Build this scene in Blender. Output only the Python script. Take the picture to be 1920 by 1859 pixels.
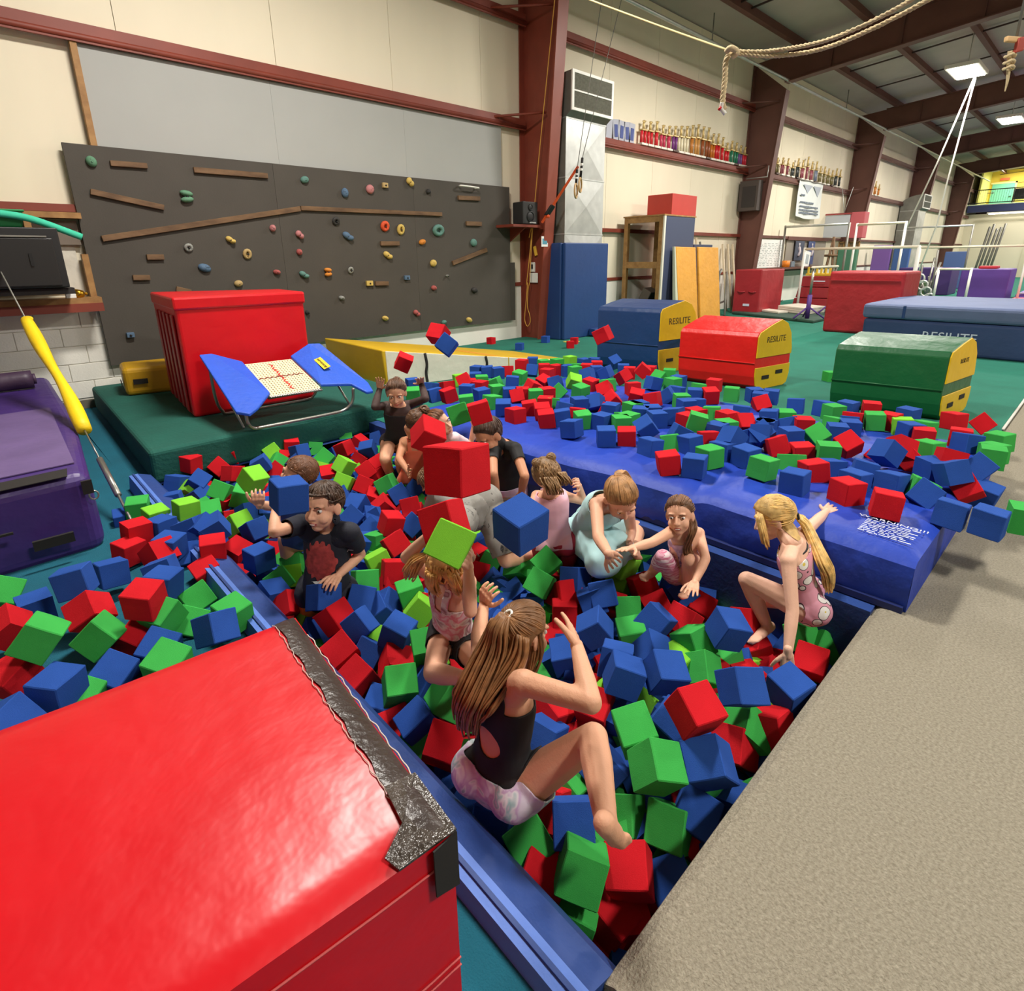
import bpy, bmesh, math, random
import numpy as np
from mathutils import Vector, Matrix, Quaternion, noise
random.seed(7); RNG=np.random.default_rng(7)
PI=math.pi
SC=bpy.context.scene
COL=SC.collection
for o in list(bpy.data.objects): bpy.data.objects.remove(o)

# ------------------------------------------------------------------ camera, light, exposure
cam=bpy.data.cameras.new('camera'); co=bpy.data.objects.new('camera',cam); COL.objects.link(co)
cam.sensor_fit='HORIZONTAL'; cam.sensor_width=36.0; cam.lens=19.7138; cam.shift_y=-0.06245
cam.clip_start=.05; cam.clip_end=200
co.matrix_world=Matrix([[0.725065, 0.210522, -0.655714, 0.0], [-0.688565, 0.204226, -0.695823, 0.0], [-0.012572, 0.956019, 0.293035, 1.5], [0.0, 0.0, 0.0, 1.0]])
SC.camera=co
SC.view_settings.view_transform='Standard'; SC.view_settings.look='None'
SC.view_settings.gamma=1.0; SC.view_settings.use_curve_mapping=False
SC.view_settings.exposure=-0.25
w=bpy.data.worlds.new('world'); SC.world=w; w.use_nodes=True
w.node_tree.nodes['Background'].inputs[0].default_value=(1.0,.95,.89,1); w.node_tree.nodes['Background'].inputs[1].default_value=0.3
LAMPS=[(x,y) for x in (2.4,11.3,20.25,28.5,37.4,46) for y in (3.95,-3.5)]
for i,(x,y) in enumerate(LAMPS):
    l=bpy.data.lights.new('high_bay_light','AREA'); l.shape='RECTANGLE'; l.size=1.25; l.size_y=.6
    l.energy=560 if x<30 else 560*.8; l.color=(1.0,.95,.88)
    o=bpy.data.objects.new('high_bay_light',l); COL.objects.link(o); o.location=(x,y,6.0 if y>0 else 6.4)

# ------------------------------------------------------------------ helpers
def lin(c):
    return tuple((v/255/12.92 if v/255<=.04045 else ((v/255+.055)/1.055)**2.4) for v in c)
MATS={}
def mat(name,rgb,rough=.6,var=0.0,vscale=4.0,bump=0.0,bscale=60.0,metal=0.0,rgb2=None,stretch=None,spec=.5,emit=None,detail=3,sheen=0):
    if name in MATS: return MATS[name]
    m=bpy.data.materials.new(name); m.use_nodes=True; nt=m.node_tree; b=nt.nodes['Principled BSDF']
    c=lin(rgb); b.inputs['Base Color'].default_value=(*c,1); b.inputs['Roughness'].default_value=rough
    b.inputs['Metallic'].default_value=metal; b.inputs['Specular IOR Level'].default_value=spec
    m.diffuse_color=(*c,1)
    if emit: b.inputs['Emission Color'].default_value=(*c,1); b.inputs['Emission Strength'].default_value=emit
    if sheen: b.inputs['Sheen Weight'].default_value=sheen
    tc=None
    def coord(sc):
        nonlocal tc
        if tc is None: tc=nt.nodes.new('ShaderNodeTexCoord')
        mp=nt.nodes.new('ShaderNodeMapping'); nt.links.new(tc.outputs['Object'],mp.inputs['Vector'])
        st=stretch or (1,1,1); mp.inputs['Scale'].default_value=(sc*st[0],sc*st[1],sc*st[2]); return mp
    if var or rgb2:
        n=nt.nodes.new('ShaderNodeTexNoise'); n.inputs['Scale'].default_value=1; n.inputs['Detail'].default_value=detail
        nt.links.new(coord(vscale).outputs[0],n.inputs['Vector'])
        r=nt.nodes.new('ShaderNodeValToRGB'); r.color_ramp.elements[0].position=.3; r.color_ramp.elements[1].position=.7
        c1=lin(rgb2) if rgb2 else tuple(min(1,v*(1+var)) for v in c)
        c0=c if rgb2 else tuple(v*(1-var) for v in c)
        r.color_ramp.elements[0].color=(*c0,1); r.color_ramp.elements[1].color=(*c1,1)
        nt.links.new(n.outputs['Fac'],r.inputs[0]); nt.links.new(r.outputs[0],b.inputs['Base Color'])
    if bump:
        n=nt.nodes.new('ShaderNodeTexNoise'); n.inputs['Scale'].default_value=1; n.inputs['Detail'].default_value=4
        nt.links.new(coord(bscale).outputs[0],n.inputs['Vector'])
        bp=nt.nodes.new('ShaderNodeBump'); bp.inputs['Strength'].default_value=1; bp.inputs['Distance'].default_value=bump
        nt.links.new(n.outputs['Fac'],bp.inputs['Height']); nt.links.new(bp.outputs[0],b.inputs['Normal'])
    MATS[name]=m; return m
def ramp_mat(name,stops,scale,rough=.7,kind='noise',detail=2,stretch=(1,1,1)):
    if name in MATS: return MATS[name]
    m=bpy.data.materials.new(name); m.use_nodes=True; nt=m.node_tree; b=nt.nodes['Principled BSDF']; b.inputs['Roughness'].default_value=rough
    tc=nt.nodes.new('ShaderNodeTexCoord'); mp=nt.nodes.new('ShaderNodeMapping'); nt.links.new(tc.outputs['Object'],mp.inputs['Vector']); mp.inputs['Scale'].default_value=stretch
    if kind=='noise':
        n=nt.nodes.new('ShaderNodeTexNoise'); n.inputs['Detail'].default_value=detail; n.inputs['Distortion'].default_value=.6; out=n.outputs['Fac']
    else:
        n=nt.nodes.new('ShaderNodeTexVoronoi'); out=n.outputs['Distance']
    n.inputs['Scale'].default_value=scale; nt.links.new(mp.outputs[0],n.inputs['Vector'])
    r=nt.nodes.new('ShaderNodeValToRGB'); r.color_ramp.interpolation='LINEAR' if kind=='noise' else 'CONSTANT'
    els=r.color_ramp.elements
    while len(els)<len(stops): els.new(.5)
    for e,(p,c) in zip(els,stops): e.position=p; e.color=(*lin(c),1)
    nt.links.new(out,r.inputs[0]); nt.links.new(r.outputs[0],b.inputs['Base Color']); MATS[name]=m; return m

def V(*a): return Vector(a)
class MB:
    def __init__(s): s.v=[]; s.f=[]; s.smooth=[]
    def add(s,vs,fs,sm=False):
        o=len(s.v); s.v+= [tuple(p) for p in vs]; s.f+=[tuple(i+o for i in f) for f in fs]; s.smooth+=[sm]*len(fs); return s
    def hexa(s,c):  # 0-3 bottom ccw, 4-7 top
        return s.add(c,[(3,2,1,0),(4,5,6,7),(0,1,5,4),(1,2,6,5),(2,3,7,6),(3,0,4,7)])
    def box(s,x0,x1,y0,y1,z0,z1):
        x0,x1=sorted((x0,x1));y0,y1=sorted((y0,y1));z0,z1=sorted((z0,z1))
        return s.hexa([(x0,y0,z0),(x1,y0,z0),(x1,y1,z0),(x0,y1,z0),(x0,y0,z1),(x1,y0,z1),(x1,y1,z1),(x0,y1,z1)])
    def obox(s,c,ax,ay,az,hx,hy,hz):
        c=Vector(c);ax=Vector(ax).normalized();ay=Vector(ay).normalized();az=Vector(az).normalized()
        return s.hexa([c+ax*(i*hx)+ay*(j*hy)+az*(k*hz) for i,j,k in ((-1,-1,-1),(1,-1,-1),(1,1,-1),(-1,1,-1),(-1,-1,1),(1,-1,1),(1,1,1),(-1,1,1))])
    def prism(s,poly,d,sm=False):
        n=len(poly); P=[Vector(p) for p in poly]; d=Vector(d)
        vs=P+[p+d for p in P]
        fs=[tuple(range(n-1,-1,-1)),tuple(range(n,2*n))]+[(i,(i+1)%n,n+(i+1)%n,n+i) for i in range(n)]
        return s.add(vs,fs,sm)
    def tube(s,pts,r,seg=8,closed=False,r2=None,caps=True):
        P=[Vector(p) for p in pts]; n=len(P); rings=[]; up=None
        vs=[]
        for i in range(n):
            if closed: t=(P[(i+1)%n]-P[i-1])
            else: t=(P[min(i+1,n-1)]-P[max(i-1,0)])
            if t.length<1e-9: t=Vector((0,0,1))
            t.normalize()
            if up is None:
                up=t.orthogonal().normalized()
            up=(up-t*up.dot(t)); 
            if up.length<1e-6: up=t.orthogonal()
            up.normalize(); sd=t.cross(up)
            rr=r if r2 is None else r+(r2-r)*i/max(1,n-1)
            if callable(r): rr=r(i/max(1,n-1))
            for k in range(seg):
                a=2*PI*k/seg; vs.append(P[i]+up*(math.cos(a)*rr)+sd*(math.sin(a)*rr))
        fs=[]
        m=n if closed else n-1
        for i in range(m):
            for k in range(seg):
                a=i*seg+k;b=i*seg+(k+1)%seg;c=((i+1)%n)*seg+(k+1)%seg;d=((i+1)%n)*seg+k
                fs.append((a,b,c,d))
        if not closed and caps: fs+=[tuple(range(seg-1,-1,-1)),tuple(range((n-1)*seg,n*seg))]
        return s.add(vs,fs,True)
    def ell(s,c,r,M=None,nu=14,nv=9):
        vs=[];fs=[]
        for j in range(nv+1):
            th=PI*j/nv
            for i in range(nu):
                ph=2*PI*i/nu; p=Vector((r[0]*math.sin(th)*math.cos(ph),r[1]*math.sin(th)*math.sin(ph),r[2]*math.cos(th)))
                if M: p=M@p
                vs.append(Vector(c)+p)
        for j in range(nv):
            for i in range(nu):
                fs.append((j*nu+i,j*nu+(i+1)%nu,(j+1)*nu+(i+1)%nu,(j+1)*nu+i)[::-1])
        return s.add(vs,fs,True)
    def build(s,name,material,parent=None,bevel=0,seg=2,**kw):
        me=bpy.data.meshes.new(name)
        V_=np.array(s.v,float); lo=V_.min(0);hi=V_.max(0); org=Vector(((lo[0]+hi[0])/2,(lo[1]+hi[1])/2,lo[2]))
        bm=bmesh.new(); bv=[bm.verts.new(Vector(v)-org) for v in s.v]
        for f,sm in zip(s.f,s.smooth):
            try:
                q=bm.faces.new([bv[i] for i in f]); q.smooth=sm
            except ValueError: pass
        if bevel:
            bmesh.ops.recalc_face_normals(bm,faces=bm.faces[:])
            es=[e for e in bm.edges if len(e.link_faces)==2 and e.calc_face_angle(0)>.5]
            bmesh.ops.bevel(bm,geom=es,offset=bevel,segments=seg,affect='EDGES',profile=.5,clamp_overlap=True)
        bm.to_mesh(me); bm.free()
        return link(name,me,material,parent,org,**kw)
def link(name,me,material,parent=None,org=Vector((0,0,0)),**kw):
    o=bpy.data.objects.new(name,me); COL.objects.link(o)
    if material: me.materials.append(material)
    if parent is not None:
        o.parent=parent; o.location=Vector(org)-wloc(parent)
    else: o.location=org
    for k,v in kw.items(): o[k]=v
    return o
def wloc(o):
    l=o.location.copy()
    while o.parent: o=o.parent; l=l+o.location
    return l
def thing(name,label,cat,loc=(0,0,0),group=None,kind=None):
    o=bpy.data.objects.new(name,None); COL.objects.link(o); o.location=loc; o.empty_display_size=.1
    if kind: o['kind']=kind
    if label: o['label']=label
    if cat: o['category']=cat
    if group: o['group']=group
    return o
def tag(o,label,cat,group=None):
    o['label']=label;o['category']=cat
    if group:o['group']=group
    return o
def struct(o): o['kind']='structure'; return o
def text(body,size,M,name,material,parent=None,depth=.0008,font_w=1.0,shear=0,**kw):
    cu=bpy.data.curves.new(name,'FONT'); cu.body=body; cu.size=size; cu.align_x='CENTER'; cu.align_y='CENTER'; cu.extrude=depth; cu.shear=shear; cu.resolution_u=2
    t=bpy.data.objects.new('text_tmp',cu); COL.objects.link(t); bpy.context.view_layer.update()
    me=bpy.data.meshes.new_from_object(t.evaluated_get(bpy.context.evaluated_depsgraph_get()))
    bpy.data.objects.remove(t)
    S=Matrix.Diagonal((font_w,1,1,1)); me.transform(M@S)
    org=Vector(M.translation); me.transform(Matrix.Translation(-org)); me.name=name
    return link(name,me,material,parent,org,**kw)
def frame(o,x,y,z=None):
    x=Vector(x).normalized();y=Vector(y); y=(y-x*y.dot(x)).normalized(); z=x.cross(y)
    return Matrix(((x.x,y.x,z.x,o[0]),(x.y,y.y,z.y,o[1]),(x.z,y.z,z.z,o[2]),(0,0,0,1)))
def lerp(a,b,t): return Vector(a)*(1-t)+Vector(b)*t
def curve_pts(P,n=24):  # catmull-rom
    P=[Vector(p) for p in P]; out=[]
    Q=[P[0]*2-P[1]]+P+[P[-1]*2-P[-2]]
    for i in range(len(P)-1):
        for k in range(n):
            t=k/n; a,b,c,d=Q[i:i+4]
            out.append(.5*((2*b)+(c-a)*t+(2*a-5*b+4*c-d)*t*t+(3*b-a-3*c+d)*t**3))
    out.append(P[-1]); return out

# ------------------------------------------------------------------ materials
M_wall=mat('cream_vinyl_wall',(232,222,197),.75,.05,.8,.004,3,stretch=(1,1,.4))
M_block=mat('white_painted_block',(236,233,222),.6,.03,3,.002,60)
M_mortar=mat('mortar',(205,200,188),.8)
M_steel=mat('red_oxide_steel',(126,54,38),.55,.12,2.5,.001,20)
M_steel2=mat('brown_red_steel',(104,66,56),.6,.12,1.5)
M_ceil=mat('ceiling_insulation',(182,174,164),.8,.06,1.2,.01,1.5)
M_green=mat('green_carpet',(22,112,92),.95,.10,3,.004,220)
M_teal=mat('teal_carpet',(6,92,112),.95,.10,4,.004,220)
M_mat_green=mat('green_mat_fabric',(12,84,72),.85,.12,3,.004,40)
M_carpet=mat('beige_carpet',(158,151,133),.97,.0,110,.007,170,rgb2=(130,123,106))
M_beam=mat('navy_and_shaded_pad_vinyl',(30,62,128),.6,.06,4,.003,40)  # navy of the pit walls; on the edge pad's slope it paints shade
M_beam2=mat('light_blue_pad_vinyl',(84,122,204),.6,.06,4,.003,30)
M_vblue=mat('royal_blue_vinyl',(30,62,168),.55,.10,3,.014,6,spec=.35)
M_vred=mat('red_vinyl',(206,10,24),.33,.05,2,.006,6)
M_vred_d=mat('dark_red_vinyl',(160,22,28),.45,.06,3,.008,7)
M_tape=mat('black_tape',(58,48,44),.32,.2,8,.004,60)
M_fray=mat('frayed_white_thread',(200,180,170),.8)
M_purple=mat('purple_vinyl',(66,42,112),.42,.1,2,.012,5)
M_yellow=mat('yellow_vinyl',(228,184,18),.45,.08,3,.006,8)
M_yellow2=mat('mustard_vinyl',(186,142,18),.45,.1,3,.006,8)
M_ywedge=mat('gold_vinyl',(208,168,30),.5,.08,2,.004,8)
M_wv=mat('white_vinyl',(222,216,200),.5,.05,3,.008,7)
M_black=mat('black_plastic',(26,26,27),.45)
M_blackw=mat('black_webbing',(30,26,24),.8)
M_char=mat('charcoal_paint',(72,67,60),.8,.08,1.6,.001,60)
M_gray=mat('gray_paint',(166,167,163),.75,.02,2)
M_wood=mat('weathered_wood',(122,92,62),.7,.0,14,.002,50,rgb2=(84,60,38),stretch=(.3,1,1))
M_wood2=mat('pine_wood',(170,128,76),.65,rgb2=(138,98,54),vscale=10)
M_galv=mat('galvanised_steel',(196,198,194),.42,.1,5,metal=.55)
M_galvd=mat('galvanised_dark',(128,126,118),.5,.12,4,metal=.4)
M_grille=mat('vent_grille',(150,147,134),.6,.15,20)
M_padblue=mat('column_pad_blue',(28,62,118),.5,.06,2,.003,10)
M_chrome=mat('steel_tube',(168,166,158),.32,.05,5,metal=.8)
M_white=mat('white_plastic',(235,233,225),.5)
M_paper=mat('paper_white',(232,232,228),.8)
M_gold=mat('gold_plastic',(196,170,110),.4,metal=.3)
M_rope=mat('manila_rope',(206,186,146),.85,.12,40,.003,90)
M_cord=mat('yellow_cord',(216,160,70),.7)
M_orange=mat('orange_strap',(226,82,28),.6)
M_txtdark=mat('dark_print',(60,48,20),.7)
M_txtwhite=mat('white_print',(214,220,238),.6)
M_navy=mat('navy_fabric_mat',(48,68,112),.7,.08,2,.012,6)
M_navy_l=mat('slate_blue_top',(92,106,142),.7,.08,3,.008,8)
M_bgreen=mat('bottle_green_vinyl',(18,92,50),.4,.06,3,.01,6)
M_bred=mat('bright_red_vinyl',(222,22,20),.42,.05,3,.010,7)
M_bblue=mat('deep_blue_vinyl',(24,58,110),.45,.06,3,.010,6)
M_orangemat=mat('ochre_fabric_mat',(214,150,52),.6,.06,3,.012,9)
M_glow=mat('lamp_panel',(255,246,228),.5,emit=14)

# ------------------------------------------------------------------ the setting
WY=8.18
# floors
m=MB(); m.box(2.70,62,.47,WY+.1,-.12,0); struct(m.build('floor',M_green))
m=MB(); m.prism([(-9,-3,-.015),(-9,8.28,-.155),(-9,8.28,-.3),(-9,-3,-.3)],(9.6,0,0)); struct(m.build('floor',M_teal))
m=MB(); m.box(.6,2.70,4.8,WY+.1,-.20,-.121); struct(m.build('floor',M_teal))
m=MB(); pr=[(.70,.47,-.30),(.70,.482,-.06),(.70,.47,-.025),(.70,.445,-.006),(.70,.41,0),(.70,-14,0),(.70,-14,-.3)]
m.prism(pr,(61,0,0)); struct(m.build('floor',M_carpet))
m=MB(); m.box(.55,2.75,.40,4.9,-.95,-.9); struct(m.build('floor',mat('pit_floor',(40,44,60),.9)))
m=MB(); m.box(2.60,2.699,.47,4.8,-.9,-.006); struct(m.build('wall_pit_right',M_beam))
m=MB(); m.box(.66,2.76,4.8,4.86,-.9,-.12); struct(m.build('wall_pit_back',M_beam))
m=MB(); m.box(.60,2.76,.40,.469,-.9,-.30); struct(m.build('wall_pit_front',M_beam))
m=MB(); m.box(.52,.6,.40,4.86,-.9,-.20); struct(m.build('wall_pit_left',M_beam))
m=MB(); m.tube([(6.45,.468,.002),(20,.468,.002)],.012,6); struct(m.build('trim_1',M_white))
# main wall: liner panels with seams above, block wall below
W=thing('wall_back',None,None,(20,WY,0),kind='structure')
seams=[-6]+[.05+1.76*i for i in range(0,32)]
for a,b in zip(seams,seams[1:]):
    m=MB(); m.box(a+.0035,b-.0035,WY,WY+.06,1.05,6.75); m.build('liner_panel',M_wall,W)
m=MB(); m.box(-6,56.5,WY+.05,WY+.12,1.0,6.75); m.build('seam_backing',M_mortar,W)
BW=thing('wall_base',None,None,(0,WY,0),kind='structure')
m=MB(); m.box(1.28,56.5,WY-.03,WY+.1,-.12,1.03); m.build('painted_block_face',M_block,BW)
m=MB(); m.box(-6,1.28,WY-.02,WY+.1,-.02,1.03); m.build('mortar_bed',M_mortar,BW)
bm_=None
for r in range(5):
    for c in range(-3,4):
        x0=-.02+c*.406+(.203 if r%2 else 0)+.10
        if x0>1.28: continue
        m=MB(); m.box(x0+.004,min(x0+.402,1.279),WY-.03,WY-.015,.0+r*.2032+.004,.0+r*.2032+.199); m.build('block',M_block,BW,bevel=.003,seg=1)
m=MB(); m.box(-6,1.3,WY-.028,WY,-.12,-.02); struct(m.build('baseboard_back',mat('concrete_footing',(112,106,92),.9)))
# girts (steel rails) bay by bay
cols=[8.1+9.0*i for i in range(-1,6)]
for z0,z1,d in ((3.74,3.92,.14),(5.35,5.54,.16)):
    for a,b in zip([-6]+cols[1:],cols[1:]+[56]):
        m=MB(); m.box(a+.08,b-.08,WY-d,WY-.001,z1-.03,z1); m.box(a+.08,b-.08,WY-d,WY-d+.03,z0,z1-.03); m.tube([(a+.08,WY-d+.01,z0+.05),(b-.08,WY-d+.01,z0+.05)],.035,8)
        struct(m.build('trim_2',M_steel if a<9 else M_steel2))
for a,b in zip([-6]+cols[1:],cols[1:]+[56]):
    m=MB(); m.box(a+.08,b-.08,WY-.1,WY-.001,2.06,2.14); m.box(a+.08 if a>0 else 1.2,b-.08,WY-.05,WY-.03,1.01,1.08); struct(m.build('trim_3',M_steel if a<9 else M_steel2))
# columns and rafters
def rafter_z(y): return 6.55+.085*(WY-y)
for i,X in enumerate(cols):
    if i==0: continue
    ms=M_steel if i<2 else M_steel2
    c=thing('steel_column' if i else 'steel_column',None,None,(X,7.9,0),kind='structure')
    m=MB(); m.prism([(X-.012,8.15,0),(X-.012,7.69,0),(X-.012,7.22,5.75),(X-.012,8.15,6.5)],(.024,0,0)); m.build('web',ms,c)
    m=MB(); m.obox((X,7.455,2.87),(1,0,0),(0,-.47,5.75),(0,5.75,.47),.125,2.885,.012); m.build('inner_flange',mat('inner_flange_red',(140,66,48),.5,.1,2) if i<2 else ms,c)
    m=MB(); m.box(X-.125,X+.125,8.14,8.165,0,6.5); m.build('outer_flange',ms,c)
    m=MB(); m.tube([(X-.1,7.52,3.95),(X-.9,8.1,3.86)],.022,8); m.build('flange_brace',ms,c)
    m=MB(); m.tube([(X-.1,7.35,5.5),(X-.9,8.05,5.45)],.022,8); m.build('flange_brace',ms,c)
    r=thing('roof_rafter',None,None,(X,0,6),kind='structure')
    y0,y1=7.25,-14
    m=MB(); m.prism([(X-.012,y0,rafter_z(y0)-.70),(X-.012,y1,rafter_z(y1)-.55),(X-.012,y1,rafter_z(y1)),(X-.012,8.15,rafter_z(8.15))],(.024,0,0)); m.build('web',M_steel2,r)
    m=MB(); 
    for dz in (-.70,0): 
        a=Vector((X,y0+.03,rafter_z(y0)+dz)); b=Vector((X,y1,rafter_z(y1)+(dz*.8)))
        m.obox((a+b)/2,(1,0,0),b-a,(0,0,1),.13,(b-a).length/2,.012)
    m.build('flange',M_steel2,r)
    for k in range(8):
        y=6.2-k*1.5; m=MB(); m.box(X-.06,X+.06,y-.008,y+.008,rafter_z(y)-.68,rafter_z(y)); m.build('stiffener',M_steel2,r)
# roof deck and purlins
m=MB(); m.prism([(-8,WY+.1,rafter_z(WY)+.23),(-8,-15,rafter_z(-15)+.23),(-8,-15,rafter_z(-15)+.33),(-8,WY+.1,rafter_z(WY)+.33)],(66,0,0)); struct(m.build('ceiling',M_ceil))
for k in range(11):
    y=7.0-k*1.55
    m=MB(); z=rafter_z(y); m.box(-6,57,y-.03,y+.03,z+.012,z+.22); m.box(-6,57,y-.1,y+.03,z+.0,z+.03); struct(m.build('roof_purlin',M_steel2))
for x in (11,13.6,14.1,19.5,20.8,23.4,29,32,38):
    m=MB(); a=Vector((x,7.2,rafter_z(7.2)+.16)); b=Vector((x,-8,rafter_z(-8)+.16)); m.obox((a+b)/2,(1,0,0),b-a,(0,0,1),.018,(b-a).length/2,.018); struct(m.build('trim_4',mat('dark_strap_steel',(70,52,48),.6)))
# other walls closing the hall
m=MB(); m.box(-6.2,-6,-14,WY+.1,-.2,7.5); struct(m.build('wall_left',M_wall))
m=MB(); m.box(-6,57,-14.2,-14,0,8.8); struct(m.build('wall_front',M_wall))
m=MB(); m.box(50,50.15,-14,WY,0,4.0); struct(m.build('wall_right',mat('far_wall_paint',(216,208,184),.8)))
m=MB(); m.box(56,56.2,-14,WY+.1,0,8.8); struct(m.build('wall_right_upper',mat('yellow_room_paint',(236,206,84),.7)))
# ceiling light fixtures
for i,(x,y) in enumerate(LAMPS):
    zt=6.06 if y>0 else 6.46
    vis=y>0 and 15<x<40
    t=thing('high_bay_light_fixture',['','','bright square ceiling light fixture with two white ropes crossing below it','second bright ceiling light farther down the hall','third bright ceiling light above the upstairs balcony'][min(4,i//2)] if vis else 'ceiling light fixture out of view above the pit hall','light',(x,y,zt),group=None if vis else 'ceiling lights out of view')
    m=MB(); m.box(x-.68,x+.68,y-.36,y+.36,zt,zt+.09); m.build('housing',M_white,t,bevel=.01)
    for q in range(6):
        m=MB(); xx=x-.56+q*.224; m.box(xx-.075,xx+.075,y-.3,y+.3,zt-.022,zt-.001); m.build('lamp_tube',M_glow,t)
    m=MB(); m.tube([(x,y,zt+.09),(x,y,rafter_z(y)+.2)],.012,6); m.build('hanger',M_galv,t)

# pipe along the eave
pp=thing('sprinkler_pipe','long galvanised pipe running along the wall under the rafters','pipe',(20,7.2,5.95))
m=MB(); m.tube([(-5,7.2,5.98),(49,7.2,5.92)],.035,8); m.build('pipe_run',M_galv,pp)
for x in (8.1,12.9,17.1,21.6,26.1,35.1):
    m=MB(); m.tube([(x,7.2,5.97),(x,7.2,6.5)],.012,6); m.tube([(x+.05*math.cos(a),7.2,5.965+.05*math.sin(a)) for a in [q*PI/5 for q in range(10)]],.01,6,closed=True); m.build('pipe_hanger',M_galvd,pp)

# ------------------------------------------------------------------ air ducts
def duct(x0,x1,y0,zt,label,name='air_duct'):
    yb=WY-.05
    t=thing(name,label,'duct',((x0+x1)/2,(y0+yb)/2,0))
    n=4; hs=[zt*k/n for k in range(n+1)]
    for k in range(n):
        za,zb=hs[k],hs[k+1]
        m=MB(); cx,cz=(x0+x1)/2,(za+zb)/2
        A=[(x0,y0,za),(x1,y0,za),(x1,y0,zb),(x0,y0,zb)]
        m.add(A+[(cx,y0-.035,cz)],[(0,1,4),(1,2,4),(2,3,4),(3,0,4)])
        m.add([(x1,y0,za),(x1,yb,za),(x1,yb,zb),(x1,y0,zb),(x1+.03,(y0+yb)/2,cz)],[(0,1,4),(1,2,4),(2,3,4),(3,0,4)])
        m.build('front_panel',M_galv,t)
        m=MB(); m.add([(x0,yb,za),(x0,y0,za),(x0,y0,zb),(x0,yb,zb),(x0-.025,(y0+yb)/2,cz)],[(0,1,4),(1,2,4),(2,3,4),(3,0,4)]); m.build('side_panel',M_galvd,t)
        m=MB(); m.box(x0-.008,x1+.008,y0-.008,yb,zb-.012,zb+.012); m.build('joint_band',M_galv,t)
    # elbow hood
    zc=zt+.04; pts=[]
    yo=y0-.12
    for k in range(9):
        a=PI/2*k/8; pts.append((x0,yb-(yb-yo)*(1-math.cos(a)) if False else yb-(yb-yo)*math.sin(a)*0 - (yb-yo)*(1-math.cos(a)),zc+.25+.42*math.sin(a)))
    prof=[(x0-.01,y0,zc-.03),(x0-.01,yb,zc-.03)]+[(x0-.01,p[1],p[2]) for p in pts]+[(x0-.01,yo,zc+.06)]
    m=MB(); m.prism(prof,(x1-x0+.02,0,0)); m.build('elbow_hood',M_galvd,t)
    g=MB(); zl,zh=zc+.06,zc+.665
    e=.035
    g.box(x0-.02,x1+.02,yo-.03,yo-.001,zl-.01,zl+e); g.box(x0-.02,x1+.02,yo-.03,yo-.001,zh-e,zh+.01); g.box(x0-.02,x0+e,yo-.03,yo-.001,zl+e,zh-e); g.box(x1-e,x1+.02,yo-.03,yo-.001,zl+e,zh-e); g.box(x0+e,x1-e,yo-.028,yo-.001,(zl+zh)/2-.012,(zl+zh)/2+.012)
    g.build('grille_frame',M_white,t)
    g=MB()
    for k in range(26):
        z=zl+e+(zh-zl-2*e)*(k+.5)/26; g.obox(((x0+x1)/2,yo-.012,z),(1,0,0),(0,1,-.8),(0,.8,1),(x1-x0)/2-e,.012,.002)
    q=g.build('grille_slats',M_grille,t); q['kind']='stuff'
    return t
duct(8.35,9.48,7.36,3.90,'tall galvanised steel air duct with creased panels beside red column')
duct(33.6,35.0,7.36,3.5,'distant galvanised air duct farther along the wall')
t=thing('column_pad','tall dark blue safety pad wrapped around base of air duct','pad',(8.9,7.3,0))
m=MB(); m.box(8.22,9.52,7.22,7.30,0,1.79); m.build('front_pad',M_padblue,t,bevel=.02)
m=MB(); m.box(8.18,8.26,7.30,8.1,0,1.79); m.build('side_pad',M_padblue,t,bevel=.02)
m=MB(); m.box(8.95,9.5,7.05,7.21,.02,.16); m.build('loose_flap',M_padblue,t,bevel=.02)

# ------------------------------------------------------------------ climbing wall
CW=thing('climbing_wall','charcoal plywood climbing wall with colourful holds and wooden strips','climbing wall',(4.4,8.08,.36))
YF=8.05
for a,b,c,d,z1l,z1r in ((1.08,3.30,.36,.365,2.752,2.757),(3.303,5.5,.365,.37,2.757,2.76),(5.503,7.6,.37,.37,2.76,2.764)):
    m=MB(); m.prism([(a,YF,c),(b,YF,d),(b,YF,z1r),(a,YF,z1l)],(0,.05,0)); m.build('board_panel',M_char,CW)
m=MB(); m.box(7.604,7.72,YF,YF+.05,.37,1.45); m.build('board_panel',M_char,CW)
HOLD={'green':(94,140,110),'teal':(92,134,124),'blue':(82,108,134),'pink':(186,120,120),'yellow':(206,176,92),'dark':(52,50,48),'white':(150,152,146),'tan':(186,158,104),'red':(176,88,84),'orange':(214,134,48),'vermilion':(220,84,44)}
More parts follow.
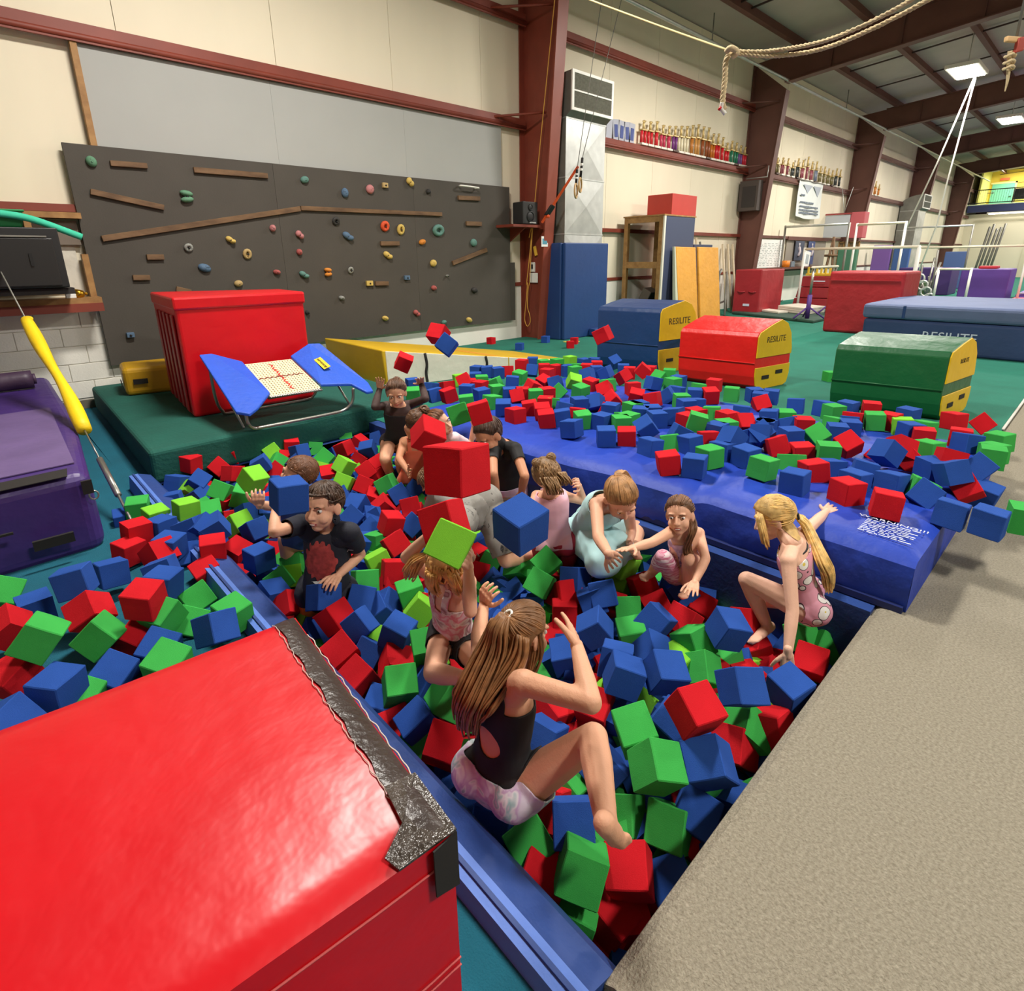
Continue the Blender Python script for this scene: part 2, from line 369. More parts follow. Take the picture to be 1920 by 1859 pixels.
def hold(x,z,c,rx,rz,kind):
    m=MB(); ry=.05
    mt=mat('hold_'+c,HOLD[c],.7,.06,20,.002,120)
    R=random.Random(int(x*1000+z*77))
    if kind=='ring':
        m.tube([(x+rx*.7*math.cos(a),YF-.025-.012*math.sin(a),z+rz*.7*math.sin(a)) for a in [q*PI/6 for q in range(12)]],min(rx,rz)*.42,8,closed=True)
        m.ell((x,YF-.005,z),(rx*.5,.012,rz*.5),None,10,6)
    elif kind=='double':
        for s in (-1,1): m.ell((x,YF-.03,z+s*rz*.5),(rx,.045,rz*.48),Matrix.Rotation(.15*s,3,'Y'),12,8)
    elif kind=='horn':
        m.ell((x-rx*.2,YF-.02,z+rz*.25),(rx*.75,.04,rz*.7),Matrix.Rotation(.5,3,'Y'),12,8); m.ell((x+rx*.35,YF-.03,z-rz*.3),(rx*.6,.05,rz*.6),None,12,8)
    elif kind=='square': m.box(x-rx,x+rx,YF-.05,YF-.001,z-rz,z+rz)
    else:
        m.ell((x,YF-.015,z),(rx,.05,rz),Matrix.Rotation(R.uniform(-.5,.5),3,'Y'),12,8); m.ell((x+rx*R.uniform(-.3,.3),YF-.045,z+rz*.25),(rx*.5,.022,rz*.4),None,10,6)
    h=m.build('hold',mt,CW,bevel=.006 if kind=='square' else 0)
    b=MB(); b.tube([(x,YF-.062,z-rz*.1),(x,YF-.04,z-rz*.1)],.012,8); b.build('bolt',M_black,h)
for x,z,c,rx,rz,k in [(1.307, 2.586, 'green', 0.051, 0.057, 'blob'), (2.198, 2.284, 'green', 0.074, 0.07, 'double'), (3.717, 2.588, 'teal', 0.06, 0.046, 'blob'), (4.305, 2.459, 'blue', 0.053, 0.067, 'blob'), (4.72, 2.535, 'pink', 0.066, 0.066, 'blob'), (5.435, 2.688, 'yellow', 0.063, 0.073, 'horn'), (5.783, 2.573, 'dark', 0.038, 0.042, 'blob'), (2.628, 1.788, 'yellow', 0.062, 0.048, 'horn'), (2.122, 1.694, 'white', 0.047, 0.046, 'ring'), (2.267, 1.45, 'blue', 0.078, 0.051, 'blob'), (2.811, 1.617, 'tan', 0.053, 0.066, 'ring'), (2.647, 1.246, 'tan', 0.056, 0.042, 'blob'), (3.192, 1.948, 'pink', 0.041, 0.046, 'blob'), (3.551, 1.87, 'pink', 0.056, 0.062, 'horn'), (3.522, 1.641, 'red', 0.04, 0.044, 'blob'), (3.171, 1.379, 'red', 0.05, 0.033, 'blob'), (3.548, 1.332, 'teal', 0.073, 0.053, 'horn'), (3.912, 1.362, 'orange', 0.057, 0.062, 'double'), (4.279, 1.381, 'white', 0.041, 0.048, 'ring'), (4.118, 2.067, 'dark', 0.053, 0.053, 'ring'), (4.285, 1.86, 'blue', 0.09, 0.066, 'horn'), (4.925, 2.021, 'vermilion', 0.07, 0.073, 'ring'), (5.208, 1.979, 'yellow', 0.062, 0.083, 'ring'), (5.939, 1.984, 'teal', 0.115, 0.087, 'ring'), (5.608, 1.796, 'orange', 0.066, 0.043, 'blob'), (6.701, 1.798, 'teal', 0.07, 0.065, 'blob'), (4.936, 1.59, 'yellow', 0.081, 0.062, 'horn'), (5.808, 1.462, 'yellow', 0.063, 0.058, 'blob'), (5.263, 1.244, 'blue', 0.048, 0.034, 'square'), (4.573, 1.181, 'yellow', 0.053, 0.037, 'square'), (6.087, 1.252, 'white', 0.024, 0.018, 'blob'), (5.793, 1.06, 'red', 0.052, 0.041, 'blob'), (6.686, 0.984, 'dark', 0.072, 0.048, 'blob'), (5.409, 0.665, 'red', 0.061, 0.059, 'horn'), (4.809, 0.628, 'yellow', 0.056, 0.039, 'blob'), (5.969, 0.472, 'teal', 0.048, 0.038, 'blob'), (6.539, 0.466, 'yellow', 0.065, 0.044, 'blob'), (1.329, 0.699, 'blue', 0.039, 0.029, 'square'), (4.091, 0.984, 'white', 0.045, 0.032, 'blob'), (3.536, 0.809, 'dark', 0.033, 0.031, 'blob'), (4.978, 2.607, 'tan', 0.044, 0.036, 'square')]: hold(x,z,c,rx,rz,k)
for (xa,za),(xb,zb),hh in [((1.479, 2.584), (1.837, 2.588), 0.029), ((2.325, 2.59), (3.211, 2.594), 0.032), ((1.238, 2.276), (1.931, 2.144), 0.031), ((1.252, 1.785), (3.602, 2.21), 0.033), ((3.611, 2.218), (6.026, 2.237), 0.029), ((1.654, 1.585), (1.834, 1.584), 0.032), ((1.472, 1.355), (1.647, 1.35), 0.031), ((1.903, 1.21), (2.064, 1.163), 0.03), ((6.386, 2.515), (6.866, 2.525), 0.035), ((6.542, 2.11), (6.889, 2.112), 0.036), ((4.826, 1.767), (5.162, 1.77), 0.033), ((6.21, 1.456), (6.998, 1.677), 0.036), ((4.678, 1.173), (4.911, 1.165), 0.033)]:
    a=Vector((xa,YF-.02,za)); b=Vector((xb,YF-.02,zb)); d=(b-a)
    m=MB(); m.obox((a+b)/2,d,(0,1,0),d.cross(Vector((0,1,0))),d.length/2,.02,hh); m.build('wooden_strip',M_wood,CW,bevel=.004,seg=1)
m=MB(); m.tube(curve_pts([(6.43,YF,2.7),(6.43,YF-.09,2.7),(6.78,YF-.09,2.69),(6.78,YF,2.69)],6),.014,8); m.build('handle_bar',M_white,CW)
gp=thing('upper_wall_panel','large pale gray painted panel above the climbing wall','panel',(4.4,8.1,2.76))
for k in range(3):
    m=MB(); a=1.40+k*2.02; m.box(a+.001,a+2.019,8.10,8.14,2.70,3.74); m.build('plywood_sheet',M_gray,gp)
m=MB(); m.box(1.34,1.40,8.06,8.14,2.70,3.78); m.build('edge_stud',M_wood2,gp)

# ------------------------------------------------------------------ niche at the left with cabinet
nf=thing('niche_frame','rough wooden shelf frame in the wall opening left of climbing wall','shelf',(.5,7.9,1.0))
m=MB(); m.box(-.8,1.1,7.82,8.15,1.10,1.16); m.build('ledge_board',M_wood2,nf)
m=MB(); m.box(-.8,1.1,7.80,7.83,1.01,1.10); m.build('red_ledge_face',M_steel,nf)
m=MB(); m.box(-.8,1.1,7.98,8.14,1.99,2.05); m.build('top_board',M_wood2,nf)
for x in (.60,1.03): 
    m=MB(); m.box(x,x+.06,8.02,8.12,1.16 if x>1 else 1.72,1.99 if x<1 else 1.62); m.build('stud',M_wood2,nf)
m=MB(); m.box(-.6,1.0,8.16,8.175,1.2,1.72); m.build('back_sheet',M_wv,nf)
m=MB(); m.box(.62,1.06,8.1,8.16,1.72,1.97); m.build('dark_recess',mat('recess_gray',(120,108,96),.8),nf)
cab=thing('wall_cabinet','black cabinet with handle slot hanging on the left wall','cabinet',(.2,7.6,1.24))
m=MB(); m.prism([(-.6,7.42,1.29),(.80,7.42,1.29),(.80,7.42,1.86),(-.6,7.42,1.86)],(0,.5,0)); m.build('body',M_black,cab,bevel=.01)
m=MB(); m.box(-.55,.74,7.395,7.418,1.31,1.76); m.build('door',mat('black_door',(34,33,33),.35),cab,bevel=.006)
m=MB(); m.box(.53,.555,7.38,7.396,1.50,1.62); m.build('handle_slot',mat('slot_black',(8,8,8),.5),cab)
m=MB(); m.box(-.55,.70,7.385,7.41,1.77,1.785); m.build('edge_rail',M_galvd,cab)
m=MB(); m.box(-.6,.84,7.5,7.9,1.22,1.28); m.build('bottom_board',mat('dark_board',(38,32,30),.7),cab)
for x0,x1,c,l in ((-.25,.28,(74,196,44),'lime green storage bin on top of black cabinet'),(.30,.58,(24,128,70),'dark green storage bin beside the lime bin')):
    b=thing('storage_bin',l,'bin',((x0+x1)/2,7.7,1.87)); m=MB(); m.prism([(x0+.03,7.56,1.865),(x1-.03,7.56,1.865),(x1,7.54,2.01),(x0,7.54,2.01)],(0,.3,0)); m.build('tub',mat('bin_%d'%c[0],c,.5),b,bevel=.015)
    m=MB(); m.box(x0-.01,x1+.01,7.53,7.85,2.01,2.03); m.build('rim',mat('bin_%d'%c[0],c,.5),b,bevel=.006)
nd=thing('pool_noodle','turquoise foam noodle curving over the black cabinet','noodle',(.4,7.5,1.9))
m=MB(); m.tube(curve_pts([(-.5,7.5,1.98),(.1,7.5,2.03),(.36,7.5,1.99),(.63,7.5,1.94),(1.0,7.5,1.78)],10),.034,12); m.build('foam_tube',mat('turquoise_foam',(62,196,160),.8,.03,20),nd)
bl=thing('brass_bell','small brass bell lying on the wooden ledge','bell',(.93,7.9,1.16)); m=MB(); m.tube([(.88,7.9,1.2),(.93,7.92,1.2),(.955,7.93,1.2),(.965,7.93,1.2)],lambda t:.055-.03*t,14); m.build('bell_cup',mat('brass',(188,140,40),.25,metal=.9),bl); m=MB(); m.ell((.98,7.94,1.2),(.018,.018,.018),None,10,6); m.build('bell_knob',mat('brass',(188,140,40)),bl)
m=MB(); m.box(.79,.88,7.86,7.93,1.16,1.205); tag(m.build('small_box',M_paper,bevel=.004),'small white box on the wooden ledge next to bell','box')
bk=thing('wall_bracket_case','dark blue case with a green and white label at the far left wall','case',(-.02,7.9,.55)); m=MB(); m.box(-.3,.06,7.9,8.12,.50,.88); m.build('shell',mat('dark_blue_case',(28,52,104),.5),bk,bevel=.02); m=MB(); m.box(-.2,.04,7.893,7.899,.56,.70); m.build('label_plate',M_paper,bk); m=MB(); m.box(-.15,.03,7.889,7.892,.58,.64); m.build('label_green',mat('label_green',(60,150,80),.7),bk)

# ------------------------------------------------------------------ purple mat and guy wire
pm=thing('purple_landing_mat','thick purple vinyl landing mat with black hook strip at left','mat',(-.5,5.3,-.12))
m=MB(); m.prism([(-2.4,3.72,-.12),(.30,3.86,-.12),(.42,5.5,-.12),(.46,7.75,-.12),(-2.4,7.75,-.12)],(0,0,.49)); m.build('cover',M_purple,pm,bevel=.07,seg=4)
m=MB(); m.prism([(-2.4,3.70,.372),(.20,3.84,.372),(.215,3.99,.374),(-2.4,3.86,.374)],(0,0,.004)); m.build('hook_strip',M_blackw,pm)
m=MB(); m.prism([(-2.4,3.95,.374),(.26,4.08,.374),(.31,5.9,.374),(-2.4,5.9,.374)],(0,0,.006)); m.build('paler_top_patch',mat('purple_paler',(104,84,132),.55,.12,3,.006,6),pm)  # paler purple sheet over the front part of the top
m=MB(); m.box(-.02,.16,3.755,3.775,.02,.075); m.build('handle_patch',M_blackw,pm)
m=MB(); m.box(-.45,-.08,3.72,3.735,.16,.172); m.build('zip',M_blackw,pm)
m=MB(); m.tube([(.295+.022*math.cos(a),3.83,.235+.026*math.sin(a)) for a in [q*PI/6 for q in range(12)]],.005,6,closed=True); m.build('ring',M_chrome,pm); m=MB(); m.box(.25,.30,3.825,3.84,.25,.33); m.build('strap_tab',M_blackw,pm)
pr_=thing('purple_roll','rolled dark purple mat lying behind the purple landing mat','mat',(-.3,7.0,.42)); m=MB(); m.tube([(-2.4,7.0,.46),(.24,7.05,.46),(.30,7.05,.46)],.085,14); m.build('roll',mat('plum_vinyl',(74,54,78),.5,.1,4,.01,8),pr_); m=MB(); m.tube([(.30,7.05,.46),(.325,7.05,.46)],.05,12); m.build('end_knot',mat('plum_vinyl',(74,54,78)),pr_)
gw=thing('padded_guy_wire','steel guy wire with yellow foam pad beside the purple mat','cable',(.4,4.4,0))
A=Vector((.34,6.5,1.05)); B=Vector((.42,4.95,.36)); 
m=MB(); d=(A-B); m.tube([A-d*.02,A+d*1.55],.007,6); m.build('wire',M_galvd,gw)
m=MB(); m.tube(curve_pts([A,lerp(A,B,.35)+V(.005,0,-.01),lerp(A,B,.7)+V(.01,0,.015),B],6),lambda t:.042+.010*math.sin(t*9),12); m.build('yellow_pad',mat('yellow_foam',(244,206,12),.55,.04,6,.004,20),gw)
m=MB(); m.ell(A+V(.02,0,.01),(.03,.02,.025),None,10,6); m.build('pad_knot',mat('yellow_foam',(244,206,12)),gw)
m=MB(); C_=Vector((.46,4.0,-.04)); m.tube([B,lerp(B,C_,.35)],.006,6); m.tube([lerp(B,C_,.35),lerp(B,C_,.75)],.02,8); m.tube([lerp(B,C_,.75),C_],.009,6); m.build('turnbuckle',M_chrome,gw)

# ------------------------------------------------------------------ mats around the pit
gm=thing('green_base_mat','thick dark green carpeted mat holding the small trampoline','mat',(2,6.4,-.12))
m=MB(); m.prism([(.75,4.80,-.12),(3.3,4.86,-.12),(3.34,8.05,-.12),(.84,8.05,-.12)],(0,0,.265)); m.build('carpet_cover',M_mat_green,gm,bevel=.035,seg=3)
bp=thing('pit_edge_pad','long blue padded beam along left edge of the foam pit','pad',(.66,2.6,-.12))
m=MB(); m.prism([(.585,.47,-.12),(.60,.47,-.004),(.655,.47,0),(.655,.47,-.12)],(.0,4.33,0)); m.build('light_blue_top',M_beam2,bp)
m=MB(); m.prism([(.655,.47,-.2),(.655,.47,.0),(.735,.47,-.03),(.80,.47,-.14),(.80,.47,-.2)],(0,4.33,0)); m.build('shaded_slope',M_beam,bp)  # slope faces away from the ceiling light, its shade painted as darker blue
m=MB(); m.prism([(.622,.47,.0),(.634,.47,.0),(.634,.47,.006),(.622,.47,.006)],(0,4.33,0)); m.build('seam',M_beam,bp)
# blue landing mat
lm=thing('blue_landing_mat','large royal blue vinyl landing mat covered with foam cubes','mat',(3.8,2.2,0))
front=[(2.69,.36),(2.69,.8),(2.70,1.35),(2.67,1.40),(2.66,1.95),(2.60,2.2),(2.57,2.8),(2.52,3.2),(2.46,4.02)]
NX,NY=18,120
def mat_z(x,y,e): return .262+.012*noise.noise(Vector((x*1.6,y*1.6,3)))-.05*max(0,1-e/.10)**2
vs=[];fs=[]
def fx(y):
    for (a,ya),(b,yb) in zip(front,front[1:]):
        if y<=yb: return a+(b-a)*max(0,(y-ya))/(yb-ya)
    return front[-1][0]
ys=[.36+(4.06-.36)*j/NY for j in range(NY+1)]
for j,y in enumerate(ys):
    x0=fx(y); x1=4.86+.06*math.sin(y*3)
    for i in range(NX+1):
        t=(i/NX)**1.5; x=x0+(x1-x0)*t; e=min(x-x0,x1-x,y-.36+.03,4.06-y+.02); z=mat_z(x,y,e)
        if abs(y-1.40)<.09 and x<3.4: z-=.022*(1-abs(y-1.40)/.09)
        vs.append((x,y,z))
for j in range(NY):
    for i in range(NX): a=j*(NX+1)+i; fs.append((a,a+1,a+NX+2,a+NX+1))
m=MB(); m.add(vs,fs,True); n0=len(m.v)
K=6; fv=[];ff=[]
for j,y in enumerate(ys):
    zt=vs[j*(NX+1)][2]; x0=fx(y)
    for k in range(K+1):
        q=k/K; fv.append((x0-.012*math.sin(q*PI)-(.012*noise.noise(Vector((y*6,q*1.5,1)))+.010*noise.noise(Vector((y*17,q*1.2+y*3,5))))*(1 if k else 0),y,zt*(1-q)+.003))
for j in range(NY):
    for k in range(K): a=j*(K+1)+k; ff.append((a,a+K+1,a+K+2,a+1)[::-1])
m.add(fv,ff,True)
for (jj,yy) in ((0,ys[0]),(NY,ys[-1])):
    row=vs[jj*(NX+1):(jj+1)*(NX+1)]; low=[(p[0],p[1],.002) for p in row]; n=len(row)
    m.add(row+low,[(i,i+1,n+i+1,n+i) if jj else (i+1,i,n+i,n+i+1) for i in range(n-1)],False)
m.build('cover',M_vblue,lm)
m=MB(); m.prism([(2.665,.37,.0),(2.70,.37,.0),(2.70,.37,.03),(2.665,.37,.03)],(0,3.4,0)); m.build('base_seam',mat('seam_dark_navy',(18,34,92),.6),lm)  # darker navy strip along the foot of the mat
F=frame((2.93,.525,.2785),(.05,-1,0),(1,.05,0))
text('WARNING!!!',.034,frame((2.975,.52,.2765),(0,-1,0),(1,0,0)),'warning_title',M_txtwhite,lm,font_w=1.5)
m=MB(); R=random.Random(4)
for r in range(9):
    x=2.945-r*.019; y=.62
    while y>.405:
        L=R.uniform(.012,.05); wv=.003*math.sin(y*60+r)
        if y-L>.40: m.add([(x+wv,y,.277),(x+wv,y-L,.277),(x+.007+wv,y-L,.277),(x+.007+wv,y,.277)],[(0,1,2,3)])
        y-=L+R.uniform(.004,.012)
q=m.build('warning_small_print',M_txtwhite,lm); q['kind']='stuff'

# ------------------------------------------------------------------ red block in the foreground
rb=thing('red_spotting_block','large glossy red vinyl block with black taped edge in the foreground','block mat',(.2,.95,-.12))
e1=Vector((-.99,.093,0)); a0=Vector((.404,.587,0)); a1=Vector((.462,1.352,0)); Lx=1.35
poly=[a0,a1,a1+e1*Lx,a0+e1*Lx]
vs=[];fs=[];N=26
def top(u,v):
    p=poly[0].lerp(poly[1],v).lerp(poly[3].lerp(poly[2],v),u)
    ed=min(u*Lx,v*.77,(1-v)*.77)
    z=.60+.006*noise.noise(Vector((p.x*3,p.y*3,2)))-.018*max(0,1-ed/.05)**2+.004*noise.noise(Vector((p.x*14,p.y*5,7)))*math.exp(-u*6)
    return (p.x,p.y,z)
for j in range(N+1):
    for i in range(N+1): vs.append(top((i/N)**1.4,j/N))
for j in range(N):
    for i in range(N): a=j*(N+1)+i; fs.append((a,a+N+1,a+N+2,a+1))
m=MB(); m.add(vs,fs,True)
def skirt(idx,flip):
    row=[vs[i] for i in idx]; zs=[(0,0),(.05,.006),(.30,.0),(.72,-.004)]; vv=[];f2=[]
    for dz,off in zs:
        for p in row: vv.append((p[0],p[1],p[2]-dz))
    n=len(row)
    for k in range(len(zs)-1):
        for i in range(n-1):
            q=(k*n+i,k*n+i+1,(k+1)*n+i+1,(k+1)*n+i); f2.append(q if not flip else q[::-1])
    m.add(vv,f2,True)
skirt([i for i in range(N+1)],True); skirt([j*(N+1) for j in range(N+1)],False); skirt([N*(N+1)+i for i in range(N+1)],False)
m.build('cover',M_vred,rb)
m=MB(); vv=[];f2=[]; n=24
for j in range(n+1):
    v=j/n
    w_=.055+.004*math.sin(j*1.7)
    for u,dz in ((w_/Lx*1.0,.004),(w_/Lx*.5,.006),(.004/Lx,.003)): 
        p=top(max(u,0),v); vv.append((p[0],p[1],p[2]+dz))
    p=top(0,v); vv.append((p[0]+.006,p[1],p[2]-.02)); vv.append((p[0]+.005,p[1],p[2]-.09-.01*math.sin(j*2.3)))
for j in range(n):
    for k in range(4): a=j*5+k; f2.append((a,a+1,a+6,a+5)[::-1])
m.add(vv,f2,True); m.build('black_tape_strip',M_tape,rb)
m=MB(); m.tube([Vector(top((.060+.003*math.sin(j*1.3)*math.sin(j*.37))/Lx,j/90))+V(0,0,.0035) for j in range(91)],.0011,5); m.tube([Vector(top(0,j/90))+V(.001+.003*math.sin(j*.9)*math.sin(j*.31),0,.003) for j in range(14,80)],.0016,5); m.build('frayed_edge',M_fray,rb)
p=Vector(top(0,0)); m=MB(); m.prism([p+V(.004,-.004,.002),p+V(-.045,-.006,.002),p+V(-.045,-.006,-.10),p+V(.004,-.004,-.12)],(0,-.003,0)); m.build('corner_tape',M_blackw,rb)
m=MB(); c=[Vector(top(.0,.0))+V(.004,-.006,.004),Vector(top(.0,.17))+V(.004,0,.008),Vector(top(.045,.16))+V(0,0,.009),Vector(top(.05,.06))+V(0,0,.008),Vector(top(.085,.022))+V(0,0,.008),Vector(top(.075,.0))+V(0,-.004,.004)]; m.prism(c,(0,0,.004)); m.build('corner_patch',mat('shiny_black_tape',(66,58,52),.22,.25,14,.010,45),rb)
for dz in (.305,.325):
    m=MB(); m.tube([Vector(top((i/20)**1.4,0))+V(0,-.003,-dz) for i in range(21)],.002,5); m.build('seam_thread',mat('pink_thread',(206,90,90),.7),rb)
m=MB(); m.tube([Vector(top((i/20)**1.4,0))+V(0,-.002,-.052) for i in range(21)],.0022,5); m.build('seam_thread',mat('pink_thread',(206,90,90),.7),rb)

# red block behind trampoline
r2=thing('red_folding_block','tall red vinyl block standing behind the small trampoline','block mat',(1.9,6.3,.145))
b0,b1=Vector((1.29,5.62,.145)),Vector((2.44,5.60,.145)); bk_=Vector((.13,1.38,0))
m=MB(); m.prism([b0,b1,b1+bk_*.55,b0+bk_],(0,0,1.0)); m.build('body',M_vred,r2,bevel=.03,seg=3)
m=MB(); m.prism([b0+V(-.012,-.015,.965),b1+V(.012,-.015,.965),b1+bk_*.55+V(.012,.012,.965),b0+bk_+V(-.012,.012,.965)],(0,0,.115)); m.build('top_flap',M_vred,r2,bevel=.02)
for k in range(5):
    f=.12+.17*k; a=b0+bk_*f+V(-.012,0,.02); m=MB(); m.obox(a+V(0,0,.46),(1,.0,0),bk_,(0,0,1),.008,.06,.44); m.build('side_panel',M_vred_d,r2,bevel=.004,seg=1)
# yellow block left
yb=thing('yellow_block','small mustard yellow vinyl block lying against the wall','block mat',(1.3,7.25,.145))
m=MB(); m.prism([(1.03,7.12,.145),(1.75,6.96,.145),(1.82,7.55,.145),(1.10,7.68,.145)],(0,0,.30)); m.build('body',M_yellow2,yb,bevel=.05,seg=3)
m=MB(); m.prism([(1.11,7.085,.27),(1.24,7.057,.27),(1.24,7.057,.325),(1.11,7.085,.325)],(0,-.006,0)); m.build('handle_patch',M_blackw,yb)
m=MB(); m.prism([(1.022,7.17,.25),(1.032,7.28,.25),(1.032,7.28,.31),(1.022,7.17,.31)],(-.006,0,0)); m.build('handle_patch',M_blackw,yb)

# ------------------------------------------------------------------ mini trampoline
mt_=thing('mini_trampoline','mini trampoline with blue pads and white woven bed on green mat','trampoline',(2.0,5.1,.145))
bedq=[V(1.73,4.90,.40),V(2.18,4.88,.40),V(2.16,5.41,.60),V(1.73,5.44,.60)]
def bq(u,v): return bedq[0].lerp(bedq[1],u).lerp(bedq[3].lerp(bedq[2],u),v)
m=MB(); nrm=(bedq[1]-bedq[0]).cross(bedq[3]-bedq[0]).normalized()
n=17
for k in range(n+1):
    for (A_,B_) in ((bq(k/n,0),bq(k/n,1)),(bq(0,k/n),bq(1,k/n))):
        d=(B_-A_); m.obox((A_+B_)/2,d,d.cross(nrm),nrm,d.length/2,.0085,.0015)
q=m.build('woven_bed',mat('bed_webbing',(232,214,172),.7),mt_); q['kind']='stuff'
m=MB(); m.prism([p+V(0,0,-.012) for p in bedq],(0,0,.004)); m.build('bed_backing',mat('bed_backing_tan',(176,138,96),.8),mt_)
m=MB()
for i in range(8):
    for s in (0,1):
        a=bq(.5+(-.03 if (i+s)%2 else .03),.08+.105*i+.05*s); b=bq(.5+(.03 if (i+s)%2 else -.03),.08+.105*i+.05*s+.05); d=b-a; m.obox((a+b)/2+nrm*.004,d,d.cross(nrm),nrm,d.length/2,.006,.001)
m.build('red_cross_stitch',mat('red_stitch',(206,40,34),.7),mt_)
m=MB()
for i in range(16):
    a=bq(.05+.056*i,.5+(.022 if i%2 else -.022)); b=bq(.05+.056*(i+1),.5+(-.022 if i%2 else .022)); d=b-a; m.obox((a+b)/2+nrm*.004,d,d.cross(nrm),nrm,d.length/2,.006,.001)
m.build('brown_cross_stitch',mat('brown_stitch',(120,56,44),.7),mt_)
m=MB()
for A_,B_ in ((bedq[0],bedq[1]),(bedq[3],bedq[2])):
    n_=22
    for i in range(n_): 
        a=A_.lerp(B_,i/n_);b=A_.lerp(B_,(i+.6)/n_); m.tube([a+V(0,-.006 if A_ is bedq[0] else .006,-.006),b+V(0,-.02 if A_ is bedq[0] else .02,-.016)],.006,5)
q=m.build('bed_springs',M_white,mt_); q['kind']='stuff'
Mpad=mat('trampoline_pad_blue',(28,82,196),.55,.05,6,.004,30)
lp=[V(1.725,5.45,.608),V(1.50,5.53,.70),V(1.39,5.50,.705),V(1.385,4.72,.33),V(1.47,4.66,.305),V(1.56,4.72,.33),V(1.735,4.89,.405)]
m=MB(); m.prism(lp,(0,0,.028)); m.build('left_pad',Mpad,mt_,bevel=.008)
rp=[V(2.165,5.42,.608),V(2.38,5.47,.70),V(2.47,5.40,.70),V(2.62,4.78,.37),V(2.60,4.66,.31),V(2.53,4.66,.31),V(2.45,4.80,.38),V(2.19,4.87,.405)]
m=MB(); m.prism(rp,(0,0,.028)); rpo=m.build('right_pad',Mpad,mt_,bevel=.008)
pc=V(2.35,5.13,.545); nx=(V(2.19,4.87,.43)-V(2.17,5.42,.63)).normalized(); 
pn=(rp[0]-rp[7]).cross(rp[2]-rp[7]).normalized(); pn=pn if pn.z>0 else -pn
lab=frame(pc+pn*.036,nx,pn.cross(nx)); m=MB(); X_=Vector(lab.col[0][:3]);Y_=Vector(lab.col[1][:3]); pc2=Vector(lab.translation)
m.obox(pc2,X_,Y_,pn,.10,.034,.002); lb=m.build('maker_label',mat('label_yellow',(238,206,50),.5),mt_)
text('eurotramp',.042,frame(pc2+pn*.004,X_,Y_),'label_text',M_black,lb,shear=.25)
def leg(pts,name='leg_frame'):
    m=MB(); m.tube(curve_pts(pts,8),.014,8); return m.build(name,M_chrome,mt_)
leg([(1.46,4.72,.33),(1.47,4.74,.24),(1.53,4.80,.168),(1.65,4.81,.158),(2.2,4.80,.158),(2.36,4.80,.17),(2.44,4.78,.24),(2.45,4.76,.37)])
leg([(1.43,5.40,.67),(1.45,5.46,.35),(1.50,5.50,.20),(1.6,5.51,.158),(2.25,5.50,.158),(2.38,5.48,.2),(2.42,5.45,.35),(2.42,5.40,.68)])
m=MB(); m.tube([bedq[0]+V(-.01,-.01,-.02),bedq[1]+V(.01,-.01,-.02),bedq[2]+V(.01,.01,-.02),bedq[3]+V(-.01,.01,-.02)],.013,8,closed=True); m.build('bed_frame',M_chrome,mt_)
for x0,x1 in ((1.44,1.47),(2.43,2.46)):
    m=MB(); m.tube([(x0,5.34,.60),(x1,4.86,.17)],.011,8); m.build('brace',M_chrome,mt_)

# ------------------------------------------------------------------ yellow wedge
wd=thing('incline_wedge','long yellow and white wedge mat sloping down behind the pit','wedge mat',(4.8,6.4,0))
A0,B0=V(3.56,6.02,0),V(6.45,5.34,0); bk2=V(-.05,1.42,0)
m=MB(); m.hexa([A0,B0,B0+bk2,A0+bk2,A0+V(-.04,0,.47),B0+V(0,0,.05),B0+bk2+V(0,0,.05),A0+bk2+V(-.04,0,.50)]); m.build('core',M_ywedge,wd,bevel=.015)
for k in range(2):
    t0,t1=(.0,.58) if k==0 else (.585,.995)
    P=[A0.lerp(B0,t0),A0.lerp(B0,t1)]; hh=lambda t:.455-.41*t
    m=MB(); m.prism([P[0]+V(.012,-.004,.005),P[1]+V(0,-.004,.005),P[1]+V(0,-.004,hh(t1)),P[0]+V(.0,-.004,hh(t0))],(0,-.012,0)); m.build('white_side_panel',M_wv,wd,bevel=.004,seg=1)
for t0 in (.17,.46):
    p=A0.lerp(B0,t0); hh=.455-.41*t0; m=MB(); m.tube(curve_pts([p+V(0,-.022,hh),p+V(.015,-.03,hh*.65),p+V(.0,-.024,hh*.35),p+V(.01,-.03,.02)],5),.018,6); m.build('black_strap',M_blackw,wd)
m=MB(); p=A0.lerp(B0,.48)+V(0,.02,.262); q=A0.lerp(B0,.56)+V(0,.02,.228); m.prism([p,q,q+bk2*.96,p+bk2*.96],(0,0,.006)); m.build('orange_patch',mat('orange_patch',(216,150,44),.6),wd)

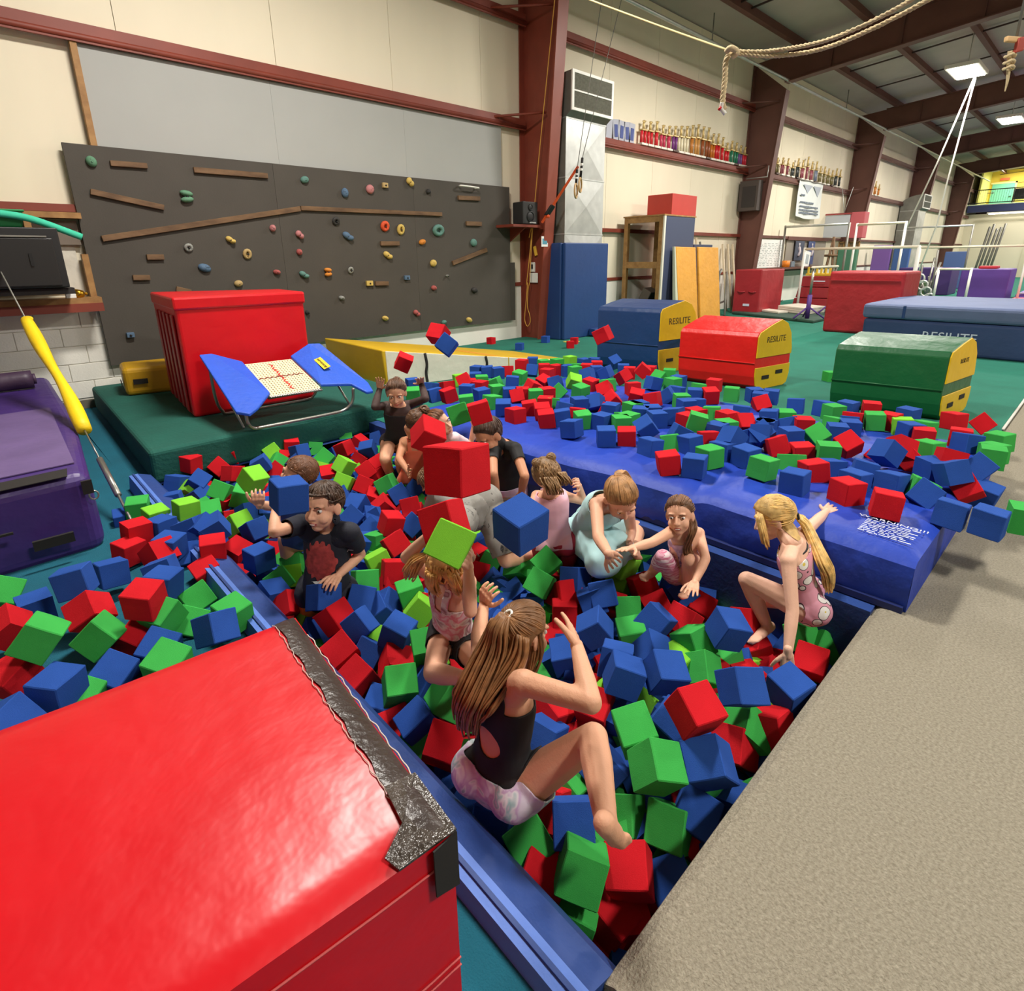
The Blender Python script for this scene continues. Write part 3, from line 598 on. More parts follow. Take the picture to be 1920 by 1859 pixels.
# ------------------------------------------------------------------ three barrel blocks
def barrel(nf,ff,back,h0,h1,mc,label,tsize):
    nf=Vector((*nf,0));ff=Vector((*ff,0));d=Vector((*back,0))-nf; wd_=d.length; d.normalize(); L=ff-nf
    prof=[(.10,.0),(.035,.05),(.005,.16),(0,.30),(0,h0-.05),(.03,h0),(wd_*.35,(h0*.4+h1*.6)),(wd_*.62,h1),(wd_*.80,h1-.05),(wd_*.93,h1-.17),(wd_,h1-.36),(wd_,.14),(wd_-.03,.03),(wd_-.10,0)]
    t=thing('barrel_block',label,'block mat',(nf+ff)/2+d*(wd_/2))
    zc=.40*h1
    def pts(lo,hi,grow=0):
        out=[]
        P=prof
        n=len(P)
        for i in range(n):
            a=P[i];b=P[(i+1)%n]
            if lo<=a[1]<=hi: out.append(a)
            for zz in (lo,hi):
                if (a[1]-zz)*(b[1]-zz)<0:
                    s=(zz-a[1])/(b[1]-a[1]); out.append((a[0]+(b[0]-a[0])*s,zz))
        return out
    m=MB(); m.prism([nf+d*x+V(0,0,z) for x,z in prof],L); m.build('body',mc,t,bevel=.006,seg=1)
    m=MB(); m.tube([nf-L*.003+d*x*1.0+V(0,0,zc) if False else ff.lerp(nf,k)+d*(-.006)+V(0,0,zc) for k,x in ((0,0),(1,0))],.008,6); m.build('hinge_seam',mc,t)
    un=L.normalized()
    for lo,hi,nm in ((zc+.055,9,'upper_end_panel'),(-1,zc-.055,'lower_end_panel')):
        c=[p for p in pts(lo,hi)]
        cx=sum(p[0] for p in c)/len(c);cz=sum(p[1] for p in c)/len(c)
        c.sort(key=lambda p:math.atan2(p[1]-cz,p[0]-cx))
        m=MB(); m.prism([nf-un*.001+d*(cx+(p[0]-cx)*.985)+V(0,0,cz+(p[1]-cz)*.985) for p in c],-un*.012); m.build(nm,M_yellow,t,bevel=.003,seg=1)
    for k in (.30,.68):
        c=nf-un*.016+d*(wd_*k)+V(0,0,zc*.5+.02*(1 if k>.5 else -1)); m=MB(); m.obox(c,d,V(0,0,1),un,.065,.022,.004); m.build('handle_slot',M_blackw,t)
    c=nf-un*.0145+d*(wd_*.5)+V(0,0,h1*.72); text('RESILITE',tsize,frame(c,d,(0,0,1)),'maker_text',M_txtdark,t,depth=.001)
barrel((6.43,2.73),(6.33,3.65),(7.10,2.60),.67,.80,M_bred,'bright red and yellow barrel block, middle one of the three',.10)
barrel((6.53,4.08),(6.38,4.98),(7.28,3.96),.86,.95,M_bblue,'dark blue and yellow barrel block nearest the wall',.12)
barrel((6.34,.94),(6.21,1.84),(7.08,.84),.65,.745,M_bgreen,'bottle green and yellow barrel block nearest the beige carpet',.06)

# ------------------------------------------------------------------ ropes, rings and things at the first column
def polyline(name,mt,par,pts,r,seg=8,n=8,curve=True):
    m=MB(); m.tube(curve_pts(pts,n) if curve else pts,r,seg); return m.build(name,mt,par)
rp_=thing('climbing_rope','thick pale climbing rope tied back with its end hanging down','rope',(3.322,1.738,2.575))
def twisted(name,pts,r,par):
    P=curve_pts(pts,14); m=MB()
    for s in range(3):
        Q=[]
        L=0
        for i,p in enumerate(P):
            if i: L+=(P[i]-P[i-1]).length
            t=(P[min(i+1,len(P)-1)]-P[max(i-1,0)]).normalized(); u=t.orthogonal().normalized() if i==0 else (u-t*u.dot(t)).normalized(); v=t.cross(u)
            a=L*95+s*2.094; Q.append(p+u*math.cos(a)*r*.5+v*math.sin(a)*r*.5)
        m.tube(Q,r*.58,6)
    return m.build(name,M_rope,par)
twisted('upper_strand',[(3.324,1.733,2.575),(3.377,1.526,2.542),(3.385,1.241,2.530),(3.312,0.917,2.572),(3.216,0.825,2.609)],.0115,rp_)
twisted('lower_strand',[(3.326,1.734,2.568),(3.384,1.526,2.519),(3.426,1.301,2.507),(3.393,1.057,2.531),(3.339,0.806,2.578)],.0115,rp_)
twisted('hanging_end',[(3.327,1.728,2.574),(3.304,1.750,2.537),(3.309,1.751,2.440),(3.312,1.755,2.336),(3.325,1.748,2.297)],.015,rp_)
polyline('white_whipping',M_white,rp_,[(3.303,1.753,2.329),(3.309,1.756,2.299),(3.324,1.739,2.271)],.011)
polyline('red_tip',M_vred,rp_,[(3.296,1.753,2.307),(3.294,1.766,2.290)],.007,curve=False)
polyline('tie_cord',mat('pale_cord',(206,190,130),.7),rp_,[(3.324,1.733,2.575),(3.569,2.353,2.906),(3.844,3.280,3.405)],.006)
polyline('knot',M_rope,rp_,[(3.285,1.744,2.569),(3.274,1.715,2.578),(3.296,1.687,2.556),(3.297,1.716,2.540)],.015)
gr=thing('gymnastic_rings','pair of wooden gymnastic rings hanging on thin cables before the duct','rings',(8.170,6.900,2.667))
for (cx,cy,tx) in ((1080,358,1128),(1088,347,1162)):
    c=Vector((8.113,6.900,2.637)) if cx==1080 else Vector((8.225,6.900,2.739))
    m=MB(); m.tube([c+V(.105*math.cos(a)*.9,.05*math.cos(a),.115*math.sin(a)) for a in [q*PI/10 for q in range(20)]],.017,8,closed=True); m.build('wooden_ring',mat('ring_wood',(196,160,108),.5),gr)
    t_=Vector((8.130,6.900,2.979)) if cx==1080 else Vector((8.267,6.900,3.177))
    m=MB(); m.tube([c+V(0,0,.11),t_],.024,6); s=m.build('ring_strap',M_blackw,gr)
    for f in (.35,.6):
        p=(c+V(0,0,.11)).lerp(t_,f); q=(c+V(0,0,.11)).lerp(t_,f+.12); m=MB(); m.tube([p,q],.026,6); m.build('white_band',M_white,s)
    top_=Vector((8.670,6.900,5.596)) if cx==1080 else Vector((9.207,6.900,5.730))
    m=MB(); m.tube([t_,t_.lerp(top_,1.25)],.006,5); m.build('cable',M_galvd,gr)
os_=thing('ratchet_strap','orange ratchet strap tying the rings back to the red column','strap',(7.764,7.400,2.127))
a,b=Vector((7.778,7.400,2.128)),Vector((8.157,6.900,3.032))
m=MB(); d=b-a; m.obox((a+b)/2,d,(0,1,0),d.cross(V(0,1,0)),d.length/2,.004,.026); m.build('webbing',M_orange,os_)
p=a.lerp(b,.22); m=MB(); m.obox(p,d,(0,1,0),d.cross(V(0,1,0)),.10,.03,.045); m.build('ratchet_buckle',M_black,os_,bevel=.01)
p=a.lerp(b,.12); m=MB(); m.ell(p+V(.02,-.03,0),(.035,.03,.035),None,10,6); m.build('strap_knot',M_orange,os_)
sp=thing('loudspeaker','small black loudspeaker on a red shelf beside the red column','speaker',(7.70,7.75,2.11))
m=MB(); m.prism([(7.52,7.62,2.115),(7.90,7.62,2.115),(7.84,7.95,2.115),(7.58,7.95,2.115)],(0,0,.38)); m.build('cabinet',mat('speaker_black',(44,43,42),.6),sp,bevel=.015)
for z,r in ((2.24,.085),(2.40,.05)):
    m=MB(); m.tube([(7.71+r*math.cos(a),7.612,z+r*math.sin(a)) for a in [q*PI/8 for q in range(16)]],.01,6,closed=True); m.ell((7.71,7.615,z),(r*.9,.008,r*.9),None,14,6); m.build('driver',M_black,sp)
m=MB(); m.box(7.68,7.84,7.607,7.618,2.13,2.15); m.build('name_strip',M_galv,sp)
sh=thing('wall_shelf','narrow red steel shelf under the small loudspeaker','shelf',(7.7,7.9,2.06)); m=MB(); m.box(7.26,8.0,7.6,8.1,2.06,2.105); m.build('shelf_board',M_steel,sh); m=MB(); m.prism([(7.6,7.65,2.06),(7.6,8.1,2.06),(7.6,8.1,1.8)],(.03,0,0)); m.build('shelf_bracket',M_steel,sh)
yc=thing('hanging_rope','thin yellow cord hanging down the red column with a loop','rope',(7.930,7.763,2.133))
polyline('cord_run',M_cord,yc,[(7.930,7.252,5.656),(7.930,7.454,4.337),(7.930,7.628,3.199),(7.930,7.777,2.096)],.008)
for k in (0,1,2): polyline('cord_tail',M_cord,yc,[(7.920,7.767,2.095),(7.920,7.811,1.662),(7.920,7.856,1.077)] if k==0 else ([(7.910,7.772,2.095),(7.910,7.844,1.567),(7.910,7.933,1.026)] if k==1 else [(7.900,7.776,2.095),(7.900,7.818,1.985),(7.900,7.846,1.892)]),.008)
polyline('cord_loop',M_cord,yc,[(7.920,7.914,1.076),(7.920,7.945,0.774),(7.920,7.992,0.465),(7.920,7.993,0.340),(7.920,7.919,0.241),(7.920,7.845,0.329),(7.920,7.859,0.472),(7.920,7.917,0.623),(7.920,7.900,0.927),(7.920,7.856,1.077)],.008)
sw=thing('wall_switch','white switch box on the side of the red column','switch',(8.070,7.902,1.350))
m=MB(); c=Vector((8.070,7.902,1.360)); m.box(c.x-.03,c.x+.01,c.y-.05,c.y+.05,c.z-.09,c.z+.09); m.build('box',M_white,sw,bevel=.008); m=MB(); m.box(c.x-.04,c.x-.03,c.y-.02,c.y+.02,c.z-.03,c.z+.05); m.build('rocker',M_black,sw)
m=MB(); c=Vector((8.070,7.888,1.162)); m.box(c.x-.02,c.x-.0,c.y-.11,c.y+.10,c.z-.09,c.z+.09); tag(m.build('paper_notice',M_paper),'white paper notice below the switch on the red column','notice')
m=MB(); c=Vector((8.060,7.835,1.653)); m.obox(c,(0,.3,1),(1,0,0),(0,1,-.3),.09,.02,.03); tag(m.build('wall_hook',mat('yellow_handle',(222,176,60),.5),bevel=.01),'small yellow handle on the side of red column','handle')
pc_=thing('column_poster','small teal and white picture stuck on front of the red column','poster',(8.009,7.550,1.817)); c=Vector((7.993,7.535,1.817)); m=MB(); m.box(c.x-.085,c.x+.085,c.y-.004,c.y,c.z-.09,c.z+.09); m.build('sheet',M_paper,pc_); m=MB(); m.box(c.x-.06,c.x+.06,c.y-.007,c.y-.0045,c.z-.05,c.z+.05); m.build('teal_picture',mat('teal_print',(86,150,170),.6),pc_)
m=MB(); m.box(8.0,8.25,6.85,7.05,.001,.012); tag(m.build('yellow_paper',mat('yellow_paper',(232,206,80),.7)),'yellow paper lying on green floor at foot of red column','paper')

# ------------------------------------------------------------------ trophies on the girt shelves
def trophy(x,y,z,h,colr,label,group,style):
    t=thing('trophy',label,'trophy',(x,y,z),group=group)
    cm=mat('trophy_%d_%d_%d'%colr,colr,.35)
    w=.085
    m=MB(); m.box(x-w-.03,x+w+.03,y-.06,y+.06,z,z+.045); m.build('base',mat('marble_white',(226,220,206),.4) if style!=2 else mat('dark_walnut',(70,44,30),.5),t,bevel=.004,seg=1)
    hc=h*.5
    for s in ((-1,1) if style!=1 else (0,)):
        m=MB(); m.tube([(x+s*w*.75,y,z+.045),(x+s*w*.75,y,z+.045+hc)],.034 if style!=1 else .042,8); m.build('column',cm,t)
    m=MB(); m.box(x-w-.02,x+w+.02,y-.05,y+.05,z+.045+hc,z+.045+hc+.03); m.build('riser',M_gold,t,bevel=.004,seg=1)
    zz=z+.075+hc; hf=h-hc-.075
    m=MB(); m.tube([(x,y,zz),(x,y,zz+hf*.35),(x-.01,y,zz+hf*.6),(x+.01,y,zz+hf*.8)],lambda q:.034-.010*q,7); m.ell((x+.01,y,zz+hf*.88),(.03,.03,.036),None,8,6); m.tube([(x-.04,y,zz+hf*.97),(x,y,zz+hf*.66),(x+.07,y,zz+hf*1.0)],.015,5); m.build('figure',M_gold,t)
R=random.Random(11)
pal=[(206,40,50),(206,40,50),(196,60,90),(120,60,130),(230,220,190),(190,120,50),(206,150,80),(150,80,40),(196,110,30),(206,30,40),(206,30,40),(40,120,90),(120,80,140),(200,40,60)]
cn={(206,40,50):'red',(196,60,90):'pink',(120,60,130):'purple',(230,220,190):'cream',(190,120,50):'bronze',(206,150,80):'tan',(150,80,40):'brown',(196,110,30):'copper',(206,30,40):'scarlet',(40,120,90):'green',(120,80,140):'violet',(200,40,60):'crimson',(60,64,62):'black',(60,96,64):'dark green',(150,80,90):'dusty red',(120,130,150):'gray blue',(120,110,70):'olive'}
ordn=['first','second','third','fourth','fifth','sixth','seventh','eighth','ninth','tenth','eleventh','twelfth','thirteenth','fourteenth','fifteenth','sixteenth','seventeenth','eighteenth','nineteenth','twentieth']
xs=[11.75+i*.262 for i in range(20)]
for i,x in enumerate(xs):
    c=pal[min(13,int(i*14/20))]
    trophy(x,8.06,3.921,.50+.22*math.exp(-((i-10)/4)**2)+R.uniform(-.05,.06)+(.05 if i in (6,10,11) else 0),c,'%s column trophy, %s from the left on the first trophy shelf'%(cn[c],ordn[i]),'trophies on the first shelf',(0,0,1,0,1,2)[i%6])
pal2=[(60,96,64),(60,96,64),(120,110,70),(150,80,90),(60,64,62),(60,64,62),(150,80,90),(150,80,90),(120,130,150),(120,110,70),(120,110,70),(120,110,70),(60,64,62),(60,64,62)]
for i in range(18):
    x=17.75+i*.40; c=pal2[int(i*14/18)]
    trophy(x,8.06,3.921,.52+R.uniform(-.08,.28)*(1 if i<12 else .4),c,'%s trophy, %s from the left on the shelf above the banner'%(cn[c],ordn[i]),'trophies on the second shelf',(0,1,0,2)[i%4])
for i in range(6):
    trophy(27.0+i*.5,8.06,3.921,.55+R.uniform(-.1,.3),(190,120,50),'bronze trophy, %s from the left on the third far shelf'%ordn[i],'trophies on the far shelf',i%2)
for i,x in enumerate((10.55,10.78,10.98,11.18,11.36)):
    t=thing('award_plaque','%s award plaque leaning on wall, %s from the air duct'%('pale' if i==0 else 'blue and white',ordn[i]),'plaque',(x,8.08,3.921),group='plaques beside the duct')
    tl=.10*(1 if i%2 else -.6)
    m=MB(); m.obox((x,8.10,4.12),(1,0,tl),(0,1,.2),(-tl,0,1),.10,.012,.20); m.build('board',mat('plaque_gray',(176,178,190),.5),t)
    if i: m=MB(); m.obox((x,8.083,4.10),(1,0,tl),(0,1,.2),(-tl,0,1),.055,.004,.12); m.build('blue_emblem',mat('plaque_blue',(60,76,140),.5),t)

# ------------------------------------------------------------------ stored equipment by the wall
wf=thing('wooden_box_frame','tall open wooden frame with a dark blue side panel by the wall','frame',(11.7,7.5,0))
for (y,nm) in ((7.0,0),(7.9,0)):
    m=MB(); m.box(11.1,11.19,y,y+.10,0,2.36); m.build('post',M_wood2,wf,bevel=.004,seg=1)
for z in (.02,1.28,2.24):
    m=MB(); m.box(11.1,11.15,7.10,7.90,z,z+.14); m.build('rail',M_wood2,wf,bevel=.004,seg=1)
m=MB(); m.box(11.08,12.4,6.96,8.02,2.36,2.39); m.build('top_board',M_wood2,wf)
m=MB(); m.box(11.16,12.36,6.97,7.0,0,2.36); m.build('blue_side',mat('slate_blue_panel',(62,70,96),.6),wf)
m=MB(); m.box(11.10,11.16,6.965,7.0,0,2.36); m.build('edge_strip',M_wv,wf)
m=MB(); m.box(12.33,12.36,7.0,8.0,0,2.36); m.build('back_side',M_wood2,wf)
for k,(y,z,c) in enumerate(((7.3,.18,(40,58,96)),(7.62,.5,(96,84,76)))):
    m=MB(); m.obox((11.6,y,z+.1),(1,.1,0),(0,1,.5),(0,-.5,1),.2,.12,.22); tag(m.build('stored_pad',mat('stored_pad_%d'%k,c,.7),bevel=.02),'%s stored pad inside the tall wooden frame'%('blue lower' if k==0 else 'brown upper'),'pad')
m=MB(); m.box(11.6,12.64,7.12,7.75,2.392,2.84); tag(m.build('red_box',mat('dull_red_box',(178,54,44),.6,.05,3),bevel=.008),'dull red box on top of the tall wooden frame','box')
m=MB(); m.box(12.75,13.1,7.4,7.9,.0,2.36); tag(m.build('upright_mat',mat('dull_red_mat',(196,62,60),.6),bevel=.02),'narrow red mat standing on edge right of the wooden frame','mat')
m=MB(); m.box(13.0,13.9,7.3,7.36,.0,1.80); tag(m.build('upright_board',mat('slate_blue_panel',(62,70,96)),bevel=.01),'dark blue panel behind the ochre folding mat','panel')
om=thing('folding_mat','ochre fabric folding mat of two panels leaning on blue frame','mat',(12.3,6.7,0))
for a,b in ((11.42,12.33),(12.38,13.40)):
    m=MB(); m.hexa([(a,6.62,0),(b,6.66,0),(b,6.74,0),(a,6.70,0),(a+.03,6.86,1.73),(b,6.88,1.72),(b,6.94,1.72),(a+.03,6.92,1.73)]); m.build('panel',M_orangemat,om,bevel=.015)
m=MB(); m.hexa([(11.30,6.63,0),(11.41,6.62,0),(11.41,6.72,0),(11.30,6.72,0),(11.40,6.87,1.73),(11.44,6.87,1.73),(11.44,6.92,1.73),(11.40,6.92,1.73)]); m.build('pale_end',mat('pale_green_canvas',(188,190,168),.7),om)
for i,(x,z1,tilt) in enumerate(((14.0,1.95,.1),(14.35,2.0,.05),(14.7,1.9,-.08),(15.9,1.85,.0),(16.2,1.85,.02),(16.5,1.85,.0))):
    m=MB(); m.tube([(x,7.75,.0),(x+tilt,8.05,z1)],.03,8); tag(m.build('leaning_post',mat('post_cream',(206,190,160),.5) if i!=2 else M_galvd),'%s steel post leaning on wall, %s from the ochre mat'%('pale' if i!=2 else 'gray',ordn[i]),'post',group='posts leaning on wall')
fr=thing('steel_trestle','jumble of dull steel trestle legs behind the ochre mat','trestle',(14.6,7.3,0))
for a,b in (((13.9,7.5,0),(14.5,7.3,1.2)),((14.9,7.6,0),(14.2,7.2,1.15)),((14.5,7.1,0),(15.2,7.5,1.1)),((13.9,7.2,.3),(15.1,7.4,.35))):
    m=MB(); m.tube([a,b],.028,8); m.build('leg',M_galvd,fr)
hb=thing('wall_heater_box','dark gray box mounted on the second steel column','heater',(16.9,7.6,3.0)); m=MB(); m.box(16.7,16.98,7.55,8.1,2.75,3.55); m.build('case',mat('heater_gray',(74,64,60),.6),hb,bevel=.01); m=MB(); m.box(16.69,16.7,7.62,8.0,2.85,3.4); m.build('front_mesh',mat('heater_mesh',(54,48,46),.8),hb)
m=MB(); m.tube([(16.85,7.4,3.9),(16.85,7.4,3.62),(16.85,8.0,3.62)],.015,6); m.build('hanger_bar',M_galv,hb)

va=thing('vault_block','tall dusty red vinyl block with two handles left of the bars','block mat',(16,6.9,0))
m=MB(); m.prism([(15.3,6.57,0),(16.75,6.57,0),(16.75,7.3,0),(15.3,7.3,0)],(0,0,1.17)); m.build('body',mat('dusty_red_vinyl',(160,36,44),.5,.06,3,.010,6),va,bevel=.03)
for y in (6.78,7.08):
    m=MB(); m.tube(curve_pts([(15.3,y-.1,.6),(15.26,y,.585),(15.3,y+.1,.6)],5),.018,6); m.build('handle',mat('dusty_red_vinyl',(160,36,44)),va)
m=MB(); m.box(15.285,15.298,6.83,7.0,.22,.28); m.build('maker_print',M_txtwhite,va)
dm=thing('dark_floor_mat','dark green floor mat under the white boards and bar base','mat',(15.3,5.8,0)); m=MB(); m.prism([(14.1,4.75,.001),(17.5,4.75,.001),(17.5,7.2,.001),(15.1,7.2,.001)],(0,0,.07)); m.build('cover',mat('dark_green_mat',(46,74,62),.8,.06,2),dm,bevel=.02)
for k in range(3):
    m=MB(); m.prism([(15.35,5.35,.075+k*.055),(16.3,5.25,.075+k*.055),(16.9,6.15,.075+k*.055),(15.9,6.3,.075+k*.055)],(0,0,.05)); tag(m.build('white_board',M_wv,bevel=.006,seg=1),'white springboard slab, %s of three stacked on the dark green mat'%('bottom','middle','top')[k],'board',group='stacked white slabs')
m=MB(); m.prism([(15.2,6.0,.075),(15.6,5.9,.075),(16.2,6.9,.075),(15.8,7.0,.075)],(0,0,.05)); tag(m.build('white_board',M_wv,bevel=.006,seg=1),'single white slab lying left of the white stack','board')
rs=thing('red_vault_trapezoid','low red layered vault box behind the purple bar posts','vault box',(18.7,6.0,0))
for k in range(3):
    e=.06*k; m=MB(); m.hexa([(18+e,5.3+e,.31*k+.005),(19.5-e,5.3+e,.31*k+.005),(19.5-e,6.75-e,.31*k+.005),(18+e,6.75-e,.31*k+.005),(18.04+e,5.34+e,.31*k+.30),(19.46-e,5.34+e,.31*k+.30),(19.46-e,6.71-e,.31*k+.30),(18.04+e,6.71-e,.31*k+.30)]); m.build('layer',mat('dusty_red_vinyl',(160,36,44)),rs,bevel=.02)
m=MB(); m.box(17.99,18.0,5.9,6.25,.78,.81); m.build('maker_print',M_txtwhite,rs)
pb=thing('low_parallel_bar','low training bar with purple padded posts','bar',(14.6,5.2,.07))
for x,y in ((14.45,5.02),(15.9,5.0)):
    m=MB(); m.tube([(x,y,.075),(x,y,.62)],.05,10); m.build('purple_sleeve',mat('purple_sleeve',(84,48,128),.6),pb)
    m=MB(); m.tube([(x,y,.62),(x,y,1.22)],.03,8); m.build('steel_post',M_chrome,pb)
    for dx,dy in ((.3,.2),(-.3,.2),(.1,-.35)): m=MB(); m.tube([(x,y,.35),(x+dx,y+dy,.085)],.02,6); m.build('foot_brace',mat('purple_sleeve',(84,48,128)),pb)
m=MB(); m.tube([(14.35,5.02,1.24),(16.0,5.0,1.24)],.03,8); m.build('rail',mat('bar_wood',(226,214,190),.4),pb)
br=thing('big_red_mat','big dusty red block mat behind the navy landing mat','block mat',(13.3,3.45,0))
m=MB(); m.prism([(12.72,2.8,0),(13.55,2.72,0),(13.55,4.05,0),(12.72,4.1,0)],(0,0,1.2)); m.build('body',mat('dusty_red_vinyl2',(158,26,34),.5,.06,2,.014,5),br,bevel=.05,seg=3)
m=MB(); m.box(12.70,12.715,2.85,4.06,1.02,1.035); m.build('flap_seam',mat('dusty_red_vinyl',(160,36,44)),br)
nm=thing('navy_landing_mat','huge navy landing mat with white lettering on its side','mat',(11.8,1,0))
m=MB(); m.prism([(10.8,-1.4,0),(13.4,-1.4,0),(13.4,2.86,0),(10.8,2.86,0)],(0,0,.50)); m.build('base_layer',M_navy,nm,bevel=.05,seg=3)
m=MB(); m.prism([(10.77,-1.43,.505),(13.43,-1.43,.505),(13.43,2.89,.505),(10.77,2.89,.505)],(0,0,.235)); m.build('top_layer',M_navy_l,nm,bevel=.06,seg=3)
m=MB(); m.box(10.762,10.769,2.28,2.32,.53,.72); m.build('seam_strap',M_padblue,nm)
text('RESILITE',.20,frame((10.785,1.67,.27),(0,-1,0),(0,0,1)),'maker_text',M_txtwhite,nm,font_w=.95,depth=.002)

# ------------------------------------------------------------------ banner, boards and far equipment
bn=thing('wall_banner','white cloth banner with gray lettering hanging below the trophies','banner',(21.7,8.0,2.78))
vs=[];fs=[]
for j in range(9):
    for i in range(13): vs.append((20.65+2.15*i/12,7.98+.02*math.sin(i*1.1+j*.4),3.88-1.1*j/8-.06*math.sin(PI*i/12)*(j/8)))
for j in range(8):
    for i in range(12): a=j*13+i; fs.append((a,a+1,a+14,a+13))
m=MB(); m.add(vs,fs,True); m.build('cloth',mat('banner_white',(222,226,222),.8),bn)
m=MB(); m.prism([(20.95,7.955,3.78),(21.75,7.955,3.78),(21.35,7.955,3.52)],(0,-.004,0)); m.prism([(21.85,7.955,3.78),(22.55,7.955,3.78),(22.3,7.955,3.45)],(0,-.004,0)); m.build('pennant_print',mat('banner_gray',(170,176,186),.8),bn)
m=MB(); R=random.Random(2)
for r,(z,x1) in enumerate(((3.42,21.1),(3.2,21.9),(3.07,22.4),(2.96,22.5),(2.87,22.5))):
    x=20.82
    while x<x1: L=R.uniform(.05,.16); m.box(x,x+L,7.945,7.952,z,z+.055); x+=L+.03
q=m.build('lettering',mat('banner_ink',(110,120,132),.8),bn); q['kind']='stuff'
m=MB(); m.tube([(20.6,7.97,3.9),(22.85,7.97,3.9)],.02,6); m.build('hanging_rod',M_galvd,bn)
sb=thing('scoreboard_box','gray fronted box with pink sides hung on the third column','scoreboard',(24.000,7.630,2.523))
c=Vector((24.000,7.760,2.548)); m=MB(); m.box(c.x,c.x+.06,c.y-.42,c.y+.42,c.z-.4,c.z+.38); m.build('front',mat('score_gray',(186,190,196),.5),sb,bevel=.01)
m=MB(); m.box(c.x+.02,c.x+.5,c.y-.9,c.y-.43,c.z-.45,c.z+.45); m.build('side',mat('score_pink',(190,90,96),.6),sb,bevel=.02)
m=MB(); m.box(c.x-.03,c.x-.001,c.y-.48,c.y+.48,c.z+.385,c.z+.44); m.box(c.x-.03,c.x-.001,c.y+.425,c.y+.48,c.z-.45,c.z+.38); m.build('frame_edge',mat('score_red',(150,60,60),.6),sb)
for dy in (-.3,.3): m=MB(); m.tube([(c.x,c.y-.2,c.z+.44),(c.x,c.y-.2+dy*.6,c.z+1.3)],.012,5); m.build('hanging_wire',M_galv,sb)
wb=thing('notice_board','white notice board covered with faint handwriting by second column','board',(18.9,8.05,1.2)); m=MB(); m.box(17.75,20.3,8.10,8.14,1.15,2.02); m.build('board',M_paper,wb)
m=MB()
for r in range(14):
    x=18.0
    while x<20.1: L=R.uniform(.04,.2); m.box(x,x+L,8.094,8.099,1.22+r*.052,1.232+r*.052); x+=L+R.uniform(.04,.2)
q=m.build('handwriting',mat('faint_ink',(150,160,156),.8),wb); q['kind']='stuff'
wn=struct(thing('window_1',None,None,(22.3,8.1,1.2)))
m=MB(); m.box(20.5,24.3,8.05,8.12,2.02,2.14); m.build('window_head',M_steel2,wn)
m=MB(); m.box(20.6,24.3,8.13,8.15,1.15,2.02); m.build('pane',mat('dim_glass',(150,142,132),.3),wn)
for i,(x0,x1,c,l) in enumerate(((21.2,22.0,(70,76,92),'dark poster of a gymnast left in the window'),(22.4,23.0,(84,96,140),'blue gymnast poster right in the window'))):
    t=thing('poster',l,'poster',(x0,8.0,1.3)); m=MB(); m.box(x0,x1,8.06,8.075,1.35 if i==0 else 1.2,2.0); m.build('sheet',mat('poster_%d'%i,c,.6,.3,4),t); m=MB(); m.tube([(x0+.3,8.05,1.5),(x0+.4,8.05,1.65),(x0+.3,8.05,1.8)],.05,6); m.ell((x0+.32,8.05,1.88),(.05,.02,.06),None,8,6); m.build('gymnast_print',mat('poster_skin',(206,196,200),.7),t)
t=thing('framed_picture','white framed picture standing on the window sill','picture',(21.5,7.8,1.16)); m=MB(); m.obox((21.5,7.75,1.40),(1,0,-.12),(0,1,.1),(.12,0,1),.26,.015,.26); m.build('frame',M_paper,t); m=MB(); m.obox((21.5,7.73,1.40),(1,0,-.12),(0,1,.1),(.12,0,1),.12,.004,.15); m.build('drawing',mat('pale_gray_print',(170,176,180),.7),t)
m=MB(); m.box(19.2,23.8,7.62,8.1,1.09,1.15); tag(m.build('counter_top',M_steel2),'brown counter ledge below the window','counter')
m=MB(); m.tube([(19.9,7.8,1.151),(19.9,7.8,1.36)],.12,12); tag(m.build('orange_jar',mat('orange_jar',(236,136,34),.4)),'orange round jar on the counter under the window','jar')
m=MB(); m.box(20.2,20.5,7.74,7.9,1.151,1.33); tag(m.build('gray_box',mat('gray_blue_box',(110,120,130),.6),bevel=.01),'small gray box beside the orange jar','box')
t=thing('yellow_crate','yellow crate of small gear on top of the red vault box','crate',(19.2,6.2,.94)); m=MB(); m.box(18.4,19.1,5.9,6.6,.935,1.0); m.build('crate_base',mat('crate_yellow',(222,194,60),.5),t)
for q in range(6): m=MB(); m.box(18.42,18.46,5.92+q*.12,5.97+q*.12,1.0,1.18); m.build('crate_slat',mat('crate_yellow',(222,194,60)),t)
t=thing('wooden_pigeonholes','wooden rack of small pigeonholes beside the third column','rack',(24.6,7.5,.9))
for q in range(5): m=MB(); m.box(24.2,24.28,6.95+q*.17,6.975+q*.17,.9,2.0); m.build('upright',M_wood2,t)
for q in range(6): m=MB(); m.box(24.2,24.28,6.95,7.655,.9+q*.21,.925+q*.21); m.build('rack_shelf',M_wood2,t)
m=MB(); m.box(24.29,24.3,6.95,7.65,.9,2.0); m.build('rack_back',mat('rack_tan',(160,136,104),.7),t)
m=MB(); m.box(22.0,22.2,6.35,6.95,0,1.7); tag(m.build('green_mat_on_edge',mat('dull_green_mat',(70,118,92),.7),bevel=.03),'dull green mat standing upright in front of wooden rack','mat')
t=thing('easel_frame','brown wooden easel standing left of the green upright mat','easel',(21.5,7.1,0))
for a,b in (((21.5,7.2,0),(21.6,7.0,2.1)),((21.5,6.8,0),(21.6,7.0,2.1)),((21.55,7.2,1.5),(21.55,6.8,1.5))): m=MB(); m.tube([a,b],.04,6); m.build('easel_leg',M_wood,t)
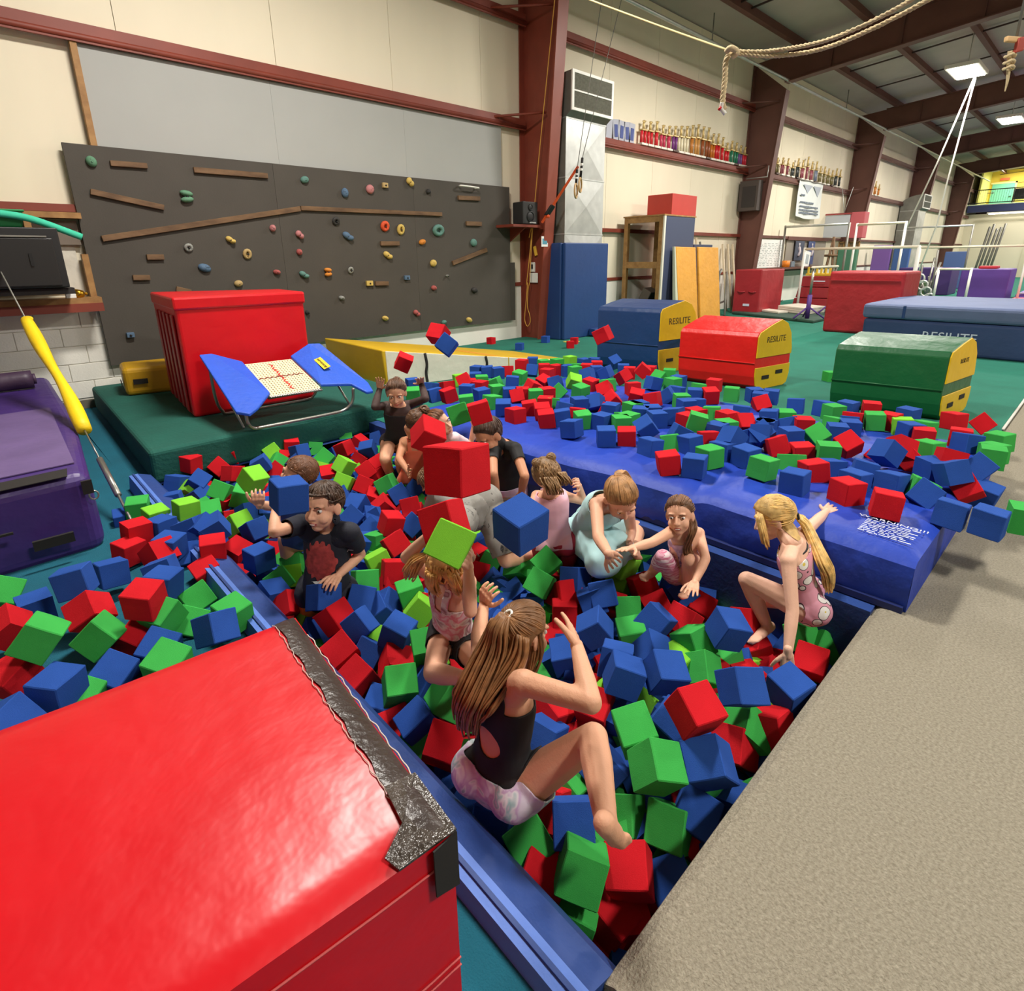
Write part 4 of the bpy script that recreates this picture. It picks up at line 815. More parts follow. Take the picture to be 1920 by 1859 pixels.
for i,(x,y0,y1,z1,c,l) in enumerate(((29.5,7.2,7.9,1.9,(120,84,160),'purple mat standing upright behind the far bars'),(29.5,6.5,7.1,1.85,(60,92,150),'blue mat standing upright right of the purple one'),(32.5,5.0,5.8,1.6,(70,92,140),'slate blue upright mat near the far duct'))):
    m=MB(); m.box(x,x+.2,y0,y1,0,z1); tag(m.build('mat_on_edge',mat('upright_mat_%d'%i,c,.7),bevel=.03),l,'mat')
# uneven bars
def bars(label,X,Y0,Y1,zh,posts=True,white=False,z0=0):
    t=thing('uneven_bar',label,'bar',(X,(Y0+Y1)/2,0))
    m=MB(); m.tube([(X,Y0,zh),(X,Y1,zh)],.035,8); m.build('rail',mat('bar_wood',(226,214,190)) if white else M_galv,t)
    for y in (Y0,Y1):
        m=MB(); m.tube([(X,y,z0),(X,y,zh+.04)],.035,8); m.build('upright',M_white if white else M_galvd,t)
        m=MB(); m.tube([(X-.5,y,.03),(X+.5,y,.03)],.03,6); m.build('foot',M_galvd,t)
    return t
bars('gray high bar nearest the second column',20,8.0,6.10,2.42)
bars('white high bar to the right of the gray high bar',20.4,6.0,4.72,2.40,white=True)
bars('low white bar crossing in front of the high bars',17.2,6.28,3.62,1.68,white=True)
bars('white bar at the far right above the purple mats',24,5.0,2.2,1.72,white=True)
bars('short white beam on steel legs near the far right',22,4.0,3.2,1.06,white=True)
bars('gray high bar in front of the far wall',30,6.9,4.6,2.60)
t=thing('spotting_tower','cluster of steel rods and wheels of the bar stands at the far right','bar stand',(23,4.3,0))
R=random.Random(9)
for q in range(9):
    x=22.6+R.uniform(0,1.2);y=4.0+R.uniform(0,.9); m=MB(); m.tube([(x,y,0),(x+R.uniform(-.3,.3),y+R.uniform(-.3,.3),R.uniform(.6,1.7))],.03,6); m.build('rod',M_galvd if q%2 else M_chrome,t)
for q in range(4):
    m=MB(); c=V(22.5,4.2+q*.12,.15+q*.2); m.tube([c+V(0,.14*math.cos(a),.14*math.sin(a)) for a in [k*PI/6 for k in range(12)]],.03,6,closed=True); m.build('wheel',M_galv,t)
t=thing('bar_rack','bundle of gray bar rails standing against the far wall','bar rack',(44,6.0,0))
for q in range(5): m=MB(); m.tube([(44+.1*q,6.3-.16*q,0),(44.2+.1*q,6.0-.16*q,3.0+.15*math.sin(q*2))],.06,6); m.build('rail',M_galvd,t)
for i,(x0,x1,y0,y1,z0,z1,c,l) in enumerate(((27,28.5,4.5,6.2,0,1.0,(70,44,112),'far dark purple block mat behind the big red mat'),(25,26.5,2.6,3.9,0,1.0,(88,54,140),'far purple block mat with pale top near the bars'),(26.55,27.4,2.75,3.3,0,1.0,(76,82,76),'far gray block mat right of the purple block'),(25.3,25.9,3.0,3.5,1.005,1.1,(196,40,50),'red pad on top of the far purple block'),(33,35,5.3,6.6,0,.9,(200,198,190),'pale far block mat beside the far duct'),(23.0,25.3,.4,2.4,.02,.10,(214,70,86),'flat pink red mat at the far right'))):
    m=MB(); m.box(x0,x1,y0,y1,z0,z1); tag(m.build('far_block_mat',mat('far_mat_%d'%i,c,.6,.06,2),bevel=.03),l,'mat')
t=thing('green_incline','dark green far incline mat right of the big red mat','wedge mat',(24,5.0,0)); m=MB(); m.prism([(23.6,4.5,0),(23.6,5.5,0),(23.6,4.9,.62),(23.6,4.6,.6)],(1.2,0,0)); m.build('body',mat('dark_green_incline',(56,84,46),.7),t,bevel=.03)
t=thing('purple_trampoline_deck','long purple tumbling deck sloping up at the far right','tumble deck',(28,1.5,0)); m=MB(); m.hexa([(25.5,-.2,.0),(36,-.2,.0),(36,2.6,.0),(25.5,2.4,.0),(25.5,-.2,.55),(36,-.2,.62),(36,2.6,.2),(25.5,2.4,.18)]); m.build('deck',mat('violet_vinyl',(112,80,176),.6,.04,2),t,bevel=.02)
m=MB(); m.tube([(25.45,2.3,.22),(25.45,-.1,.58)],.02,6); m.build('white_line',M_white,t)
m=MB(); m.box(22.5,22.7,.3,5.5,.0,.16); tag(m.build('dark_floor_edge',M_navy,bevel=.01),'dark navy low edge strip crossing the hall before the purple mats','edge strip')
# upstairs viewing room
ul=bpy.data.lights.new('balcony_added_fill','AREA'); ul.shape='RECTANGLE'; ul.size=1.2; ul.size_y=6; ul.energy=420; ul.color=(1,.95,.86); uo=bpy.data.objects.new('balcony_added_fill',ul); COL.objects.link(uo); uo.location=(51.4,4,6.75)  # unseen fill lamp added to brighten the yellow upstairs room
UP=thing('balcony','upstairs balcony with navy beam and black railing at the far end','balcony',(52,3,4))
m=MB(); m.box(49.4,49.9,-14,8.1,4.10,4.52); m.build('navy_beam',mat('navy_beam',(40,50,92),.6),UP)
m=MB(); m.box(49.9,56,-14,8.1,4.40,4.50); m.build('deck',mat('pale_trim',(190,206,180),.7),UP)
m=MB(); m.box(49.4,49.5,-14,8.3,4.525,4.58); m.build('pale_kick_board',mat('pale_trim',(190,206,180)),UP)
for z in (4.66,5.45): m=MB(); m.tube([(49.45,-14,z),(49.45,8.4,z)],.03,6); m.build('rail',M_black,UP)
for y in (8.1,5.9,3.7,1.5): m=MB(); m.tube([(49.45,y,4.5),(49.45,y,5.45)],.03,6); m.build('rail_post',M_black,UP)
m=MB()
for q in range(80): m.tube([(49.45,8.3-q*.12,4.66),(49.45,8.3-q*.12,5.45)],.008,4)
q=m.build('baluster_rods',M_black,UP); q['kind']='stuff'
struct(MB().box(53.0,53.1,-14,8.1,4.5,6.9).build('wall_upper_room',mat('yellow_room_paint',(236,206,84))))
struct(MB().box(49.9,53,7.7,7.8,4.5,6.9).build('wall_upper_side',mat('pale_yellow_paint',(226,222,120),.7)))
D=struct(thing('door_1',None,None,(53,7,4.5))); m=MB(); m.box(52.94,52.98,6.35,7.55,4.5,6.05); m.build('leaf',mat('aqua_door',(120,200,178),.5),D); m=MB(); m.box(52.92,52.97,6.25,6.35,4.5,6.15); m.box(52.92,52.97,6.25,7.65,6.05,6.15); m.build('door_frame',mat('cream_trim',(240,226,160),.6),D)
m=MB(); m.tube([(52.9,6.45,5.2),(52.9,6.55,5.2)],.03,6); m.build('door_handle',M_black,D)
D2=struct(thing('window_2',None,None,(53,5,5.2))); m=MB(); m.box(52.94,52.98,3.2,5.5,5.25,6.2); m.build('pane',mat('amber_window',(206,176,84),.3),D2); m=MB(); 
for z in (5.18,6.2): m.box(52.92,52.97,3.1,5.6,z,z+.08)
m.box(52.92,52.97,5.5,5.6,5.2,6.25); m.build('window_frame',mat('cream_trim',(240,226,160)),D2)
m=MB(); m.box(52.9,52.95,6.7,7.2,6.25,6.4); tag(m.build('red_exit_sign',mat('exit_sign_red',(226,110,70),.5)),'small orange red sign above the aqua upstairs door','sign')
for q in range(4):
    y=5.7-q*.95; t=thing('balcony_chair','black padded chair, %s from the aqua door on the balcony'%ordn[q],'chair',(51,y,4.5),group='black chairs on the balcony')
    m=MB(); m.box(50.7,51.2,y-.36,y+.36,4.85,4.98); m.build('seat',M_black,t,bevel=.03); m=MB(); m.box(50.62,50.72,y-.36,y+.36,4.95,5.5); m.build('backrest',M_black,t,bevel=.04)
    for dx,dy in ((.05,.3),(.05,-.3),(.45,.3),(.45,-.3)): m=MB(); m.tube([(50.7+dx,y+dy,4.5),(50.7+dx,y+dy,4.86)],.02,5); m.build('leg',M_chrome,t)
    m=MB(); m.tube([(50.66,y-.3,4.6),(50.66,y+.3,4.6)],.02,5); m.build('stretcher',M_chrome,t)
t=thing('tube_light','long fluorescent tube light under the balcony beam','light',(49.3,4,3.95)); m=MB(); m.box(49.2,49.35,1.0,7.0,3.98,4.04); m.build('housing',M_white,t); m=MB(); m.tube([(49.27,1.1,3.95),(49.27,6.9,3.95)],.03,6); m.build('lamp_tube',M_glow,t)
m=MB(); m.box(49.95,49.99,3.6,4.9,0,2.4); D3=struct(m.build('door_2',mat('far_door_cream',(206,198,172),.7)))
# ropes from the ceiling light and hanging hook
wr=thing('hoist_ropes','two white ropes slanting down from the ceiling by the square light','rope',(20.300,3.769,5.869))
for pts in ([(20.300,3.762,5.892),(20.600,4.262,4.029),(20.800,4.829,2.077)],[(20.300,3.739,5.888),(20.600,3.965,3.381),(20.800,4.044,2.338),(21.000,4.348,0.795)]):
    polyline('rope',M_white,wr,pts,.02,6,curve=False)
hk=thing('hanging_hook','pale rope tackle with red block hanging at upper right','hoist',(6.236,0.958,3.063))
polyline('tackle_rope',M_rope,hk,[(6.252,0.959,2.996),(6.273,0.958,2.910),(6.297,0.950,2.803),(6.312,0.953,2.725)],lambda q:.022-.018*q,8)
for q,(p) in enumerate(((6.251,0.959,2.960),(6.260,0.958,2.918),(6.269,0.955,2.880))):
    m=MB(); c=Vector(p); m.tube([c+V(.032*math.cos(a),.032*math.sin(a),.008*math.sin(2*a)) for a in [k*PI/6 for k in range(12)]],.010,6,closed=True); m.build('rope_coil',M_rope,hk)
m=MB(); c=Vector((6.239,0.942,3.060)); m.obox(c,(1,-.6,0),(.6,1,0),(0,0,1),.10,.018,.02); m.build('wood_block',mat('pale_wood',(226,186,130),.6),hk,bevel=.01)
m=MB(); c=Vector((6.252,0.915,3.024)); m.obox(c,(1,-.6,.3),(.6,1,0),(0,0,1),.035,.018,.05); m.build('red_hook',mat('hook_red',(170,60,44),.5),hk,bevel=.01)
m=MB(); c=Vector((6.239,0.942,3.060)); m.tube([c,(c.x,c.y,7.1)],.01,6); m.build('hanger_cable',M_galvd,hk)

# ------------------------------------------------------------------ people: one continuous body each, clothes and hair as children
PEOPLE={"front": {"P": [0.8774, 1.0088, -0.02], "N": [0.9101, 1.0064, 0.3491], "H": [0.9956, 1.0132, 0.4361], "SL": [0.9168, 1.1247, 0.2813], "EL": [1.0455, 1.2936, 0.251], "WL": [1.1792, 1.4169, 0.2565], "TL": [1.1519, 1.3628, 0.3715], "SR": [0.8742, 0.8883, 0.4074], "ER": [0.896, 0.6831, 0.466], "WR": [1.0116, 0.823, 0.4792], "TR": [1.0876, 0.9264, 0.5003], "IL": [0.8623, 1.0787, -0.0182], "KL": [1.1065, 1.0607, -0.2008], "AL": [1.1163, 1.0427, -0.4926], "FL": [1.2075, 1.017, -0.6325], "IR": [0.8926, 0.939, -0.0218], "KR": [1.0294, 0.7729, 0.1951], "AR": [0.8228, 0.5701, 0.2374], "FR": [0.9086, 0.5822, 0.0923], "face": [0.9655, -0.0748, -0.2493], "up": [0.6996, 0.0558, 0.7123], "nL": [0.9596, 0.1435, -0.242], "nR": [0.045, 0.9206, -0.102], "h": 1.3}, "blonde": {"P": [2.5259, 0.7076, -0.03], "N": [2.4119, 0.7676, 0.2929], "H": [2.467, 0.8814, 0.3537], "SL": [2.291, 0.7352, 0.2656], "EL": [2.2058, 0.6636, 0.0978], "WL": [2.114, 0.629, -0.042], "TL": [2.1132, 0.6175, -0.1635], "SR": [2.5391, 0.7773, 0.2817], "ER": [2.7403, 0.7824, 0.2772], "WR": [2.9102, 0.7942, 0.2643], "TR": [3.0307, 0.78, 0.2769], "IL": [2.4713, 0.6705, -0.0424], "KL": [2.4073, 0.9398, 0.0325], "AL": [2.4702, 0.8385, -0.2147], "FL": [2.3119, 0.846, -0.2096], "IR": [2.5804, 0.7447, -0.0176], "KR": [2.6539, 0.9442, -0.2099], "AR": [2.649, 0.8612, -0.4715], "FR": [2.668, 0.9013, -0.6238], "face": [-0.4682, 0.77, -0.4336], "up": [-0.0474, 0.3004, 0.9526], "nL": [0.4521, 0.4893, -0.7271], "nR": [0.2461, 0.2745, -0.845], "h": 1.22}, "limegirl": {"P": [1.1774, 1.6156, 0.0], "N": [1.1307, 1.5537, 0.3184], "H": [1.0792, 1.5045, 0.4299], "SL": [1.1262, 1.6693, 0.2839], "EL": [1.0029, 1.6567, 0.4277], "WL": [1.0469, 1.5556, 0.545], "TL": [1.0229, 1.4651, 0.6117], "SR": [1.1256, 1.441, 0.3615], "ER": [1.0115, 1.2896, 0.3685], "WR": [1.0276, 1.3119, 0.5272], "TR": [0.9715, 1.2648, 0.6158], "IL": [1.1725, 1.6777, 0.0113], "KL": [0.9785, 1.4895, 0.0152], "AL": [0.9541, 1.2661, 0.1435], "FL": [1.0387, 1.3166, 0.031], "IR": [1.1823, 1.5536, -0.0113], "KR": [1.0826, 1.3211, 0.0838], "AR": [1.1241, 1.4439, -0.1402], "FR": [1.1742, 1.5278, -0.2533], "face": [-0.5513, -0.6439, -0.5305], "up": [-0.319, -0.2024, 0.9259], "nL": [0.8589, -0.1053, -0.3758], "nR": [-0.2757, 0.87, 0.084], "h": 1.15}, "boy": {"P": [1.0205, 2.4852, -0.12], "N": [1.0781, 2.4827, 0.2402], "H": [1.0373, 2.4355, 0.3735], "SL": [0.9598, 2.5404, 0.2673], "EL": [0.7921, 2.4276, 0.3287], "WL": [0.8673, 2.5834, 0.3752], "TL": [0.8528, 2.4962, 0.4677], "SR": [1.1173, 2.3542, 0.2374], "ER": [1.1978, 2.4235, 0.0549], "WR": [1.0337, 2.3576, 0.0262], "TR": [0.9416, 2.2718, 0.0495], "IL": [0.9752, 2.5386, -0.1124], "KL": [0.9377, 2.506, -0.4014], "AL": [0.9677, 2.5321, -0.694], "FL": [0.8555, 2.4344, -0.7067], "IR": [1.0658, 2.4319, -0.1276], "KR": [1.0283, 2.3993, -0.4166], "AR": [1.0583, 2.4254, -0.7093], "FR": [0.9461, 2.3277, -0.722], "face": [-0.8828, -0.4654, 0.0634], "up": [0.0896, 0.0472, 0.9949], "nL": [0.8258, -0.4397, 0.1213], "nR": [-0.5171, -0.096, -0.7024], "h": 1.28}, "hiddenboy": {"P": [1.1181, 2.9749, -0.03], "N": [1.0961, 2.8687, 0.3093], "H": [1.0732, 2.794, 0.43], "SL": [1.0805, 2.9962, 0.2823], "EL": [0.9338, 2.8515, 0.2723], "WL": [0.8398, 2.7287, 0.3542], "TL": [0.8135, 2.6488, 0.4467], "SR": [1.1952, 2.934, 0.2533], "ER": [1.2619, 3.0178, 0.077], "WR": [1.1607, 2.8763, 0.0584], "TR": [1.0997, 2.7707, 0.0857], "IL": [1.0592, 3.0097, -0.023], "KL": [1.0336, 2.9692, -0.3252], "AL": [1.0541, 3.0016, -0.5949], "FL": [0.9793, 2.8831, -0.6669], "IR": [1.1771, 2.9402, -0.037], "KR": [1.1515, 2.8997, -0.3393], "AR": [1.1719, 2.9321, -0.609], "FR": [1.0971, 2.8137, -0.681], "face": [-0.9868, -0.1018, 0.1262], "up": [-0.1595, -0.5198, 0.8392], "nL": [0.3492, 0.8041, -0.0395], "nR": [-0.6557, -0.6958, 0.293], "h": 1.25}, "leotard": {"P": [2.2977, 3.8022, 0.08], "N": [2.2783, 3.7169, 0.4342], "H": [2.2191, 3.6324, 0.5391], "SL": [2.2522, 3.844, 0.3992], "EL": [2.0821, 3.7269, 0.4432], "WL": [2.1893, 3.8202, 0.5523], "TL": [2.1729, 3.7668, 0.6675], "SR": [2.404, 3.7467, 0.3971], "ER": [2.4276, 3.5515, 0.4742], "WR": [2.4927, 3.6939, 0.5613], "TR": [2.4278, 3.6271, 0.6491], "IL": [2.2381, 3.8391, 0.0856], "KL": [2.0581, 3.6, 0.0547], "AL": [2.1745, 3.7213, -0.1792], "FL": [2.0753, 3.5945, -0.1369], "IR": [2.3574, 3.7652, 0.0744], "KR": [2.1553, 3.5478, 0.0254], "AR": [2.2633, 3.6684, -0.2128], "FR": [2.1658, 3.549, -0.1501], "face": [-0.5818, -0.756, -0.2998], "up": [-0.0739, -0.096, 0.9926], "nL": [-0.6557, -0.6958, 0.293], "nR": [-0.5832, -0.7647, 0.2918], "h": 1.28}, "curly": {"P": [2.2238, 3.4629, -0.12], "N": [2.2182, 3.4138, 0.2472], "H": [2.1872, 3.3338, 0.3696], "SL": [2.1917, 3.5321, 0.1845], "EL": [2.0495, 3.3851, 0.1198], "WL": [2.0109, 3.2136, 0.0727], "TL": [1.975, 3.0909, 0.0963], "SR": [2.3358, 3.4359, 0.1814], "ER": [2.2586, 3.2534, 0.0993], "WR": [2.1776, 3.0915, 0.0803], "TR": [2.1167, 2.9769, 0.0882], "IL": [2.1642, 3.5023, -0.1156], "KL": [2.1919, 3.5435, -0.4091], "AL": [2.1698, 3.5105, -0.7063], "FL": [2.2539, 3.6359, -0.7183], "IR": [2.2833, 3.4236, -0.1244], "KR": [2.311, 3.4648, -0.4178], "AR": [2.2889, 3.4319, -0.7151], "FR": [2.373, 3.5573, -0.727], "face": [0.6931, 0.4407, -0.5704], "up": [-0.2078, -0.5352, 0.8188], "nL": [-0.6557, -0.6958, 0.293], "nR": [-0.6557, -0.6958, 0.293], "h": 1.3}, "smiling": {"P": [2.3571, 3.2511, -0.12], "N": [2.3692, 3.2447, 0.2502], "H": [2.2985, 3.1985, 0.3736], "SL": [2.3471, 3.3672, 0.1943], "EL": [2.1922, 3.2387, 0.1201], "WL": [2.1419, 3.0769, 0.0535], "TL": [2.084, 2.9639, 0.0813], "SR": [2.3554, 3.1099, 0.2668], "ER": [2.5342, 3.1383, 0.1517], "WR": [2.5387, 3.1032, 0.3303], "TR": [2.4921, 3.0189, 0.4176], "IL": [2.3555, 3.3225, -0.1187], "KL": [2.4055, 3.3237, -0.4197], "AL": [2.3655, 3.3228, -0.7109], "FL": [2.5175, 3.3263, -0.7458], "IR": [2.3587, 3.1796, -0.1213], "KR": [2.4087, 3.1807, -0.4223], "AR": [2.3687, 3.1798, -0.7135], "FR": [2.5207, 3.1833, -0.7484], "face": [0.1339, -0.9883, 0.0733], "up": [-0.4729, -0.3086, 0.8253], "nL": [-0.6557, -0.6958, 0.293], "nR": [0.6557, 0.6958, -0.293], "h": 1.3}, "bunwoman": {"P": [2.5445, 2.7526, -0.06], "N": [2.4099, 2.6745, 0.3136], "H": [2.2794, 2.637, 0.4042], "SL": [2.2759, 2.6098, 0.3236], "EL": [2.1398, 2.4445, 0.2285], "WL": [2.2095, 2.4927, 0.0487], "TL": [2.2723, 2.5499, -0.0651], "SR": [2.4067, 2.5254, 0.3118], "ER": [2.314, 2.3434, 0.197], "WR": [2.3709, 2.437, 0.0311], "TR": [2.3993, 2.5033, -0.0913], "IL": [2.5047, 2.8197, -0.0603], "KL": [2.4651, 2.7961, -0.4066], "AL": [2.4968, 2.815, -0.7107], "FL": [2.365, 2.7366, -0.8046], "IR": [2.5844, 2.6854, -0.0597], "KR": [2.5447, 2.6618, -0.4059], "AR": [2.5764, 2.6807, -0.7101], "FR": [2.4446, 2.6022, -0.804], "face": [-0.8735, -0.033, -0.4857], "up": [-0.2259, 0.1825, 0.9569], "nL": [-0.6557, -0.6958, 0.293], "nR": [-0.6557, -0.6958, 0.293], "h": 1.42}, "pinktank": {"P": [2.076, 1.8706, 0.0], "N": [2.0275, 1.8688, 0.3155], "H": [1.9816, 1.8423, 0.4329], "SL": [2.0376, 1.973, 0.2619], "EL": [1.8795, 1.8815, 0.2339], "WL": [1.7905, 1.7557, 0.205], "TL": [1.7223, 1.6712, 0.2327], "SR": [2.1343, 1.8567, 0.2677], "ER": [2.2987, 1.8591, 0.1833], "WR": [2.2156, 1.8208, 0.3106], "TR": [2.1466, 1.7762, 0.3867], "IL": [2.0371, 1.918, -0.0057], "KL": [2.0751, 1.95, -0.2576], "AL": [2.0447, 1.9244, -0.5144], "FL": [2.1443, 2.0081, -0.5286], "IR": [2.115, 1.8232, 0.0057], "KR": [2.153, 1.8552, -0.2462], "AR": [2.1226, 1.8296, -0.503], "FR": [2.2222, 1.9133, -0.5172], "face": [0.426, 0.8231, -0.3756], "up": [-0.3568, -0.2059, 0.9112], "nL": [-0.6557, -0.6958, 0.293], "nR": [-0.9218, 0.4798, 0.1005], "h": 1.12}, "bluedress": {"P": [2.2914, 1.8361, 0.02], "N": [2.194, 1.6018, 0.2977], "H": [2.1259, 1.4855, 0.3675], "SL": [2.0606, 1.5813, 0.3292], "EL": [1.9082, 1.4454, 0.2535], "WL": [1.7958, 1.2993, 0.267], "TL": [1.8932, 1.33, 0.1834], "SR": [2.2922, 1.5471, 0.2166], "ER": [2.4175, 1.6046, 0.0481], "WR": [2.2604, 1.5093, 0.0678], "TR": [2.1519, 1.4411, 0.099], "IL": [2.2218, 1.8414, 0.0001], "KL": [2.0985, 1.5571, 0.0128], "AL": [2.1625, 1.7457, -0.2075], "FL": [2.2404, 1.8474, -0.3217], "IR": [2.361, 1.8308, 0.0399], "KR": [2.6311, 1.7062, -0.048], "AR": [2.3783, 1.5503, -0.0482], "FR": [2.2519, 1.4499, 0.01], "face": [-0.2946, -0.663, -0.6882], "up": [-0.3628, -0.5386, 0.7604], "nL": [-0.6557, -0.6958, 0.293], "nR": [-0.6557, -0.6958, 0.293], "h": 1.32}, "sitter": {"P": [2.3876, 1.2542, -0.03], "N": [2.2689, 1.2036, 0.2495], "H": [2.1968, 1.2009, 0.3506], "SL": [2.1588, 1.2165, 0.2734], "EL": [1.9816, 1.2063, 0.289], "WL": [1.8337, 1.2043, 0.3205], "TL": [1.7296, 1.2097, 0.3489], "SR": [2.3703, 1.1855, 0.2021], "ER": [2.2382, 1.0738, 0.1592], "WR": [2.0984, 1.0454, 0.1091], "TR": [1.9966, 1.0105, 0.1013], "IL": [2.3344, 1.2725, -0.0492], "KL": [2.1568, 1.2471, 0.1302], "AL": [2.2633, 1.3659, -0.0531], "FL": [2.132, 1.3351, -0.0138], "IR": [2.4407, 1.2359, -0.0108], "KR": [2.2378, 1.1516, 0.1163], "AR": [2.3314, 1.2004, -0.1026], "FR": [2.204, 1.153, -0.0675], "face": [-0.9352, -0.3332, 0.1202], "up": [0.0689, 0.2014, 0.9771], "nL": [-0.3417, -0.3434, -0.8974], "nR": [0.0072, 0.0249, -0.9483], "h": 1.08}, "grayshorts": {"P": [1.7916, 2.1967, 0.18], "N": [1.8749, 2.5723, 0.1805], "H": [1.894, 2.7257, 0.1657], "SL": [1.8608, 2.6861, 0.0972], "EL": [1.87, 2.8033, -0.092], "WL": [1.9724, 2.8986, -0.2191], "TL": [2.0412, 2.9708, -0.3101], "SR": [1.9874, 2.6518, 0.2139], "ER": [2.1238, 2.8257, 0.2418], "WR": [2.1708, 3.0078, 0.2231], "TR": [2.2122, 3.1298, 0.1829], "IL": [1.7211, 2.2123, 0.1629], "KL": [1.4873, 2.0066, 0.2238], "AL": [1.6616, 2.1083, -0.0033], "FL": [1.7564, 2.2063, -0.1138], "IR": [1.8622, 2.181, 0.1971], "KR": [1.8332, 2.0031, -0.0639], "AR": [2.1163, 2.0534, -0.1619], "FR": [2.247, 2.1665, -0.1923], "face": [-0.253, 0.6407, -0.7249], "up": [-0.605, 0.7164, 0.3475], "nL": [-0.6557, -0.6958, 0.293], "nR": [-0.6557, -0.6958, 0.293], "h": 1.35}}
def np3(v): return np.array(v,float)
def unit(v): 
    v=np3(v); return v/max(1e-9,np.linalg.norm(v))
def remesh(mb,voxel,it=6,fac=.5):
    me=bpy.data.meshes.new('tmp'); me.from_pydata(mb.v,[],mb.f); me.update()
    o=bpy.data.objects.new('tmp',me); COL.objects.link(o)
    r=o.modifiers.new('r','REMESH'); r.mode='VOXEL'; r.voxel_size=voxel; r.use_smooth_shade=True
    if it: s=o.modifiers.new('s','SMOOTH'); s.factor=fac; s.iterations=it
    bpy.context.view_layer.update()
    e=o.evaluated_get(bpy.context.evaluated_depsgraph_get()); me2=e.to_mesh()
    n=len(me2.vertices); co_=np.empty(n*3); me2.vertices.foreach_get('co',co_)
    me2.calc_loop_triangles(); t=np.empty(len(me2.loop_triangles)*3,dtype=np.int32); me2.loop_triangles.foreach_get('vertices',t)
    e.to_mesh_clear(); bpy.data.objects.remove(o); bpy.data.meshes.remove(me)
    return co_.reshape(-1,3),t.reshape(-1,3)
def tri_obj(name,co_,tr,material,parent,**kw):
    used=np.unique(tr); mp=-np.ones(len(co_),int); mp[used]=np.arange(len(used)); c=co_[used]; t=mp[tr]
    org=np.array([(c[:,0].min()+c[:,0].max())/2,(c[:,1].min()+c[:,1].max())/2,c[:,2].min()])
    me=bpy.data.meshes.new(name); me.vertices.add(len(c)); me.vertices.foreach_set('co',(c-org).ravel())
    me.loops.add(len(t)*3); me.loops.foreach_set('vertex_index',t.ravel().astype(np.int32)); me.polygons.add(len(t)); me.polygons.foreach_set('loop_start',np.arange(0,len(t)*3,3,dtype=np.int32)); me.polygons.foreach_set('use_smooth',np.ones(len(t),bool))
    me.update(); me.validate()
    return link(name,me,material,parent,Vector(org),**kw)
def normals(c,t):
    n=np.zeros_like(c); f=np.cross(c[t[:,1]]-c[t[:,0]],c[t[:,2]]-c[t[:,0]])
    for k in range(3): np.add.at(n,t[:,k],f)
    return n/np.maximum(1e-12,np.linalg.norm(n,axis=1))[:,None]
def clip(c,t,val,extra=None):
    """keep val>0, cutting triangles exactly at the iso line"""
    cs=[c];n=len(c);out=[];cache={};new=[]
    inside=val>0; cnt=inside[t].sum(1)
    out.append(t[cnt==3])
    def cut(i,j):
        k=(i,j) if i<j else (j,i)
        if k not in cache:
            s=val[i]/(val[i]-val[j]); cache[k]=n+len(new); new.append((i,j,s))
        return cache[k]
    add=[]
    for tri in t[(cnt==1)|(cnt==2)]:
        a=[int(x) for x in tri]; ins=[inside[x] for x in a]
        if sum(ins)==1:
            k=ins.index(True); p,q,r=a[k],a[(k+1)%3],a[(k+2)%3]; add.append((p,cut(p,q),cut(p,r)))
        else:
            k=ins.index(False); p,q,r=a[k],a[(k+1)%3],a[(k+2)%3]; x=cut(q,p);y=cut(r,p); add.append((x,q,r)); add.append((x,r,y))
    if new:
        I=np.array([x[0] for x in new]);J=np.array([x[1] for x in new]);S=np.array([x[2] for x in new])
        mix=lambda A:np.concatenate([A,A[I]*(1-(S if A.ndim==1 else S[:,None]))+A[J]*(S if A.ndim==1 else S[:,None])])
    else: mix=lambda A:A
    if add: out.append(np.array(add,int))
    return mix,np.concatenate(out)
def capsule(mb,a,b,ra,rb,n=10):
    a=Vector(a);b=Vector(b);d=b-a;L=d.length
    if L<1e-6: mb.ell(a,(ra,ra,ra)); return
    M=d.to_track_quat('Z','Y').to_matrix(); vs=[];fs=[]; K=4
    rows=[(-ra*math.cos(PI/2*k/K),ra*math.sin(PI/2*k/K)) for k in range(K+1)]+[(L+rb*math.sin(PI/2*k/K),rb*math.cos(PI/2*k/K)) for k in range(K+1)]
    for z,r in rows:
        for i in range(n): vs.append(a+M@Vector((max(r,1e-5)*math.cos(2*PI*i/n),max(r,1e-5)*math.sin(2*PI*i/n),z)))
    for j in range(len(rows)-1):
        for i in range(n): fs.append((j*n+i,j*n+(i+1)%n,(j+1)*n+(i+1)%n,(j+1)*n+i))
    fs.append(tuple(range(n-1,-1,-1))); fs.append(tuple(range((len(rows)-1)*n,len(rows)*n)))
    mb.add(vs,fs,True)
TP=[(-.17,.030,.034),(-.10,.066,.056),(-.02,.082,.063),(.06,.084,.062),(.2,.076,.055),(.38,.068,.050),(.58,.075,.054),(.76,.082,.057),(.88,.078,.051),(.96,.055,.040),(1.03,.034,.033)]
